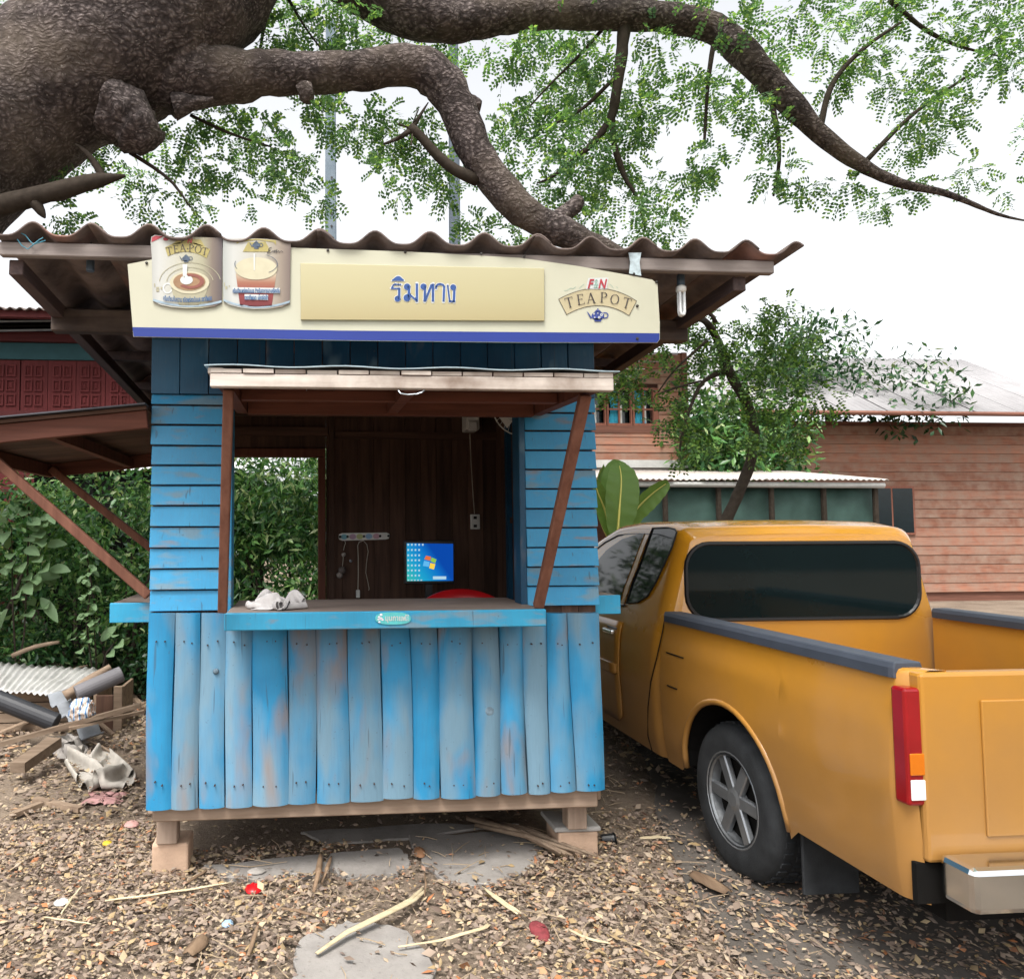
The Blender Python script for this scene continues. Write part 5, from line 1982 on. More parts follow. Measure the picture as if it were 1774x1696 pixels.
# unseen crown beyond the frame, shaped to shade the truck and spare the kiosk
for k in range(1500):
    c = np.array([rng.uniform(-6.5, 9.5), rng.uniform(-3.5, 10.5), rng.uniform(5.8, 8.6)])
    if c[0] < .3 and c[1] < 3: continue
    if k > 260 and (c[0] < .5 or (c[1] > 3.2 and c[0] < 2.2)): continue
    v = Vector(c) - C0
    ff = v.dot(_F)
    pxx, pyy = 636 + FPX * v.dot(_R) / ff, 848 - FPX * v.dot(_U) / ff
    if pyy > -40 and -40 < pxx < 1820: continue
    ns = 34
    d = unit(rng.normal(0, 1, (ns, 3))) * (rng.uniform(0, 1, (ns, 1)) ** .5)
    Ps.append(c + d * .38); Ds.append(d + np.array([0, 0, -.3]))
Ps, Ds = np.concatenate(Ps), np.concatenate(Ds)
V, F = sprays(Ps, Ds, 5, .13, .048, .028, rng)
o = np_mesh('crown', V, F, M['canopy'], tree)
o['kind'] = 'stuff'

# low branches hanging in front of the right-hand house
ht = T('young_tree', 'slender tree with drooping leafy twigs standing before the brown plank house', 'tree', (3.75, 8.3, 0))
YH = 8.0
P, R_ = tp([(1330, 1010, 10, 8.3), (1300, 800, 9, 8.2), (1262, 640, 8, 8.1), (1225, 560, 6, 8.0), (1180, 560, 4), (1120, 590, 3), (1085, 620, 2)])
P = [Vector((3.75, 8.3, -.1))] + P[1:]
R_ = [.09] + R_[1:]
bark_tube(P, R_, 12, .1, .08, 4).build('trunk', M['twig'], ht, smooth=True)
for lst in ([(1262, 640, 6, 8.1), (1220, 660, 4), (1198, 700, 3), (1180, 760, 2), (1178, 800, 1)], [(1225, 590, 3), (1170, 640, 2), (1140, 680, 1)], [(1215, 660, 2), (1170, 672, 2), (1135, 685, 1)], [(1240, 560, 4), (1225, 540, 3), (1180, 560, 2)]):
    P, R_ = tp(lst, YH)
    bark_tube(P, R_, 8, .1, .08, 4).build('branch', M['twig'], ht, smooth=True)
hc = [(1070, 622, 20), (1095, 640, 22), (1075, 655, 26), (1105, 670, 22), (1065, 682, 18), (1120, 690, 16), (1045, 665, 14), (1130, 620, 22), (1150, 600, 20), (1100, 610, 18), (1165, 645, 16), (1182, 660, 20), (1178, 690, 18), (1160, 720, 22), (1140, 735, 14), (1182, 725, 20), (1192, 755, 22), (1180, 780, 18), (1200, 745, 18), (1205, 770, 16), (1176, 800, 10), (1195, 795, 10),
      (1200, 570, 22), (1222, 590, 26), (1205, 610, 16), (1230, 625, 16), (1215, 560, 24), (1185, 575, 16), (1228, 690, 10), (1232, 765, 10), (1260, 600, 34), (1300, 560, 34), (1290, 640, 34), (1330, 620, 40), (1340, 700, 36), (1270, 690, 26), (1380, 660, 38), (1390, 590, 34), (1310, 760, 30), (1370, 750, 32), (1420, 700, 30), (1350, 540, 28)]
Ps, Ds = [], []
for (px, py, r) in hc:
    Y = YH + rng.uniform(-.3, .3)
    c = np.array(at(px, py, Y))
    rw_ = r * Y / FPX * 1.1
    ns = int(20 * (r / 24) ** 2)
    d = unit(rng.normal(0, 1, (ns, 3))) * (rng.uniform(0, 1, (ns, 1)) ** .45)
    Ps.append(c + d * rw_); dd = d * .6 + rng.normal(0, .4, (ns, 3)); dd[:, 2] -= .5; Ds.append(dd)
V, F = sprays(np.concatenate(Ps), np.concatenate(Ds), 5, .14, .055, .032, rng)
o = np_mesh('crown', V, F, M['hang'], ht); o['kind'] = 'stuff'

# ------------------------------------------------------------------ concrete poles
def pole(px_c, w_px, Y, ptop, label, mk='pole'):
    b = at(px_c, 420, Y)
    t = at(px_c, ptop, Y)
    w = w_px * Y / FPX
    r = T('utility_pole', label, 'utility pole', (b.x, Y, 0), 'concrete utility poles behind the kiosk')
    w2 = w * .8
    m = MB().hexa([(b.x - w * .62, Y - w * .62, -.2), (b.x + w * .62, Y - w * .62, -.2), (b.x + w * .62, Y + w * .62, -.2), (b.x - w * .62, Y + w * .62, -.2),
                   (t.x - w2 / 2, Y - w2 / 2, t.z), (t.x + w2 / 2, Y - w2 / 2, t.z), (t.x + w2 / 2, Y + w2 / 2, t.z), (t.x - w2 / 2, Y + w2 / 2, t.z)])
    m.build('shaft', M[mk], r, bevel=.015)
    for py in (210, 258, 308, 370, 392):
        q = at(px_c + 2, py, Y - w * .52)
        MB().lathe(q, [(.018, 0), (.018, -.004)], 'y', 8).build('bolt_hole', M['nail'], r)


pole(572.5, 21, 11.5, 40, 'blue grey concrete pole rising behind the middle of the roof')
pole(785, 19, 12.5, 40, 'concrete pole farther right, half hidden by the bent limb', 'pole_dark')

# ------------------------------------------------------------------ shrubs and hedge behind the kiosk
def shrub(name, label, blobs, nleaf, L, Wd, mat, base, group=None, seed=0, stems=6):
    r = T(name, label, 'shrub' if 'weed' not in name else 'plant', base, group)
    rng = np.random.default_rng(seed)
    Ps, Ns = [], []
    tot = sum(b[3] ** 2 for b in blobs)
    for (x, y, z, rad) in blobs:
        k = int(nleaf * rad ** 2 / tot)
        d = unit(rng.normal(0, 1, (k, 3)))
        rr = rad * rng.uniform(.55, 1.05, (k, 1))
        lump = np.array([1 + .22 * fbm(*(v * 2.2), 3) if False else 1 + .25 * mnoise.noise(Vector(v * 2.4 + seed)) for v in d])[:, None]
        Ps.append(np.array([x, y, z]) + d * rr * lump * np.array([1, 1, .95]))
        Ns.append(d)
    Pp, Nn = np.concatenate(Ps), np.concatenate(Ns)
    keep = Pp[:, 2] > .03
    Pp, Nn = Pp[keep], Nn[keep]
    k = len(Pp)
    D = Nn * .5 + rng.normal(0, .75, (k, 3)); D[:, 2] -= .25
    Nn = Nn * .6 + np.array([0, -.1, .7]) + rng.normal(0, .4, (k, 3))
    V, F = leaf_arrays(Pp, D, Nn, L * rng.uniform(.6, 1.25, k), Wd * rng.uniform(.7, 1.2, k), .18)
    o = np_mesh('foliage', V, F, M[mat], r); o['kind'] = 'stuff'
    m = MB()
    rr = random.Random(seed)
    for s in range(stems):
        b = blobs[s % len(blobs)]
        m.tube([(base[0] + rr.uniform(-.2, .2), base[1] + rr.uniform(-.1, .1), -.03), ((base[0] + b[0]) / 2 + rr.uniform(-.15, .15), (base[1] + b[1]) / 2, b[2] * .5), (b[0], b[1], b[2] + b[3] * .3)], [.03, .02, .006], 6)
    m.build('stems', M['twig'], r)
    return r


def wall_blobs(x0, x1, y, h, n, rng, r0=.22, r1=.48):
    return [(rng.uniform(x0, x1), y + .6 + rng.uniform(-.3, .5), h - .3 - (h - .5) * rng.uniform(0, 1) ** 1.25, rng.uniform(r0, r1)) for _ in range(int(n * 1.5))]


rr = random.Random(21)
shrub('bush', 'dense green bush filling the gap left of the kiosk below the side flap', wall_blobs(-4.4, -2.6, 7.6, 2.25, 16, rr) + [(-2.8, 7.4, 1.9, .4), (-3.6, 7.4, 1.95, .42)], 11000, .08, .036, 'shrub', (-3.5, 7.7, 0), 'bushes behind the kiosk', 1)
shrub('bush', 'dense green bush right against the left wall of the kiosk', wall_blobs(-2.7, -1.0, 7.3, 2.2, 16, rr) + [(-1.9, 7.1, 1.95, .4), (-1.3, 7.2, 2.05, .35)], 11000, .08, .036, 'shrub', (-1.9, 7.4, 0), 'bushes behind the kiosk', 2)
shrub('bush', 'long leaved green bush seen through the back doorway', wall_blobs(-1.0, .5, 7.4, 2.5, 18, rr) + [(-.3, 7.5, 2.2, .4), (.2, 7.4, 2.15, .4), (-.7, 7.5, .45, .45), (-.2, 7.5, .5, .45), (.3, 7.5, .45, .45), (.0, 7.5, .95, .4)], 11500, .115, .036, 'shrub', (-.2, 7.5, 0), 'bushes behind the kiosk', 3)
shrub('bush', 'dark low bush at the far left edge behind the junk heap', wall_blobs(-6.3, -4.2, 8.2, 2.2, 14, rr), 4200, .11, .05, 'shrub2', (-5.2, 8.3, 0), 'bushes behind the kiosk', 4)
shrub('bush', 'bush behind the right rear corner of the kiosk beside the truck', wall_blobs(.8, 2.2, 8.2, 1.7, 10, rr), 3500, .11, .045, 'shrub2', (1.5, 8.3, 0), 'bushes behind the kiosk', 5)
far_l = shrub('hedge', 'dark hedge mass closing the view behind the bushes', wall_blobs(-6.8, 1.2, 9.0, 2.1, 34, rr, .5, .8), 9000, .13, .06, 'shrub2', (-2.8, 9.1, 0), None, 6, 10)
far_l['category'] = 'hedge'
# bush leaning from the junk heap: low growth in the shade
shrub('bush', 'low dark undergrowth between the junk heap and the left kiosk wall', [(-1.9, 7.7, .3, .35), (-2.6, 7.6, .35, .35), (-1.5, 7.5, .3, .32), (-3.4, 7.7, .35, .4), (-1.3, 7.4, .5, .32)], 3800, .085, .04, 'shrub2', (-2.2, 7.4, 0), 'bushes behind the kiosk', 9)


def broad_plant(name, label, leaves, stem, Y, mat, base):
    """leaves: (px, py, dx, dy, length px, width px)"""
    r = T(name, label, 'plant', base)
    P, D, N, L, Wd = [], [], [], [], []
    rg = np.random.default_rng(5)
    for (px, py, dx, dy, ln, wd) in leaves:
        y = Y + rg.uniform(-.08, .08)
        p = at(px, py, y)
        q = at(px + dx, py + dy, y - rg.uniform(-.05, .08))
        P.append(p); D.append(q - p); L.append(ln * y / FPX); Wd.append(wd * y / FPX)
        N.append(Vector((rg.uniform(-.4, .4), -.75, .65)))
    P, D, N = (np.array([list(v) for v in a]) for a in (P, D, N))
    # finer leaf: seven points a side
    D = unit(D); Sd = unit(np.cross(D, N)); N = np.cross(Sd, D)
    for i in range(len(P)):
        K = 6
        rows = []
        for k in range(K + 1):
            t = k / K
            w = Wd[i] * .5 * math.sin(PI * min(1, t * .96 + .02)) ** .75 * (1.1 - .25 * t)
            c = P[i] + D[i] * L[i] * t - N[i] * L[i] * .18 * t * t
            rows.append([c + Sd[i] * w + N[i] * w * .25, c + Sd[i] * w * .5 + N[i] * w * .06, c, c - Sd[i] * w * .5 + N[i] * w * .06, c - Sd[i] * w + N[i] * w * .25])
        MB().grid(rows).build('leaf', M[mat], r, smooth=True)
    for s in stem:
        g0 = at(*s[0], Y + .03)
        MB().tube([(g0.x + .02, g0.y, -.02)] + [at(x, y, Y + .03) for x, y in s], [.009] * len(s) + [.003], 6).build('stem', M['twig'], r)
    return r


lv = []
rl = random.Random(8)
for (x, y) in ((40, 850), (52, 875), (60, 905), (48, 930), (70, 940), (80, 945), (55, 965), (75, 985), (45, 1000), (62, 1015), (85, 1005), (50, 1040), (38, 905), (30, 870), (20, 930), (15, 980), (30, 1030), (10, 890), (42, 865), (66, 925), (44, 950), (78, 962), (58, 1000), (70, 1035), (48, 1062), (36, 985), (50, 890), (86, 985), (64, 968), (40, 1020), (56, 915), (74, 905)):
    a = rl.uniform(-.6, 1.2)
    sgn = 1 if x > 40 else -1
    lv.append((x, y, math.cos(a) * sgn, math.sin(a), rl.uniform(34, 52), rl.uniform(18, 26)))
for k in range(34):
    a = rl.uniform(-.5, 1.3)
    x = 44 + rl.gauss(0, 22)
    sgn = 1 if x > 44 else -1
    lv.append((x, rl.uniform(840, 1065), math.cos(a) * sgn, math.sin(a), rl.uniform(30, 52), rl.uniform(17, 27)))
broad_plant('leafy_plant', 'tall plant with big oval dusty leaves at the left edge before the bushes', lv, [[(30, 1165), (42, 1100), (48, 980), (50, 880), (42, 845)], [(28, 1165), (22, 1050), (20, 900)]], 7.3, 'weed', (at(30, 1225, 7.3).x, 7.3, 0))
lv = []
for (x, y) in ((165, 1075), (150, 1090), (180, 1080), (130, 1105), (195, 1100), (175, 1110), (155, 1115), (205, 1115), (140, 1125), (190, 1130), (215, 1112), (170, 1135), (160, 1065), (200, 1085)):
    a = math.atan2(y - 1115, x - 168) + rl.uniform(-.4, .4)
    lv.append((x, y, math.cos(a), math.sin(a) + .2, rl.uniform(24, 38), rl.uniform(14, 22)))
broad_plant('weed', 'broad leaved weed growing behind the junk heap near the kiosk wall', lv, [[(168, 1185), (166, 1130), (162, 1075)], [(170, 1185), (185, 1130), (205, 1105)]], 7.15, 'weed', (at(168, 1185, 7.15).x, 7.15, 0))
lv = []
for k in range(64):
    y = 945 + k * 2.6
    x = 152 + 10 * math.sin(k * .5)
    s_ = 1 if k % 2 else -1
    lv.append((x, y, s_ * .8, .5, rl.uniform(12, 24), rl.uniform(8, 13)))
broad_plant('vine', 'thin climbing vine with small leaves before the left bushes', lv, [[(160, 1165), (150, 1080), (158, 1010), (148, 945)]], 7.1, 'weed', (at(160, 1165, 7.1).x, 7.1, 0))

# ------------------------------------------------------------------ banana plant behind the truck
YBN = 7.8
bb = at(1068, 1000, YBN)
bt = T('banana_plant', 'banana plant with broad upright leaves between kiosk and truck', 'plant', (bb.x, YBN, 0))
MB().tube([(bb.x, YBN, -.05), (bb.x - .01, YBN, .7), at(1068, 940, YBN)], [.09, .075, .05], 12).build('stem', M['hang'] if False else mat_plain('banana stem', '#6f7a4a', .7), bt, smooth=True)


def banana_leaf(axis, wpx, Y, fold, twist=0.0, sag=.0):
    P = [at(x, y, Y + dy) for x, y, dy in axis]
    C = []
    for i in range(len(P) - 1):
        p0, p1, p2, p3 = P[max(i - 1, 0)], P[i], P[i + 1], P[min(i + 2, len(P) - 1)]
        for j in range(8):
            t = j / 8
            C.append(.5 * ((2 * p1) + (p2 - p0) * t + (2 * p0 - 5 * p1 + 4 * p2 - p3) * t * t + (3 * p1 - p0 - 3 * p2 + p3) * t ** 3))
    C.append(P[-1])
    n_ = len(C) - 1
    rows = []
    for i, c in enumerate(C):
        t = i / n_
        d = (C[min(i + 1, n_)] - C[max(i - 1, 0)]).normalized()
        s0 = d.cross(Vector((math.sin(twist), -math.cos(twist), .15))).normalized()
        nn = s0.cross(d)
        w = wpx * Y / FPX * .5 * (math.sin(PI * min(.985, t * .93 + .06)) ** .55)
        r = []
        for k in range(-6, 7):
            u = k / 6
            r.append(c + s0 * (w * u) + nn * (w * fold * abs(u) ** 1.3) + nn * .006 * math.sin(t * 46 + k * .4) * abs(u))
        rows.append(r)
    lf = MB().grid(rows).build('leaf', M['banana'], bt, smooth=True)
    MB().tube([c + Vector((0, -.006, 0)) for c in C[:-2]], [.014 * (1 - .8 * i / n_) for i in range(n_ - 1)], 6).build('midrib', M['midrib'], lf)


banana_leaf([(1069, 930, 0), (1073, 880, -.02), (1076, 830, 0), (1072, 803, .06)], 64, YBN - .15, .25, .1)
banana_leaf([(1064, 930, 0), (1064, 880, .0), (1066, 825, .05), (1076, 799, .12)], 50, YBN + .1, .3, -.3)
banana_leaf([(1078, 925, 0), (1100, 885, -.05), (1130, 855, -.1), (1158, 835, -.15)], 40, YBN, .45, .5)
banana_leaf([(1058, 925, 0), (1048, 885, 0), (1036, 855, -.05), (1028, 830, -.1)], 32, YBN - .1, .4, -.4)
banana_leaf([(1052, 930, 0), (1040, 900, 0), (1032, 840, .1), (1046, 805, .15)], 22, YBN + .2, .5, .9)
banana_leaf([(1066, 945, 0), (1088, 930, -.1), (1110, 935, -.2)], 24, YBN - .2, .3, .2)

# ------------------------------------------------------------------ brown plank house on the right
M['plank_house'] = mat_wood('weathered brown house planks', '#7a5243', '#a2705a', 'x', dust='#8f7a6c', dustamt=.35, objvar=.28)
M['plank_dark'] = mat_wood('shaded brown house planks', '#5f4036', '#7e5546', 'x', objvar=.12)  # darker copy of the house planks, shade put into the colour
M['house_frame'] = mat_wood('brown window frame', '#6b4235', '#8c5c4c', 'z', objvar=.08)
M['curtain'] = mat_plain('turquoise curtain', '#3d9cb8', .8, .2, var=.2, scale=20)
M['pane'] = mat_plain('dark window glass', '#1a2326', .06, .6)
M['roof_metal'] = mat_plain('rust streaked pale roofing', '#b5ada6', .6, .3, .1, var=.2, scale=3)
YH2 = 13.0
hx0, hx1 = at(900, 700, YH2).x, at(1188, 700, YH2).x
hz0, hz1 = at(1100, 797, YH2).z, at(1100, 610, YH2).z
hs_ = T('plank_house', 'brown wooden plank house with curtained windows behind the truck', 'house', (hx0, YH2, 0))
zc = hz0
i = 0
wz0, wz1 = at(1080, 738, YH2).z, at(1080, 672, YH2).z
wxr = at(1140, 700, YH2).x
ph = (at(1100, 780, YH2).z - at(1100, 797, YH2).z) * .78
zsill = at(1100, 797, YH2).z
k = 0
z = zsill
while z < hz1:
    z2 = min(z + ph, hz1)
    if z2 <= wz0 + .02 or z >= wz1 - .02:
        MB().hexa([(hx0, YH2 - .02, z), (hx1, YH2 - .02, z), (hx1, YH2, z), (hx0, YH2, z), (hx0, YH2 - .006, z2 - .004), (hx1, YH2 - .006, z2 - .004), (hx1, YH2 + .008, z2 - .004), (hx0, YH2 + .008, z2 - .004)]).build('wall_plank', M['plank_house'], hs_)
    else:
        MB().hexa([(wxr, YH2 - .02, z), (hx1, YH2 - .02, z), (hx1, YH2, z), (wxr, YH2, z), (wxr, YH2 - .006, z2 - .004), (hx1, YH2 - .006, z2 - .004), (hx1, YH2 + .008, z2 - .004), (wxr, YH2 + .008, z2 - .004)]).build('wall_plank', M['plank_house'], hs_)
    z = z2
MB().box(hx0, hx1 - .02, YH2 + .02, YH2 + 4.5, -.05, zsill - .12).build('lower_wall', M['sill_concrete'], hs_)
MB().box(hx1 - .06, hx1 - .01, YH2 + .012, YH2 + 4.5, zsill, hz1).build('side_wall', M['plank_dark'], hs_)
MB().box(hx0, hx0 + .05, YH2 + .012, YH2 + 4.5, zsill, hz1).build('side_wall', M['plank_dark'], hs_)
MB().box(hx0 - .02, hx1 + .02, YH2 - .05, YH2 + .015, zsill - .14, zsill - .003).build('sill_band', M['sill_concrete'], hs_)
MB().box(hx1 - .07, hx1 + .03, YH2 - .035, YH2 + .05, zsill + .003, hz1 - .003).build('corner_post', M['plank_dark'], hs_)
wf = MB()
wx = [at(q, 700, YH2).x for q in (1008, 1046, 1053, 1091, 1098, 1130)]
MB().box(at(985, 700, YH2).x, wxr, YH2 - .03, YH2 + .01, wz0 - .13, wz0 - .002).build('window_sill', M['plank_dark'], hs_)
MB().box(hx0, wxr, YH2 + .35, YH2 + .4, wz0, wz1).build('room_back', M['under'], hs_)
def window(x0, x1):
    o = MB()
    t = .045
    o.box(x0 - t, x0, YH2 - .03, YH2 + .03, wz0, wz1); o.box(x1, x1 + t, YH2 - .03, YH2 + .03, wz0, wz1)
    o.box(x0, x1, YH2 - .028, YH2 + .028, wz0, wz0 + t); o.box(x0, x1, YH2 - .028, YH2 + .028, wz1 - t, wz1)
    w = o.build('window', M['house_frame'], hs_)
    xm, zm = (x0 + x1) / 2, (wz0 + wz1) / 2
    MB().box(xm - .015, xm + .015, YH2 - .018, YH2 + .018, wz0 + t, wz1 - t).build('glazing_bar', M['house_frame'], w)
    MB().box(x0, x1, YH2 - .016, YH2 + .016, zm - .06, zm - .03).build('glazing_bar', M['house_frame'], w)
    for a, b_ in ((x0 + .002, xm - .016), (xm + .016, x1 - .002)):
        pass
    # gathered curtain, pinched at the middle
    for sgn, xa in ((1, x0 + .02),):
        rows = []
        for j in range(13):
            v = j / 12
            pinch = .5 + .5 * abs(2 * v - 1) ** 1.2
            rows.append([(xa + .24 * (.5 + (u / 12 - .5) * pinch), YH2 + .06 + .02 * math.sin(u * 2.2), wz0 + t + (wz1 - wz0 - 2 * t) * v) for u in range(13)])
        MB().grid(rows).build('curtain', M['curtain'], w, smooth=True)
    MB().box(xm + .05, xm + .09, YH2 + .08, YH2 + .085, wz0 + t, zm + .05).build('light_strip', M['white_plastic'], w)
    MB().box(x0, x1, YH2 + .1, YH2 + .11, wz0, wz1).build('pane', M['pane'], w)


window(wx[0], wx[1]); window(wx[2], wx[3]); window(wx[4], wx[5])
MB().box(hx0, wx[0] - .05, YH2 - .02, YH2 + .01, wz0, wz1).build('wall_panel', M['plank_house'], hs_)
MB().box(wx[5] + .046, wxr, YH2 - .025, YH2 + .01, wz0, wz1).build('wall_panel', M['house_frame'], hs_)
for a, b_ in ((wx[1], wx[2]), (wx[3], wx[4])):
    MB().box(a + .046, b_ - .046, YH2 - .025, YH2 + .01, wz0, wz1).build('wall_panel', M['house_frame'], hs_)
MB().hexa([(hx0 - .6, YH2 - .7, hz1 - .0), (hx1 + .06, YH2 - .7, hz1 - .0), (hx1 + .06, YH2 + 2.3, hz1 + 1.0), (hx0 - .6, YH2 + 2.3, hz1 + 1.0),
           (hx0 - .6, YH2 - .7, hz1 + .05), (hx1 + .06, YH2 - .7, hz1 + .05), (hx1 + .06, YH2 + 2.3, hz1 + 1.05), (hx0 - .6, YH2 + 2.3, hz1 + 1.05)]).build('roof', M['roof_metal'], hs_)
MB().hexa([(hx0 - .6, YH2 + 2.31, hz1 + 1.0), (hx1 + .06, YH2 + 2.31, hz1 + 1.0), (hx1 + .06, YH2 + 5.2, hz1 + .0), (hx0 - .6, YH2 + 5.2, hz1 + .0),
           (hx0 - .6, YH2 + 2.31, hz1 + 1.05), (hx1 + .06, YH2 + 2.31, hz1 + 1.05), (hx1 + .06, YH2 + 5.2, hz1 + .05), (hx0 - .6, YH2 + 5.2, hz1 + .05)]).build('roof', M['roof_metal'], hs_)
MB().tube([(hx0 - .6, YH2 - .73, hz1 + .02), (hx1 + .1, YH2 - .73, hz1 + .02)], .035, 8).build('gutter', M['metal'], hs_)

# ------------------------------------------------------------------ lean-to shed in front of that house
def corrugated(x0, x1, ya, za, yb, zb, pitch, amp, n=8):
    nx = int((x1 - x0) / pitch * n)
    rows = []
    for y, z in ((ya, za), (yb, zb)):
        rows.append([(x0 + (x1 - x0) * i / nx, y, z + amp * math.sin(2 * PI * i / n)) for i in range(nx + 1)])
    return MB().grid(rows)


YL = 10.6
lx0, lx1 = at(1046, 830, YL).x, 8.6
lz = at(1200, 834, YL).z
ls = T('lean_to_shed', 'low shed with pale metal roof and green tarp wall behind the truck', 'shed', (lx0, YL, 0))
M['tarp'] = mat_plain('dark green tarpaulin', '#3d5650', .6, .3, var=.3, scale=2.5)
npn = 9
for i in range(npn):
    xa = lx0 + (lx1 - lx0) * i / npn
    xb = lx0 + (lx1 - lx0) * (i + 1) / npn + .04
    o = corrugated(xa, xb, YL - .1 + random.uniform(-.05, .05), lz + .02 + .004 * (i % 2), YL + 2.2, lz + .34 + .004 * (i % 2), .09, .012, 6).build('roof_sheet', M['roof_metal'], ls, smooth=True)
    md = o.modifiers.new('t', 'SOLIDIFY'); md.thickness = .006
MB().tube([(lx0 - .03, YL - .05, lz - .04), (lx1, YL - .05, lz - .06)], .045, 10).build('eave_beam', M['sill_concrete'], ls, smooth=True)
rows = []
for j in range(7):
    rows.append([(lx0 + .1 + (lx1 - lx0 - .1) * i / 50, YL + .1 + .05 * fbm(i * .3, j * .3), .05 + (lz - .1) * j / 6) for i in range(51)])
o = MB().grid(rows).build('tarp_wall', M['tarp'], ls, smooth=True)
md = o.modifiers.new('t', 'SOLIDIFY'); md.thickness = .004
for x in np.linspace(lx0 + .1, lx1 - .1, 6):
    MB().tube([(x, YL + .0, -.1), (x, YL + .0, lz - .03)], .04, 8).build('post', M['twig'], ls)
MB().box(lx0 + .1, lx1, YL + 2.3, YL + 2.36, -.05, lz + .25).build('back_wall', M['plank_dark'], ls)

# grey roofed house far right
YG = 16.0
gx0 = at(1193, 740, YG).x
gh = T('grey_house', 'grey roofed house with brown board wall partly hidden by hanging leaves', 'house', (gx0, YG, 0))
M['grey_roof'] = mat_plain('grey roof sheet', '#8d8b8c', .7, .3, 0, var=.12, scale=2)
e = at(1193, 715, YG - 1).z
r_ = at(1236, 672, YG + 2).z
for k in range(9):
    xa, xb = gx0 + k * 1.0, gx0 + k * 1.0 + 1.04
    nx = 56
    rows = [[(xa + (xb - xa) * q / nx, y, z + .02 * math.sin(2 * PI * q / 8) + .005 * (k % 2)) for q in range(nx + 1)] for y, z in ((YG - 1 + random.uniform(-.03, .03), e + .03), (YG + 2.5, r_ + .93))]
    o = MB().grid(rows).build('roof_sheet', M['grey_roof'], gh, smooth=True)
    md = o.modifiers.new('t', 'SOLIDIFY'); md.thickness = .008
nn = 18
for i in range(nn):
    z0 = .2 + (e - .1 - .2) * i / nn
    z1 = .2 + (e - .1 - .2) * (i + 1) / nn - .006
    MB().hexa([(gx0 + .5, YG - .02, z0), (gx0 + 8.6, YG - .02, z0), (gx0 + 8.6, YG, z0), (gx0 + .5, YG, z0), (gx0 + .5, YG - .006, z1), (gx0 + 8.6, YG - .006, z1), (gx0 + 8.6, YG + .014, z1), (gx0 + .5, YG + .014, z1)]).build('wall_plank', M['plank_house'], gh)
MB().box(gx0 + .5, gx0 + 8.6, YG + .03, YG + 4, -.05, e).build('wall', M['plank_dark'], gh)
for x in (gx0 + 1.6, gx0 + 4.2):
    w = MB().box(x - .05, x + 1.05, YG - .06, YG - .022, 1.5, 2.6).build('window', M['house_frame'], gh)
    for a in (0, .52):
        MB().box(x + a, x + a + .48, YG - .066, YG - .0602, 1.55, 2.55).build('pane', M['pane'], w)
MB().tube([(gx0 + .2, YG - 1.04, e + .02), (gx0 + 9, YG - 1.04, e + .02)], .05, 8).build('gutter', M['plank_dark'], gh)

# crown of a tree behind the shed on the far right
rg = random.Random(31)
def blob_tree(name, label, x, y, h, r, seed, mat='shrub', nl=5200):
    bl = [(x + rg.uniform(-r, r) * .75, y + rg.uniform(-r, r) * .6, h - r * .7 + rg.uniform(-r, r) * .6, rg.uniform(.35, .6) * r) for _ in range(12)]
    t = shrub(name, label, bl, nl, .20, .075, mat, (x, y, 0), None, seed, 0)
    t['category'] = 'tree'
    bark_tube([(x, y, -.1), (x + .1, y, h * .35), (x - .05, y, h * .7)], [.18, .14, .07], 12, .2, .08, seed).build('trunk', M['twig'], t, smooth=True)


blob_tree('mango_tree', 'round leafed dark green tree standing behind the shed on the right', 8.2, 13.6, 4.4, 1.5, 41)
blob_tree('mango_tree', 'taller dark tree farthest right beyond the sheds', 12.2, 16.5, 6.2, 2.0, 42, 'shrub2')

# ------------------------------------------------------------------ red house on the left
YR2 = 10.5
rx0, rx1 = -9.5, at(330, 700, YR2).x
rh = T('red_house', 'dark red wooden house with carved wall panels behind the left eave', 'house', (rx1, YR2, 0))
M['red_wall'] = mat_wood('dark red painted boards', '#4e1b1c', '#622728', 'z', objvar=.1, bump=.2)
M['red_dark'] = mat_wood('shaded dark red boards', '#4a1d1f', '#5c2727', 'x', objvar=.1, bump=.2)  # copy of the red boards with shade put into the colour
M['teal_wood'] = mat_plain('faded teal board', '#2c4c52', .7, .2)
zA = lambda py, Y=None: at(140, py, Y or YR2).z
MB().box(rx0, rx1, YR2, YR2 + .04, -.1, zA(626)).build('wall', M['red_wall'], rh)
MB().box(rx0, rx1, YR2 - .05, YR2 + .05, zA(625), zA(597)).build('lintel_board', M['teal_wood'], rh)
MB().box(rx0, rx1, YR2 - .12, YR2 + .0, zA(596), zA(580)).build('beam', M['red_dark'], rh)
for py in (575, 568, 560, 552):
    MB().tube([at(-300, py + (3 if py % 2 else 0), YR2 - .2), at(120, py - 4, YR2 - .2), at(300, py - 3, YR2 - .2)], .018, 6).build('pipe', M['metal' if py in (575, 560) else 'under'], rh)
MB().box(rx0, rx1, YR2 + .2, YR2 + .3, zA(596), zA(545)).build('gable_board', M['under'], rh)
MB().box(rx0, rx1 + .2, YR2 - .62, YR2 - .52, zA(551, YR2 - .62), zA(539, YR2 - .62)).build('fascia_board', M['red_dark'], rh)
rows = []
for y, z in ((YR2 - .68, at(140, 536, YR2 - .68).z), (YR2 + 3, at(140, 536, YR2 - .68).z + 1.0 - .35)):
    rows.append([(rx0 + (rx1 + .3 - rx0) * i / 400, y, z + .018 * math.sin(2 * PI * i / 6)) for i in range(401)])
o = MB().grid(rows).build('roof', M['tile'], rh, smooth=True)
md = o.modifiers.new('t', 'SOLIDIFY'); md.thickness = .01
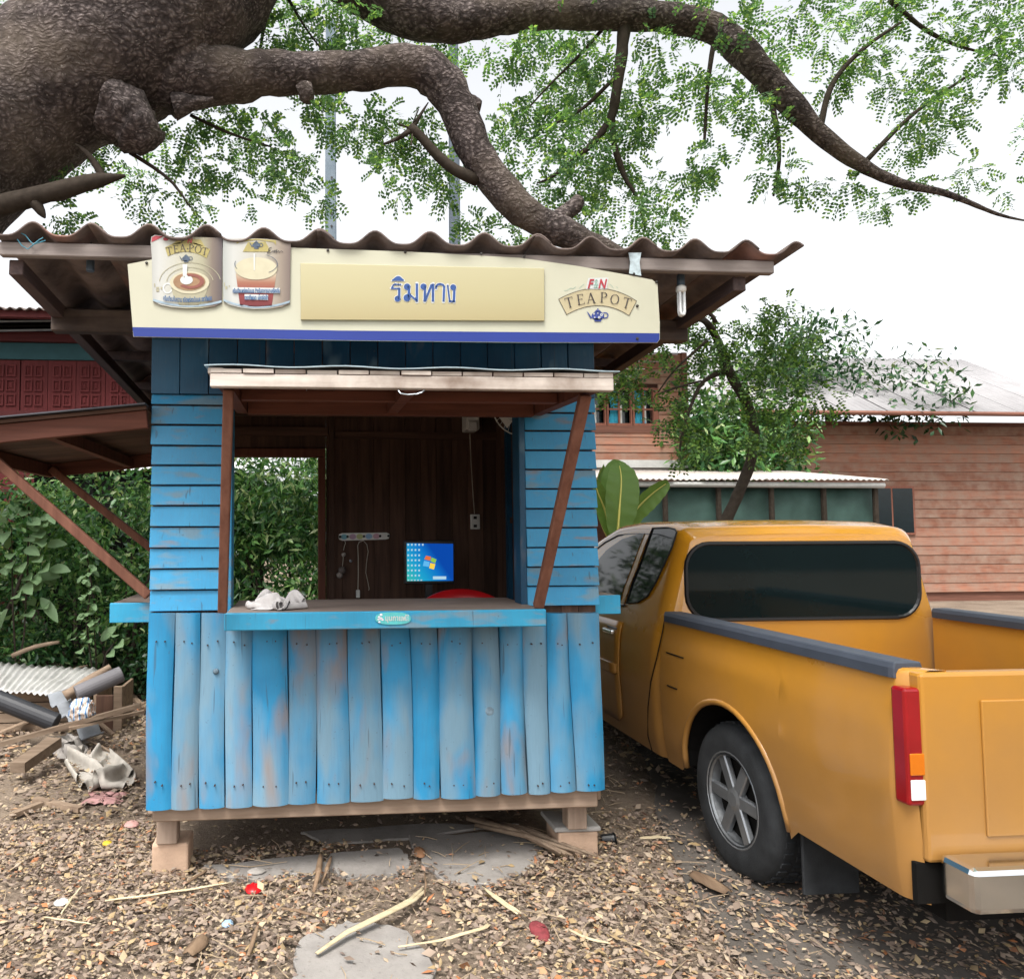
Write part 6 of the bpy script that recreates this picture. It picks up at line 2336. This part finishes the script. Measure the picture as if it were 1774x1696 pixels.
# carved shutters: stiles and rails over raised panels
def shutter(pxa, pxb):
    x0, x1 = at(pxa, 690, YR2).x, at(pxb, 690, YR2).x
    z0, z1 = zA(707), zA(632)
    s_ = MB().box(x0 - .05, x1 + .05, YR2 - .018, YR2 - .001, z0 - .05, z1 + .05).build('shutter', M['red_wall'], rh)
    for r in range(3):
        for c in range(2):
            a = x0 + (x1 - x0) * c / 2 + .015
            b_ = x0 + (x1 - x0) * (c + 1) / 2 - .015
            za = z0 + (z1 - z0) * r / 3 + .02
            zb_ = z0 + (z1 - z0) * (r + 1) / 3 - .02
            m = MB()
            t = .018
            m.box(a, a + t, YR2 - .036, YR2 - .019, za, zb_); m.box(b_ - t, b_, YR2 - .036, YR2 - .019, za, zb_)
            m.box(a + t, b_ - t, YR2 - .036, YR2 - .019, za, za + t); m.box(a + t, b_ - t, YR2 - .036, YR2 - .019, zb_ - t, zb_)
            m.build('panel_moulding', M['red_wall'], s_)
            MB().hexa([(a + t * 2, YR2 - .019, za + t * 2), (b_ - t * 2, YR2 - .019, za + t * 2), (b_ - t * 2, YR2 - .019, zb_ - t * 2), (a + t * 2, YR2 - .019, zb_ - t * 2),
                       (a + t * 3, YR2 - .03, za + t * 3), (b_ - t * 3, YR2 - .03, za + t * 3), (b_ - t * 3, YR2 - .03, zb_ - t * 3), (a + t * 3, YR2 - .03, zb_ - t * 3)]).build('panel', M['red_wall'], s_)


for pxa, pxb in ((-65, -20), (-12, 30), (41, 76), (90, 126), (138, 176), (190, 226)):
    shutter(pxa, pxb)
MB().box(rx0, rx1, YR2 - .05, YR2 - .001, zA(722), zA(713)).build('rail', M['red_dark'], rh)
# white corrugated shed roof just above the bushes
YW = 9.6
ws_ = T('white_roof_shed', 'low shed with white corrugated roof showing above the left bushes', 'shed', (at(170, 810, YW).x, YW, 0))
wa, wb = at(40, 810, YW).x, at(460, 810, YW).x
wz = at(170, 813, YW).z
M['white_roof'] = mat_plain('white roof sheet', '#cfd1d2', .55, .3, .1, var=.06, scale=2)
for i in range(4):
    xa = wa + (wb - wa) * i / 4
    xb = wa + (wb - wa) * (i + 1) / 4 + .04
    o = corrugated(xa, xb, YW, wz + .003 * (i % 2), YW + 1.7, wz + .42 + .003 * (i % 2), .085, .016, 6).build('roof_sheet', M['white_roof'], ws_, smooth=True)
    md = o.modifiers.new('t', 'SOLIDIFY'); md.thickness = .006
MB().box(wa + .1, wb - .1, YW + .1, YW + .16, -.05, wz - .03).build('wall', M['under'], ws_)
for x in (wa + .15, wb - .15):
    MB().tube([(x, YW + 1.6, -.1), (x, YW + 1.6, wz + .38)], .04, 8).build('post', M['twig'], ws_)

# far off trees closing the horizon: one mass
rng = np.random.default_rng(51)
nf = 9000
aa = rng.uniform(-1.25, 1.35, nf)
rad = rng.uniform(44, 52, nf)
px_ = np.sin(aa) * rad
top = 4.2 + 1.6 * np.sin(aa * 23) + 1.2 * np.sin(aa * 9 + 1)
Pf = np.stack([px_, np.cos(aa) * rad, top * rng.uniform(0, 1, nf) ** .8], 1)
Df = rng.normal(0, 1, (nf, 3)); Nf = rng.normal(0, 1, (nf, 3)) + np.array([0, -1.2, .5])
V, F = leaf_arrays(Pf, Df, Nf, rng.uniform(.7, 1.5, nf), rng.uniform(.4, .9, nf), .1)
o = np_mesh('far_trees', V, F, M['shrub2'])
tag(o, 'distant belt of trees closing the horizon behind the houses', 'woods', kind='stuff')
# ------------------------------------------------------------------ junk heap on the left
def single(mb, name, label, cat, mat, origin, group=None, **kw):
    o = mb.build(name, M[mat] if isinstance(mat, str) else mat, origin=origin, **kw)
    return tag(o, label, cat, group)


M['old_sheet'] = mat_plain('old pale corrugated sheet', '#b4b3b0', .6, .3, .15, var=.2, scale=5)
M['fibre'] = mat_plain('broken fibre cement', '#868a8f', .85, .2, var=.15, scale=8, bump=.3)
M['greyroll'] = mat_plain('grey rolled lining', '#6f6d70', .6, .3, var=.12, scale=6)
M['darkpipe'] = mat_plain('dark rubber pipe', '#2b2c30', .5, .4)
M['oldwood'] = mat_wood('old grey brown stick', '#6d5b4c', '#95826f', 'x', objvar=.2)
M['sack'] = mat_plain('dirty pale sack', '#aca69d', .85, .2, var=.22, scale=10, bump=.4)
M['sack2'] = mat_plain('grey dirty cloth', '#8d8883', .9, .2, var=.2, scale=10, bump=.4)


def on(px, py, z=0.0): return gr(px, py, z)


# corrugated sheet leaning on the heap
YJ = 6.6
P00, P10, P11, P01 = at(-60, 1188, 6.3), at(104, 1206, 6.1), at(172, 1158, 7.0), at(-40, 1146, 7.2)
rows = []
for j in range(9):
    v = j / 8
    r = []
    for i in range(97):
        u = i / 96
        p = (P00.lerp(P10, u)).lerp(P01.lerp(P11, u), v)
        r.append(p + Vector((0, 0, .010 * math.sin(u * 2 * PI * 16) + .02 * fbm(u * 3, v * 3))))
    rows.append(r)
o = MB().grid(rows).build('corrugated_sheet', M['old_sheet'], origin=P10, smooth=True)
md = o.modifiers.new('t', 'SOLIDIFY'); md.thickness = .004
tag(o, 'rusty pale corrugated metal sheet lying on top of the junk heap', 'metal sheet')
# props below the sheet so it rests on something: two boxes of rubble wood
a = at(60, 1230, 6.5)
t = T('wooden_crate', 'old wooden crate under the corrugated sheet in the junk heap', 'crate', (a.x, 6.55, 0))
hz = at(60, 1185, 6.5).z - .03
for k in range(4):
    MB().box(a.x - .35, a.x + .35, 6.35, 6.37, hz * k / 4, hz * (k + 1) / 4 - .01).build('slat', M['oldwood'], t)
for x in (a.x - .34, a.x + .34):
    MB().box(x - .02, x + .02, 6.37, 6.85, 0, hz - .012).build('side', M['oldwood'], t)
MB().box(a.x - .35, a.x + .35, 6.86, 6.88, 0, hz - .01).build('slat', M['oldwood'], t)
# grey roll
p, q = at(132, 1202, 5.9), at(211, 1167, 6.05)
single(MB().tube([p, q], .062, 20), 'grey_roll', 'smooth grey roll of lining lying across the junk heap', 'roll', 'greyroll', p, smooth=False, bevel=.004)
p, q = at(112, 1206, 6.0), at(192, 1156, 6.15)
m = bark_tube([p, p.lerp(q, .5), q], [.04, .042, .036], 14, .05, .25, 3)
single(m, 'tattered_log', 'ragged log beside the grey roll on the junk heap', 'log', 'oldwood', p, smooth=True)
# standing boards of a broken box
def board(pix, Y0, Y1, th, name, label, cat='board', mat='oldwood'):
    pts = [at(x, y, Y0 + (Y1 - Y0) * k) for (x, y), k in zip(pix, (0, 1, 1, 0))]
    n_ = (pts[1] - pts[0]).cross(pts[2] - pts[0]).normalized() * th
    return single(MB().poly(pts, n_), name, label, cat, mat, pts[0], bevel=.003)


bp_ = on(190, 1268)
YBX2 = bp_.y
t = T('broken_box', 'broken wooden box standing at the right end of the junk heap', 'box', (bp_.x, YBX2, 0))
x0, x1 = at(166, 1240, YBX2).x, at(196, 1240, YBX2).x
zt_ = at(180, 1196, YBX2).z
MB().box(x0, x1 - .0, YBX2, YBX2 + .03, -.02, zt_ - .04).build('board', M['inside'], t, bevel=.003)
MB().box(x1 + .002, x1 + .07, YBX2 - .005, YBX2 + .03, -.02, zt_ + .03).build('corner_post', M['oldwood'], t, bevel=.003)
MB().box(x1 + .02, x1 + .045, YBX2 + .032, YBX2 + .5, -.02, zt_).build('board', M['oldwood'], t, bevel=.003)
MB().box(x0 - .03, x0, YBX2 + .032, YBX2 + .5, -.02, zt_).build('board', M['oldwood'], t, bevel=.003)
# fibre cement fragment running down to the ground
A, B = at(92, 1205, 6.1), at(158, 1278, 5.75)
rows = []
for j in range(26):
    v = j / 25
    c = A.lerp(B, v) + Vector((0, 0, .028 * math.sin(v * 2 * PI * 4)))
    rows.append([c + Vector((-.06 + .13 * k / 4, .02 * k, .025 * k / 4)) + Vector((.008 * fbm(v * 9, k), 0, 0)) for k in range(5)])
o = MB().grid(rows).build('corrugated_fragment', M['fibre'], origin=B, smooth=True)
md = o.modifiers.new('t', 'SOLIDIFY'); md.thickness = .008
tag(o, 'broken grey corrugated roofing strip hanging down the front of the heap', 'roofing piece')
p, q = at(-20, 1205, 5.9), at(98, 1252, 5.85)
single(MB().tube([p, p.lerp(q, .5), q], .068, 18), 'black_pipe', 'thick dark pipe lying in the left of the junk heap', 'pipe', 'darkpipe', p, bevel=.004)
# crumpled printed bag
def crumple(pix, Y0, Y1, hgt, seed, N_=26, fold=1.0, z0=.0, flat=.5):
    """crumpled sheet whose outline on the ground follows four pixel corners"""
    c = [gr(x, y, z0) for x, y in pix]
    rows = []
    for j in range(N_ + 1):
        v = j / N_
        r = []
        for i in range(N_ + 1):
            u = i / N_
            p = c[0].lerp(c[1], u).lerp(c[3].lerp(c[2], u), v)
            rd = 1 - abs(mnoise.fractal(Vector((u * 2.6 + seed + .6 * v, v * 1.7, seed)), 1.2, 2.1, 2)) * 2.6
            e = min(u, v, 1 - u, 1 - v)
            h = hgt * (flat * min(1, e * 5) ** .7 * (.75 + .5 * fbm(u * 1.6, v * 1.6, seed)) + (1 - flat) * rd) * min(1, e * 9 + .12)
            r.append((p.x + .05 * fbm(u * 4, v * 4, seed + 5), p.y + .05 * fbm(u * 4, v * 4, seed + 9), z0 + .012 + max(0, h)))
        rows.append(r)
    return MB().grid(rows)


Ps_ = crumpled_sheet(1.0, .8, 32, 26, .66, 9)
lo, hi = Ps_.reshape(-1, 3).min(0), Ps_.reshape(-1, 3).max(0)
A, B, Dn = gr(88, 1358), gr(222, 1394), gr(130, 1296)
eu, ev = (B - A), (Dn - A)
sz_ = .13 / hi[2]
o = MB().grid([[tuple(A + eu * ((p[0] - lo[0]) / (hi[0] - lo[0])) + ev * ((p[1] - lo[1]) / (hi[1] - lo[1])) + Vector((0, 0, .015 + p[2] * sz_))) for p in r] for r in Ps_])
single(o, 'sack', 'large crumpled pale sack lying on the leaves left of the kiosk', 'sack', 'sack', on(160, 1360), smooth=True)
md = bpy.data.objects['sack'].modifiers.new('s', 'SUBSURF'); md.levels = 2; md.render_levels = 2
o = crumple([(95, 1320), (150, 1312), (148, 1285), (85, 1285)], 0, 0, .10, 7.7)
single(o, 'dirty_cloth', 'grey dirty cloth bunched behind the pale sack', 'cloth', 'sack2', on(120, 1305), smooth=True)
o = crumple([(150, 1395), (210, 1395), (212, 1380), (160, 1375)], 0, 0, .03, 9.7, 14)
single(o, 'pink_wrapper', 'dirty pink wrapper under the front edge of the pale sack', 'wrapper', mat_plain('dirty pink plastic', '#a87f7c', .6, var=.2, scale=20), on(180, 1388), smooth=True)
c = at(143, 1230, 5.72)
rows = []
for j in range(21):
    a = PI * j / 20
    rw = []
    for i in range(33):
        q = 2 * PI * i / 32
        d = Vector((math.sin(a) * math.cos(q), math.sin(a) * math.sin(q), -math.cos(a)))
        k = .75 + .55 * (1 - abs(mnoise.fractal(d * 1.6 + Vector((4, 2, 1)), 1, 2, 3)) * 2)
        rw.append(Vector((c.x + .085 * k * d.x, c.y + .06 * k * d.y, c.z + .075 * k * d.z)))
    rows.append(rw)
b = NB('white bag with blue and orange print')
v = b.coords(rnd=False)
wv = b.n('ShaderNodeTexWave'); wv.inputs['Scale'].default_value = 7; wv.inputs['Distortion'].default_value = 3
b.l(v, wv.inputs['Vector'])
b.principled(b.ramp(wv.outputs['Fac'], [(.0, '#2f6ca8'), (.22, '#c9ced2'), (.6, '#d3d3d0'), (.82, '#c07a3f'), (1, '#d6d4cf')]), .5)
single(MB().grid(rows), 'plastic_bag', 'plastic bag with blue and orange print stuffed in the junk heap', 'bag', b.m, c, smooth=True)
# long sticks
def stick(a, b_, r, name, label, mat='oldwood', square=True, cat='stick'):
    if square: m = MB().beam(a, b_, r * 2.0, r * 1.3)
    else: m = bark_tube([a, Vector(a).lerp(Vector(b_), .5) + Vector((0, 0, r)), b_], [r, r * .9, r * .7], 8, .12, .15, 2)
    return single(m, name, label, cat, mat, a, smooth=not square)


stick(at(-40, 1300, 5.55), at(244, 1221, 5.75), .024, 'long_batten', 'long grey batten resting across the front of the junk heap')
stick(at(120, 1262, 5.62), at(250, 1232, 5.85), .016, 'short_batten', 'shorter thin batten beside the long one on the junk heap')
stick(at(20, 1136, 6.9), at(103, 1112, 7.0), .022, 'pole_stick', 'straight round stick poking up from the back of the heap', square=False)
stick(on(150, 1280, .06), on(212, 1316, .02), .010, 'pale_stick', 'pale thin stick lying behind the sack', square=False)
stick(on(216, 1190, .03), on(250, 1228, .05), .022, 'grey_plank', 'short grey plank lying between heap and kiosk wall')
stick(on(205, 1185, .03), on(250, 1205, .04), .018, 'thin_plank', 'thin plank lying beside the grey plank behind the heap')
stick(on(150, 1155, .3), on(110, 1168, .36), .03, 'loose_board', 'loose board end sticking up behind the corrugated sheet')
stick(on(60, 1385, .03), on(140, 1402, .02), .022, 'split_board', 'splintered brown board lying on leaves before the sack')
stick(on(20, 1412, .02), on(72, 1392, .03), .02, 'grey_lath', 'grey lath lying on leaves at the left edge')
stick(on(30, 1395, .02), on(75, 1445, .01), .006, 'white_twig', 'thin white twig lying on the leaves at far left', square=False)
stick(on(30, 1330, .12), on(95, 1285, .16), .05, 'beam_piece', 'short grey timber end at the left foot of the heap', cat='timber')
rk_ = random.Random(77)
for k in range(14):
    x, y = rk_.uniform(-10, 235), rk_.uniform(1165, 1275)
    p = on(x, y, .03)
    a_ = rk_.uniform(0, PI)
    L_ = rk_.uniform(.12, .4)
    o = MB().beam(p, p + Vector((math.cos(a_) * L_, math.sin(a_) * L_, rk_.uniform(.0, .2))), rk_.uniform(.02, .07), .015).build('wood_scrap', M['oldwood'], origin=p)
    tag(o, 'small scrap of old wood mixed into the junk heap', 'wood scrap', 'wood scraps in the junk heap')

# ------------------------------------------------------------------ fallen leaves: one litter layer
rng = np.random.default_rng(3)


def inpoly(P, poly):
    x, y = P[:, 0], P[:, 1]
    ins = np.zeros(len(P), bool)
    n_ = len(poly)
    j = n_ - 1
    for i in range(n_):
        xi, yi = poly[i]; xj, yj = poly[j]
        c = ((yi > y) != (yj > y)) & (x < (xj - xi) * (y - yi) / (yj - yi + 1e-12) + xi)
        ins ^= c
        j = i
    return ins


def scatter(n_, x0, x1, y0, y1):
    return np.stack([rng.uniform(x0, x1, n_), rng.uniform(y0, y1, n_)], 1)


XY = np.concatenate([scatter(70000, -2.2, 3.0, 1.6, 4.3), scatter(32000, -4.2, 3.0, 4.0, 7.6), scatter(4000, -5, -1, 1, 4), scatter(2500, 1, 3, -0, 2), scatter(3000, -2, 2, 0, 1.7)])
keep = np.ones(len(XY), bool)
for k, s_ in enumerate(SLABS):
    ins = inpoly(XY, s_)
    keep &= ~(ins & (rng.uniform(0, 1, len(XY)) < (.94 if k < 5 else .6)))
under = (XY[:, 0] > -.75) & (XY[:, 0] < 1.45) & (XY[:, 1] > 3.92) & (XY[:, 1] < 5.5)
keep &= ~(under & (rng.uniform(0, 1, len(XY)) < .93))
lane = (XY[:, 0] > 1.55) & (XY[:, 0] < 2.3) & (XY[:, 1] > 3.4)
keep &= ~(lane & (rng.uniform(0, 1, len(XY)) < .45))
# thin patches
thin = np.array([mnoise.noise(Vector((x * 1.3, y * 1.3, 4))) for x, y in XY])
keep &= ~((thin > .25) & (rng.uniform(0, 1, len(XY)) < .55))
XY = XY[keep]
k = len(XY)
P = np.concatenate([XY, rng.uniform(.006, .028, (k, 1))], 1)
az = rng.uniform(0, 2 * PI, k)
tilt = rng.normal(0, .28, k)
D = np.stack([np.cos(az), np.sin(az), tilt], 1)
N_ = np.stack([rng.normal(0, .5, k), rng.normal(0, .5, k), np.ones(k)], 1)
near = np.where(XY[:, 1] < 4.3, 1.0, 1.35)
L_ = rng.gamma(4.5, .0056, k).clip(.010, .058) * near
V, F = leaf_arrays(P, D, N_, L_, L_ * rng.uniform(.38, .62, k), -.22)
V[:, 2] = np.maximum(V[:, 2], .004)
lit = np_mesh('leaf_litter', V, F, M['litter'])
tag(lit, 'carpet of small dry brown and yellow leaves around the kiosk', 'leaf litter', kind='stuff')
# twigs and straw among the leaves: too many to count
m = MB()
rt = random.Random(5)
for _ in range(650):
    x, y = rt.uniform(-2.2, 2.0), rt.uniform(2.0, 6.0)
    if -.75 < x < 1.45 and y > 3.9: continue
    a_ = rt.uniform(0, PI)
    L1 = rt.uniform(.04, .2)
    p = Vector((x, y, rt.uniform(.015, .03)))
    q = p + Vector((math.cos(a_) * L1, math.sin(a_) * L1, rt.uniform(-.005, .015)))
    m.tube([p, p.lerp(q, .5) + Vector((rt.uniform(-.01, .01), rt.uniform(-.01, .01), .004)), q], [.0022, .002, .0012], 4, cap=False)
o = m.build('twig_litter', mat_plain('straw coloured twigs', '#9b8972', .85, .2, var=.35, scale=3))
tag(o, 'thin broken twigs scattered through the fallen leaves', 'twig litter', kind='stuff')

# ------------------------------------------------------------------ bigger single pieces on the ground
M['straw'] = mat_wood('pale dry palm strip', '#a8987a', '#c7ba9c', 'x', objvar=.15, bump=.5)
M['bark_strip'] = mat_wood('brown dry leaf sheath', '#5e4a3a', '#86705a', 'y', objvar=.15, bump=.5)


def strip(pix, w, name, label, mat='straw', cat='palm strip', z=.03, lift=.0, split=1):
    P = [gr(x, y, z + lift * math.sin(PI * i / (len(pix) - 1))) for i, (x, y) in enumerate(pix)]
    m = MB()
    for s_ in range(split):
        rows = []
        n_ = 16
        for i in range(n_ + 1):
            t = i / n_ * (len(P) - 1)
            k = min(int(t), len(P) - 2)
            c = P[k].lerp(P[k + 1], t - k)
            d = (P[k + 1] - P[k]).normalized()
            sd_ = Vector((-d.y, d.x, 0))
            ww = w * (.35 + .65 * math.sin(PI * min(1, (i / n_) * .9 + .08)) ** .6)
            o_ = (s_ - (split - 1) / 2) * w * .8 * (i / n_)
            rows.append([c + sd_ * (ww * u + o_) + Vector((0, 0, .35 * ww * (1 - abs(u) * 1.6) + .001 * math.sin(i + s_))) for u in (-.5, -.25, 0, .25, .5)])
        m.grid(rows)
    o = m.build(name, M[mat], origin=P[0], smooth=True)
    md = o.modifiers.new('t', 'SOLIDIFY'); md.thickness = .003
    return tag(o, label, cat)


strip([(548, 1652), (600, 1615), (670, 1582), (715, 1558), (737, 1538)], .026, 'palm_strip', 'long pale palm strip curving across the leaves towards the lower slab', split=2, lift=.02)
strip([(735, 1552), (738, 1530), (735, 1510)], .010, 'curled_stem', 'thin brown stem curling up from the end of the long palm strip', 'bark_strip', 'stem', lift=.03)
strip([(182, 1560), (260, 1550), (330, 1540), (400, 1528)], .016, 'dry_reed', 'thin pale reed lying on leaves left of the slabs')
strip([(76, 1588), (120, 1594), (158, 1600)], .012, 'dry_reed', 'short pale reed near the lower left corner')
strip([(106, 1582), (124, 1556), (142, 1534)], .010, 'dry_reed', 'yellowish reed beside the white scrap at lower left')
strip([(838, 1538), (870, 1562), (900, 1582)], .022, 'split_reed', 'split grey reed lying on leaves right of the middle slab', split=2)
strip([(690, 1640), (770, 1627), (840, 1606), (848, 1600)], .014, 'dry_reed', 'thin pale reed at bottom centre right of the lower slab', split=2)
strip([(985, 1610), (1020, 1626), (1058, 1634)], .018, 'palm_strip', 'pale palm strip lying at the bottom right among leaves')
strip([(430, 1655), (440, 1625), (447, 1602)], .018, 'brown_lath', 'short brown lath at the bottom left of centre', 'bark_strip', 'lath')
strip([(325, 1655), (345, 1636), (352, 1622)], .07, 'flat_board', 'flat grey brown board end at the bottom edge', 'bark_strip', 'board')
strip([(488, 1573), (515, 1577), (546, 1586)], .02, 'green_pod', 'greenish brown pod lying left of the lower slab', mat='bark_strip', cat='pod')
strip([(543, 1546), (552, 1510), (556, 1477)], .03, 'leaf_sheath', 'brown curled sheath leaning against the left slab edge', 'bark_strip', 'leaf sheath', lift=.06)
strip([(556, 1532), (566, 1506), (574, 1483)], .022, 'leaf_sheath', 'second brown sheath beside the taller one at the slabs', 'bark_strip', 'leaf sheath', lift=.05)
strip([(322, 1530), (340, 1518), (358, 1508)], .02, 'grey_chip', 'grey wood chip beside the left footing block', 'bark_strip', 'wood chip')
strip([(1108, 1452), (1140, 1450), (1162, 1452)], .03, 'tan_stick', 'tan stick lying on leaves between kiosk and truck', 'straw', 'stick')
strip([(1146, 1466), (1160, 1478), (1168, 1488)], .012, 'grey_twig', 'grey twig lying on dirt near the truck wheel', 'bark_strip', 'twig')
strip([(1200, 1515), (1230, 1530), (1262, 1548)], .09, 'tan_cardboard', 'piece of tan cardboard on the ground by the rear wheel', 'bark_strip', 'cardboard')
# bundle of dry palm stalks by the right footing
t = T('dry_stalk_bundle', 'bundle of dry grey palm stalks lying against the right footing block', 'stalk bundle', gr(930, 1450))
rb = random.Random(12)
for k in range(9):
    o0, o1 = rb.uniform(-14, 10), rb.uniform(-12, 10)
    a, b_ = gr(806 + rb.uniform(0, 50), 1424 + o0 * .5, .05 + rb.uniform(0, .04)), gr(1000 + rb.uniform(-30, 35), 1478 + o1 * .6, .03 + rb.uniform(0, .03))
    mid = a.lerp(b_, .5) + Vector((rb.uniform(-.02, .02), rb.uniform(-.02, .02), .02))
    MB().tube([a, mid, b_], [.012, .014, .006], 6).build('stalk', M['oldwood'], t, smooth=True)
# small litter
def blob(px, py, rx, ry, h, name, label, cat, mat, seed=1.0):
    c = gr(px, py, .02)
    s = c.y / FPX
    m = MB()
    rows = []
    for j in range(7):
        a = PI / 2 * j / 6
        rows.append([(c.x + rx * s * math.cos(a) * (1 + .35 * fbm(math.cos(2 * PI * i / 14) * 2 + seed, math.sin(2 * PI * i / 14) * 2)) * math.cos(2 * PI * i / 14), c.y + ry * s * 2 * math.cos(a) * math.sin(2 * PI * i / 14), .018 + h * math.sin(a) * (1 + .5 * fbm(i * .9, j, seed))) for i in range(15)])
    m.grid(rows)
    return single(m, name, label, cat, mat, c, smooth=True)


blob(440, 1540, 15, 8, .022, 'red_scrap', 'bright red scrap of plastic on the leaves left of centre', 'scrap', 'red_plastic', 2)
blob(106, 1562, 12, 6, .012, 'white_scrap', 'crumpled white scrap on the leaves at lower left', 'scrap', 'white_plastic', 5)
blob(228, 1428, 12, 6, .02, 'pink_scrap', 'dirty pinkish plastic scrap between the sack and the left footing', 'scrap', mat_plain('pink scrap', '#b98f88', .6), 7)
blob(394, 1600, 10, 5, .015, 'blue_scrap', 'pale blue plastic scrap on the leaves at lower left centre', 'scrap', mat_plain('pale blue scrap', '#8fa9c0', .5), 3)
blob(935, 1612, 16, 16, .02, 'red_net', 'faded dark red scrap among leaves at the bottom right of centre', 'scrap', mat_plain('faded red scrap', '#7b3438', .8, var=.3, scale=40), 9)
blob(186, 1460, 8, 4, .012, 'yellow_leaf', 'bright yellow fallen leaf on the litter at left', 'leaf', mat_plain('yellow leaf', '#c9a72e', .6), 1)
blob(727, 1476, 10, 10, .02, 'brown_leaf', 'large curled brown leaf on the middle slab', 'leaf', mat_plain('brown leaf', '#8a6448', .8), 4)
blob(445, 1508, 16, 6, .012, 'grey_rag', 'scrap of grey rag with pale pattern by the left slab', 'rag', 'sack2', 6)
q = gr(1052, 1462)
t = T('black_cup', 'black plastic cup lying beside the right footing block', 'cup', q)
MB().tube([q + Vector((-.03, 0, .026)), q + Vector((.03, -.01, .03))], [.022, .028], 14).build('cup_body', M['black'], t)
MB().lathe(q + Vector((.0315, -.01, .03)), [(.031, 0), (.031, .004)], 'x', 14).build('rim', M['black'], t)
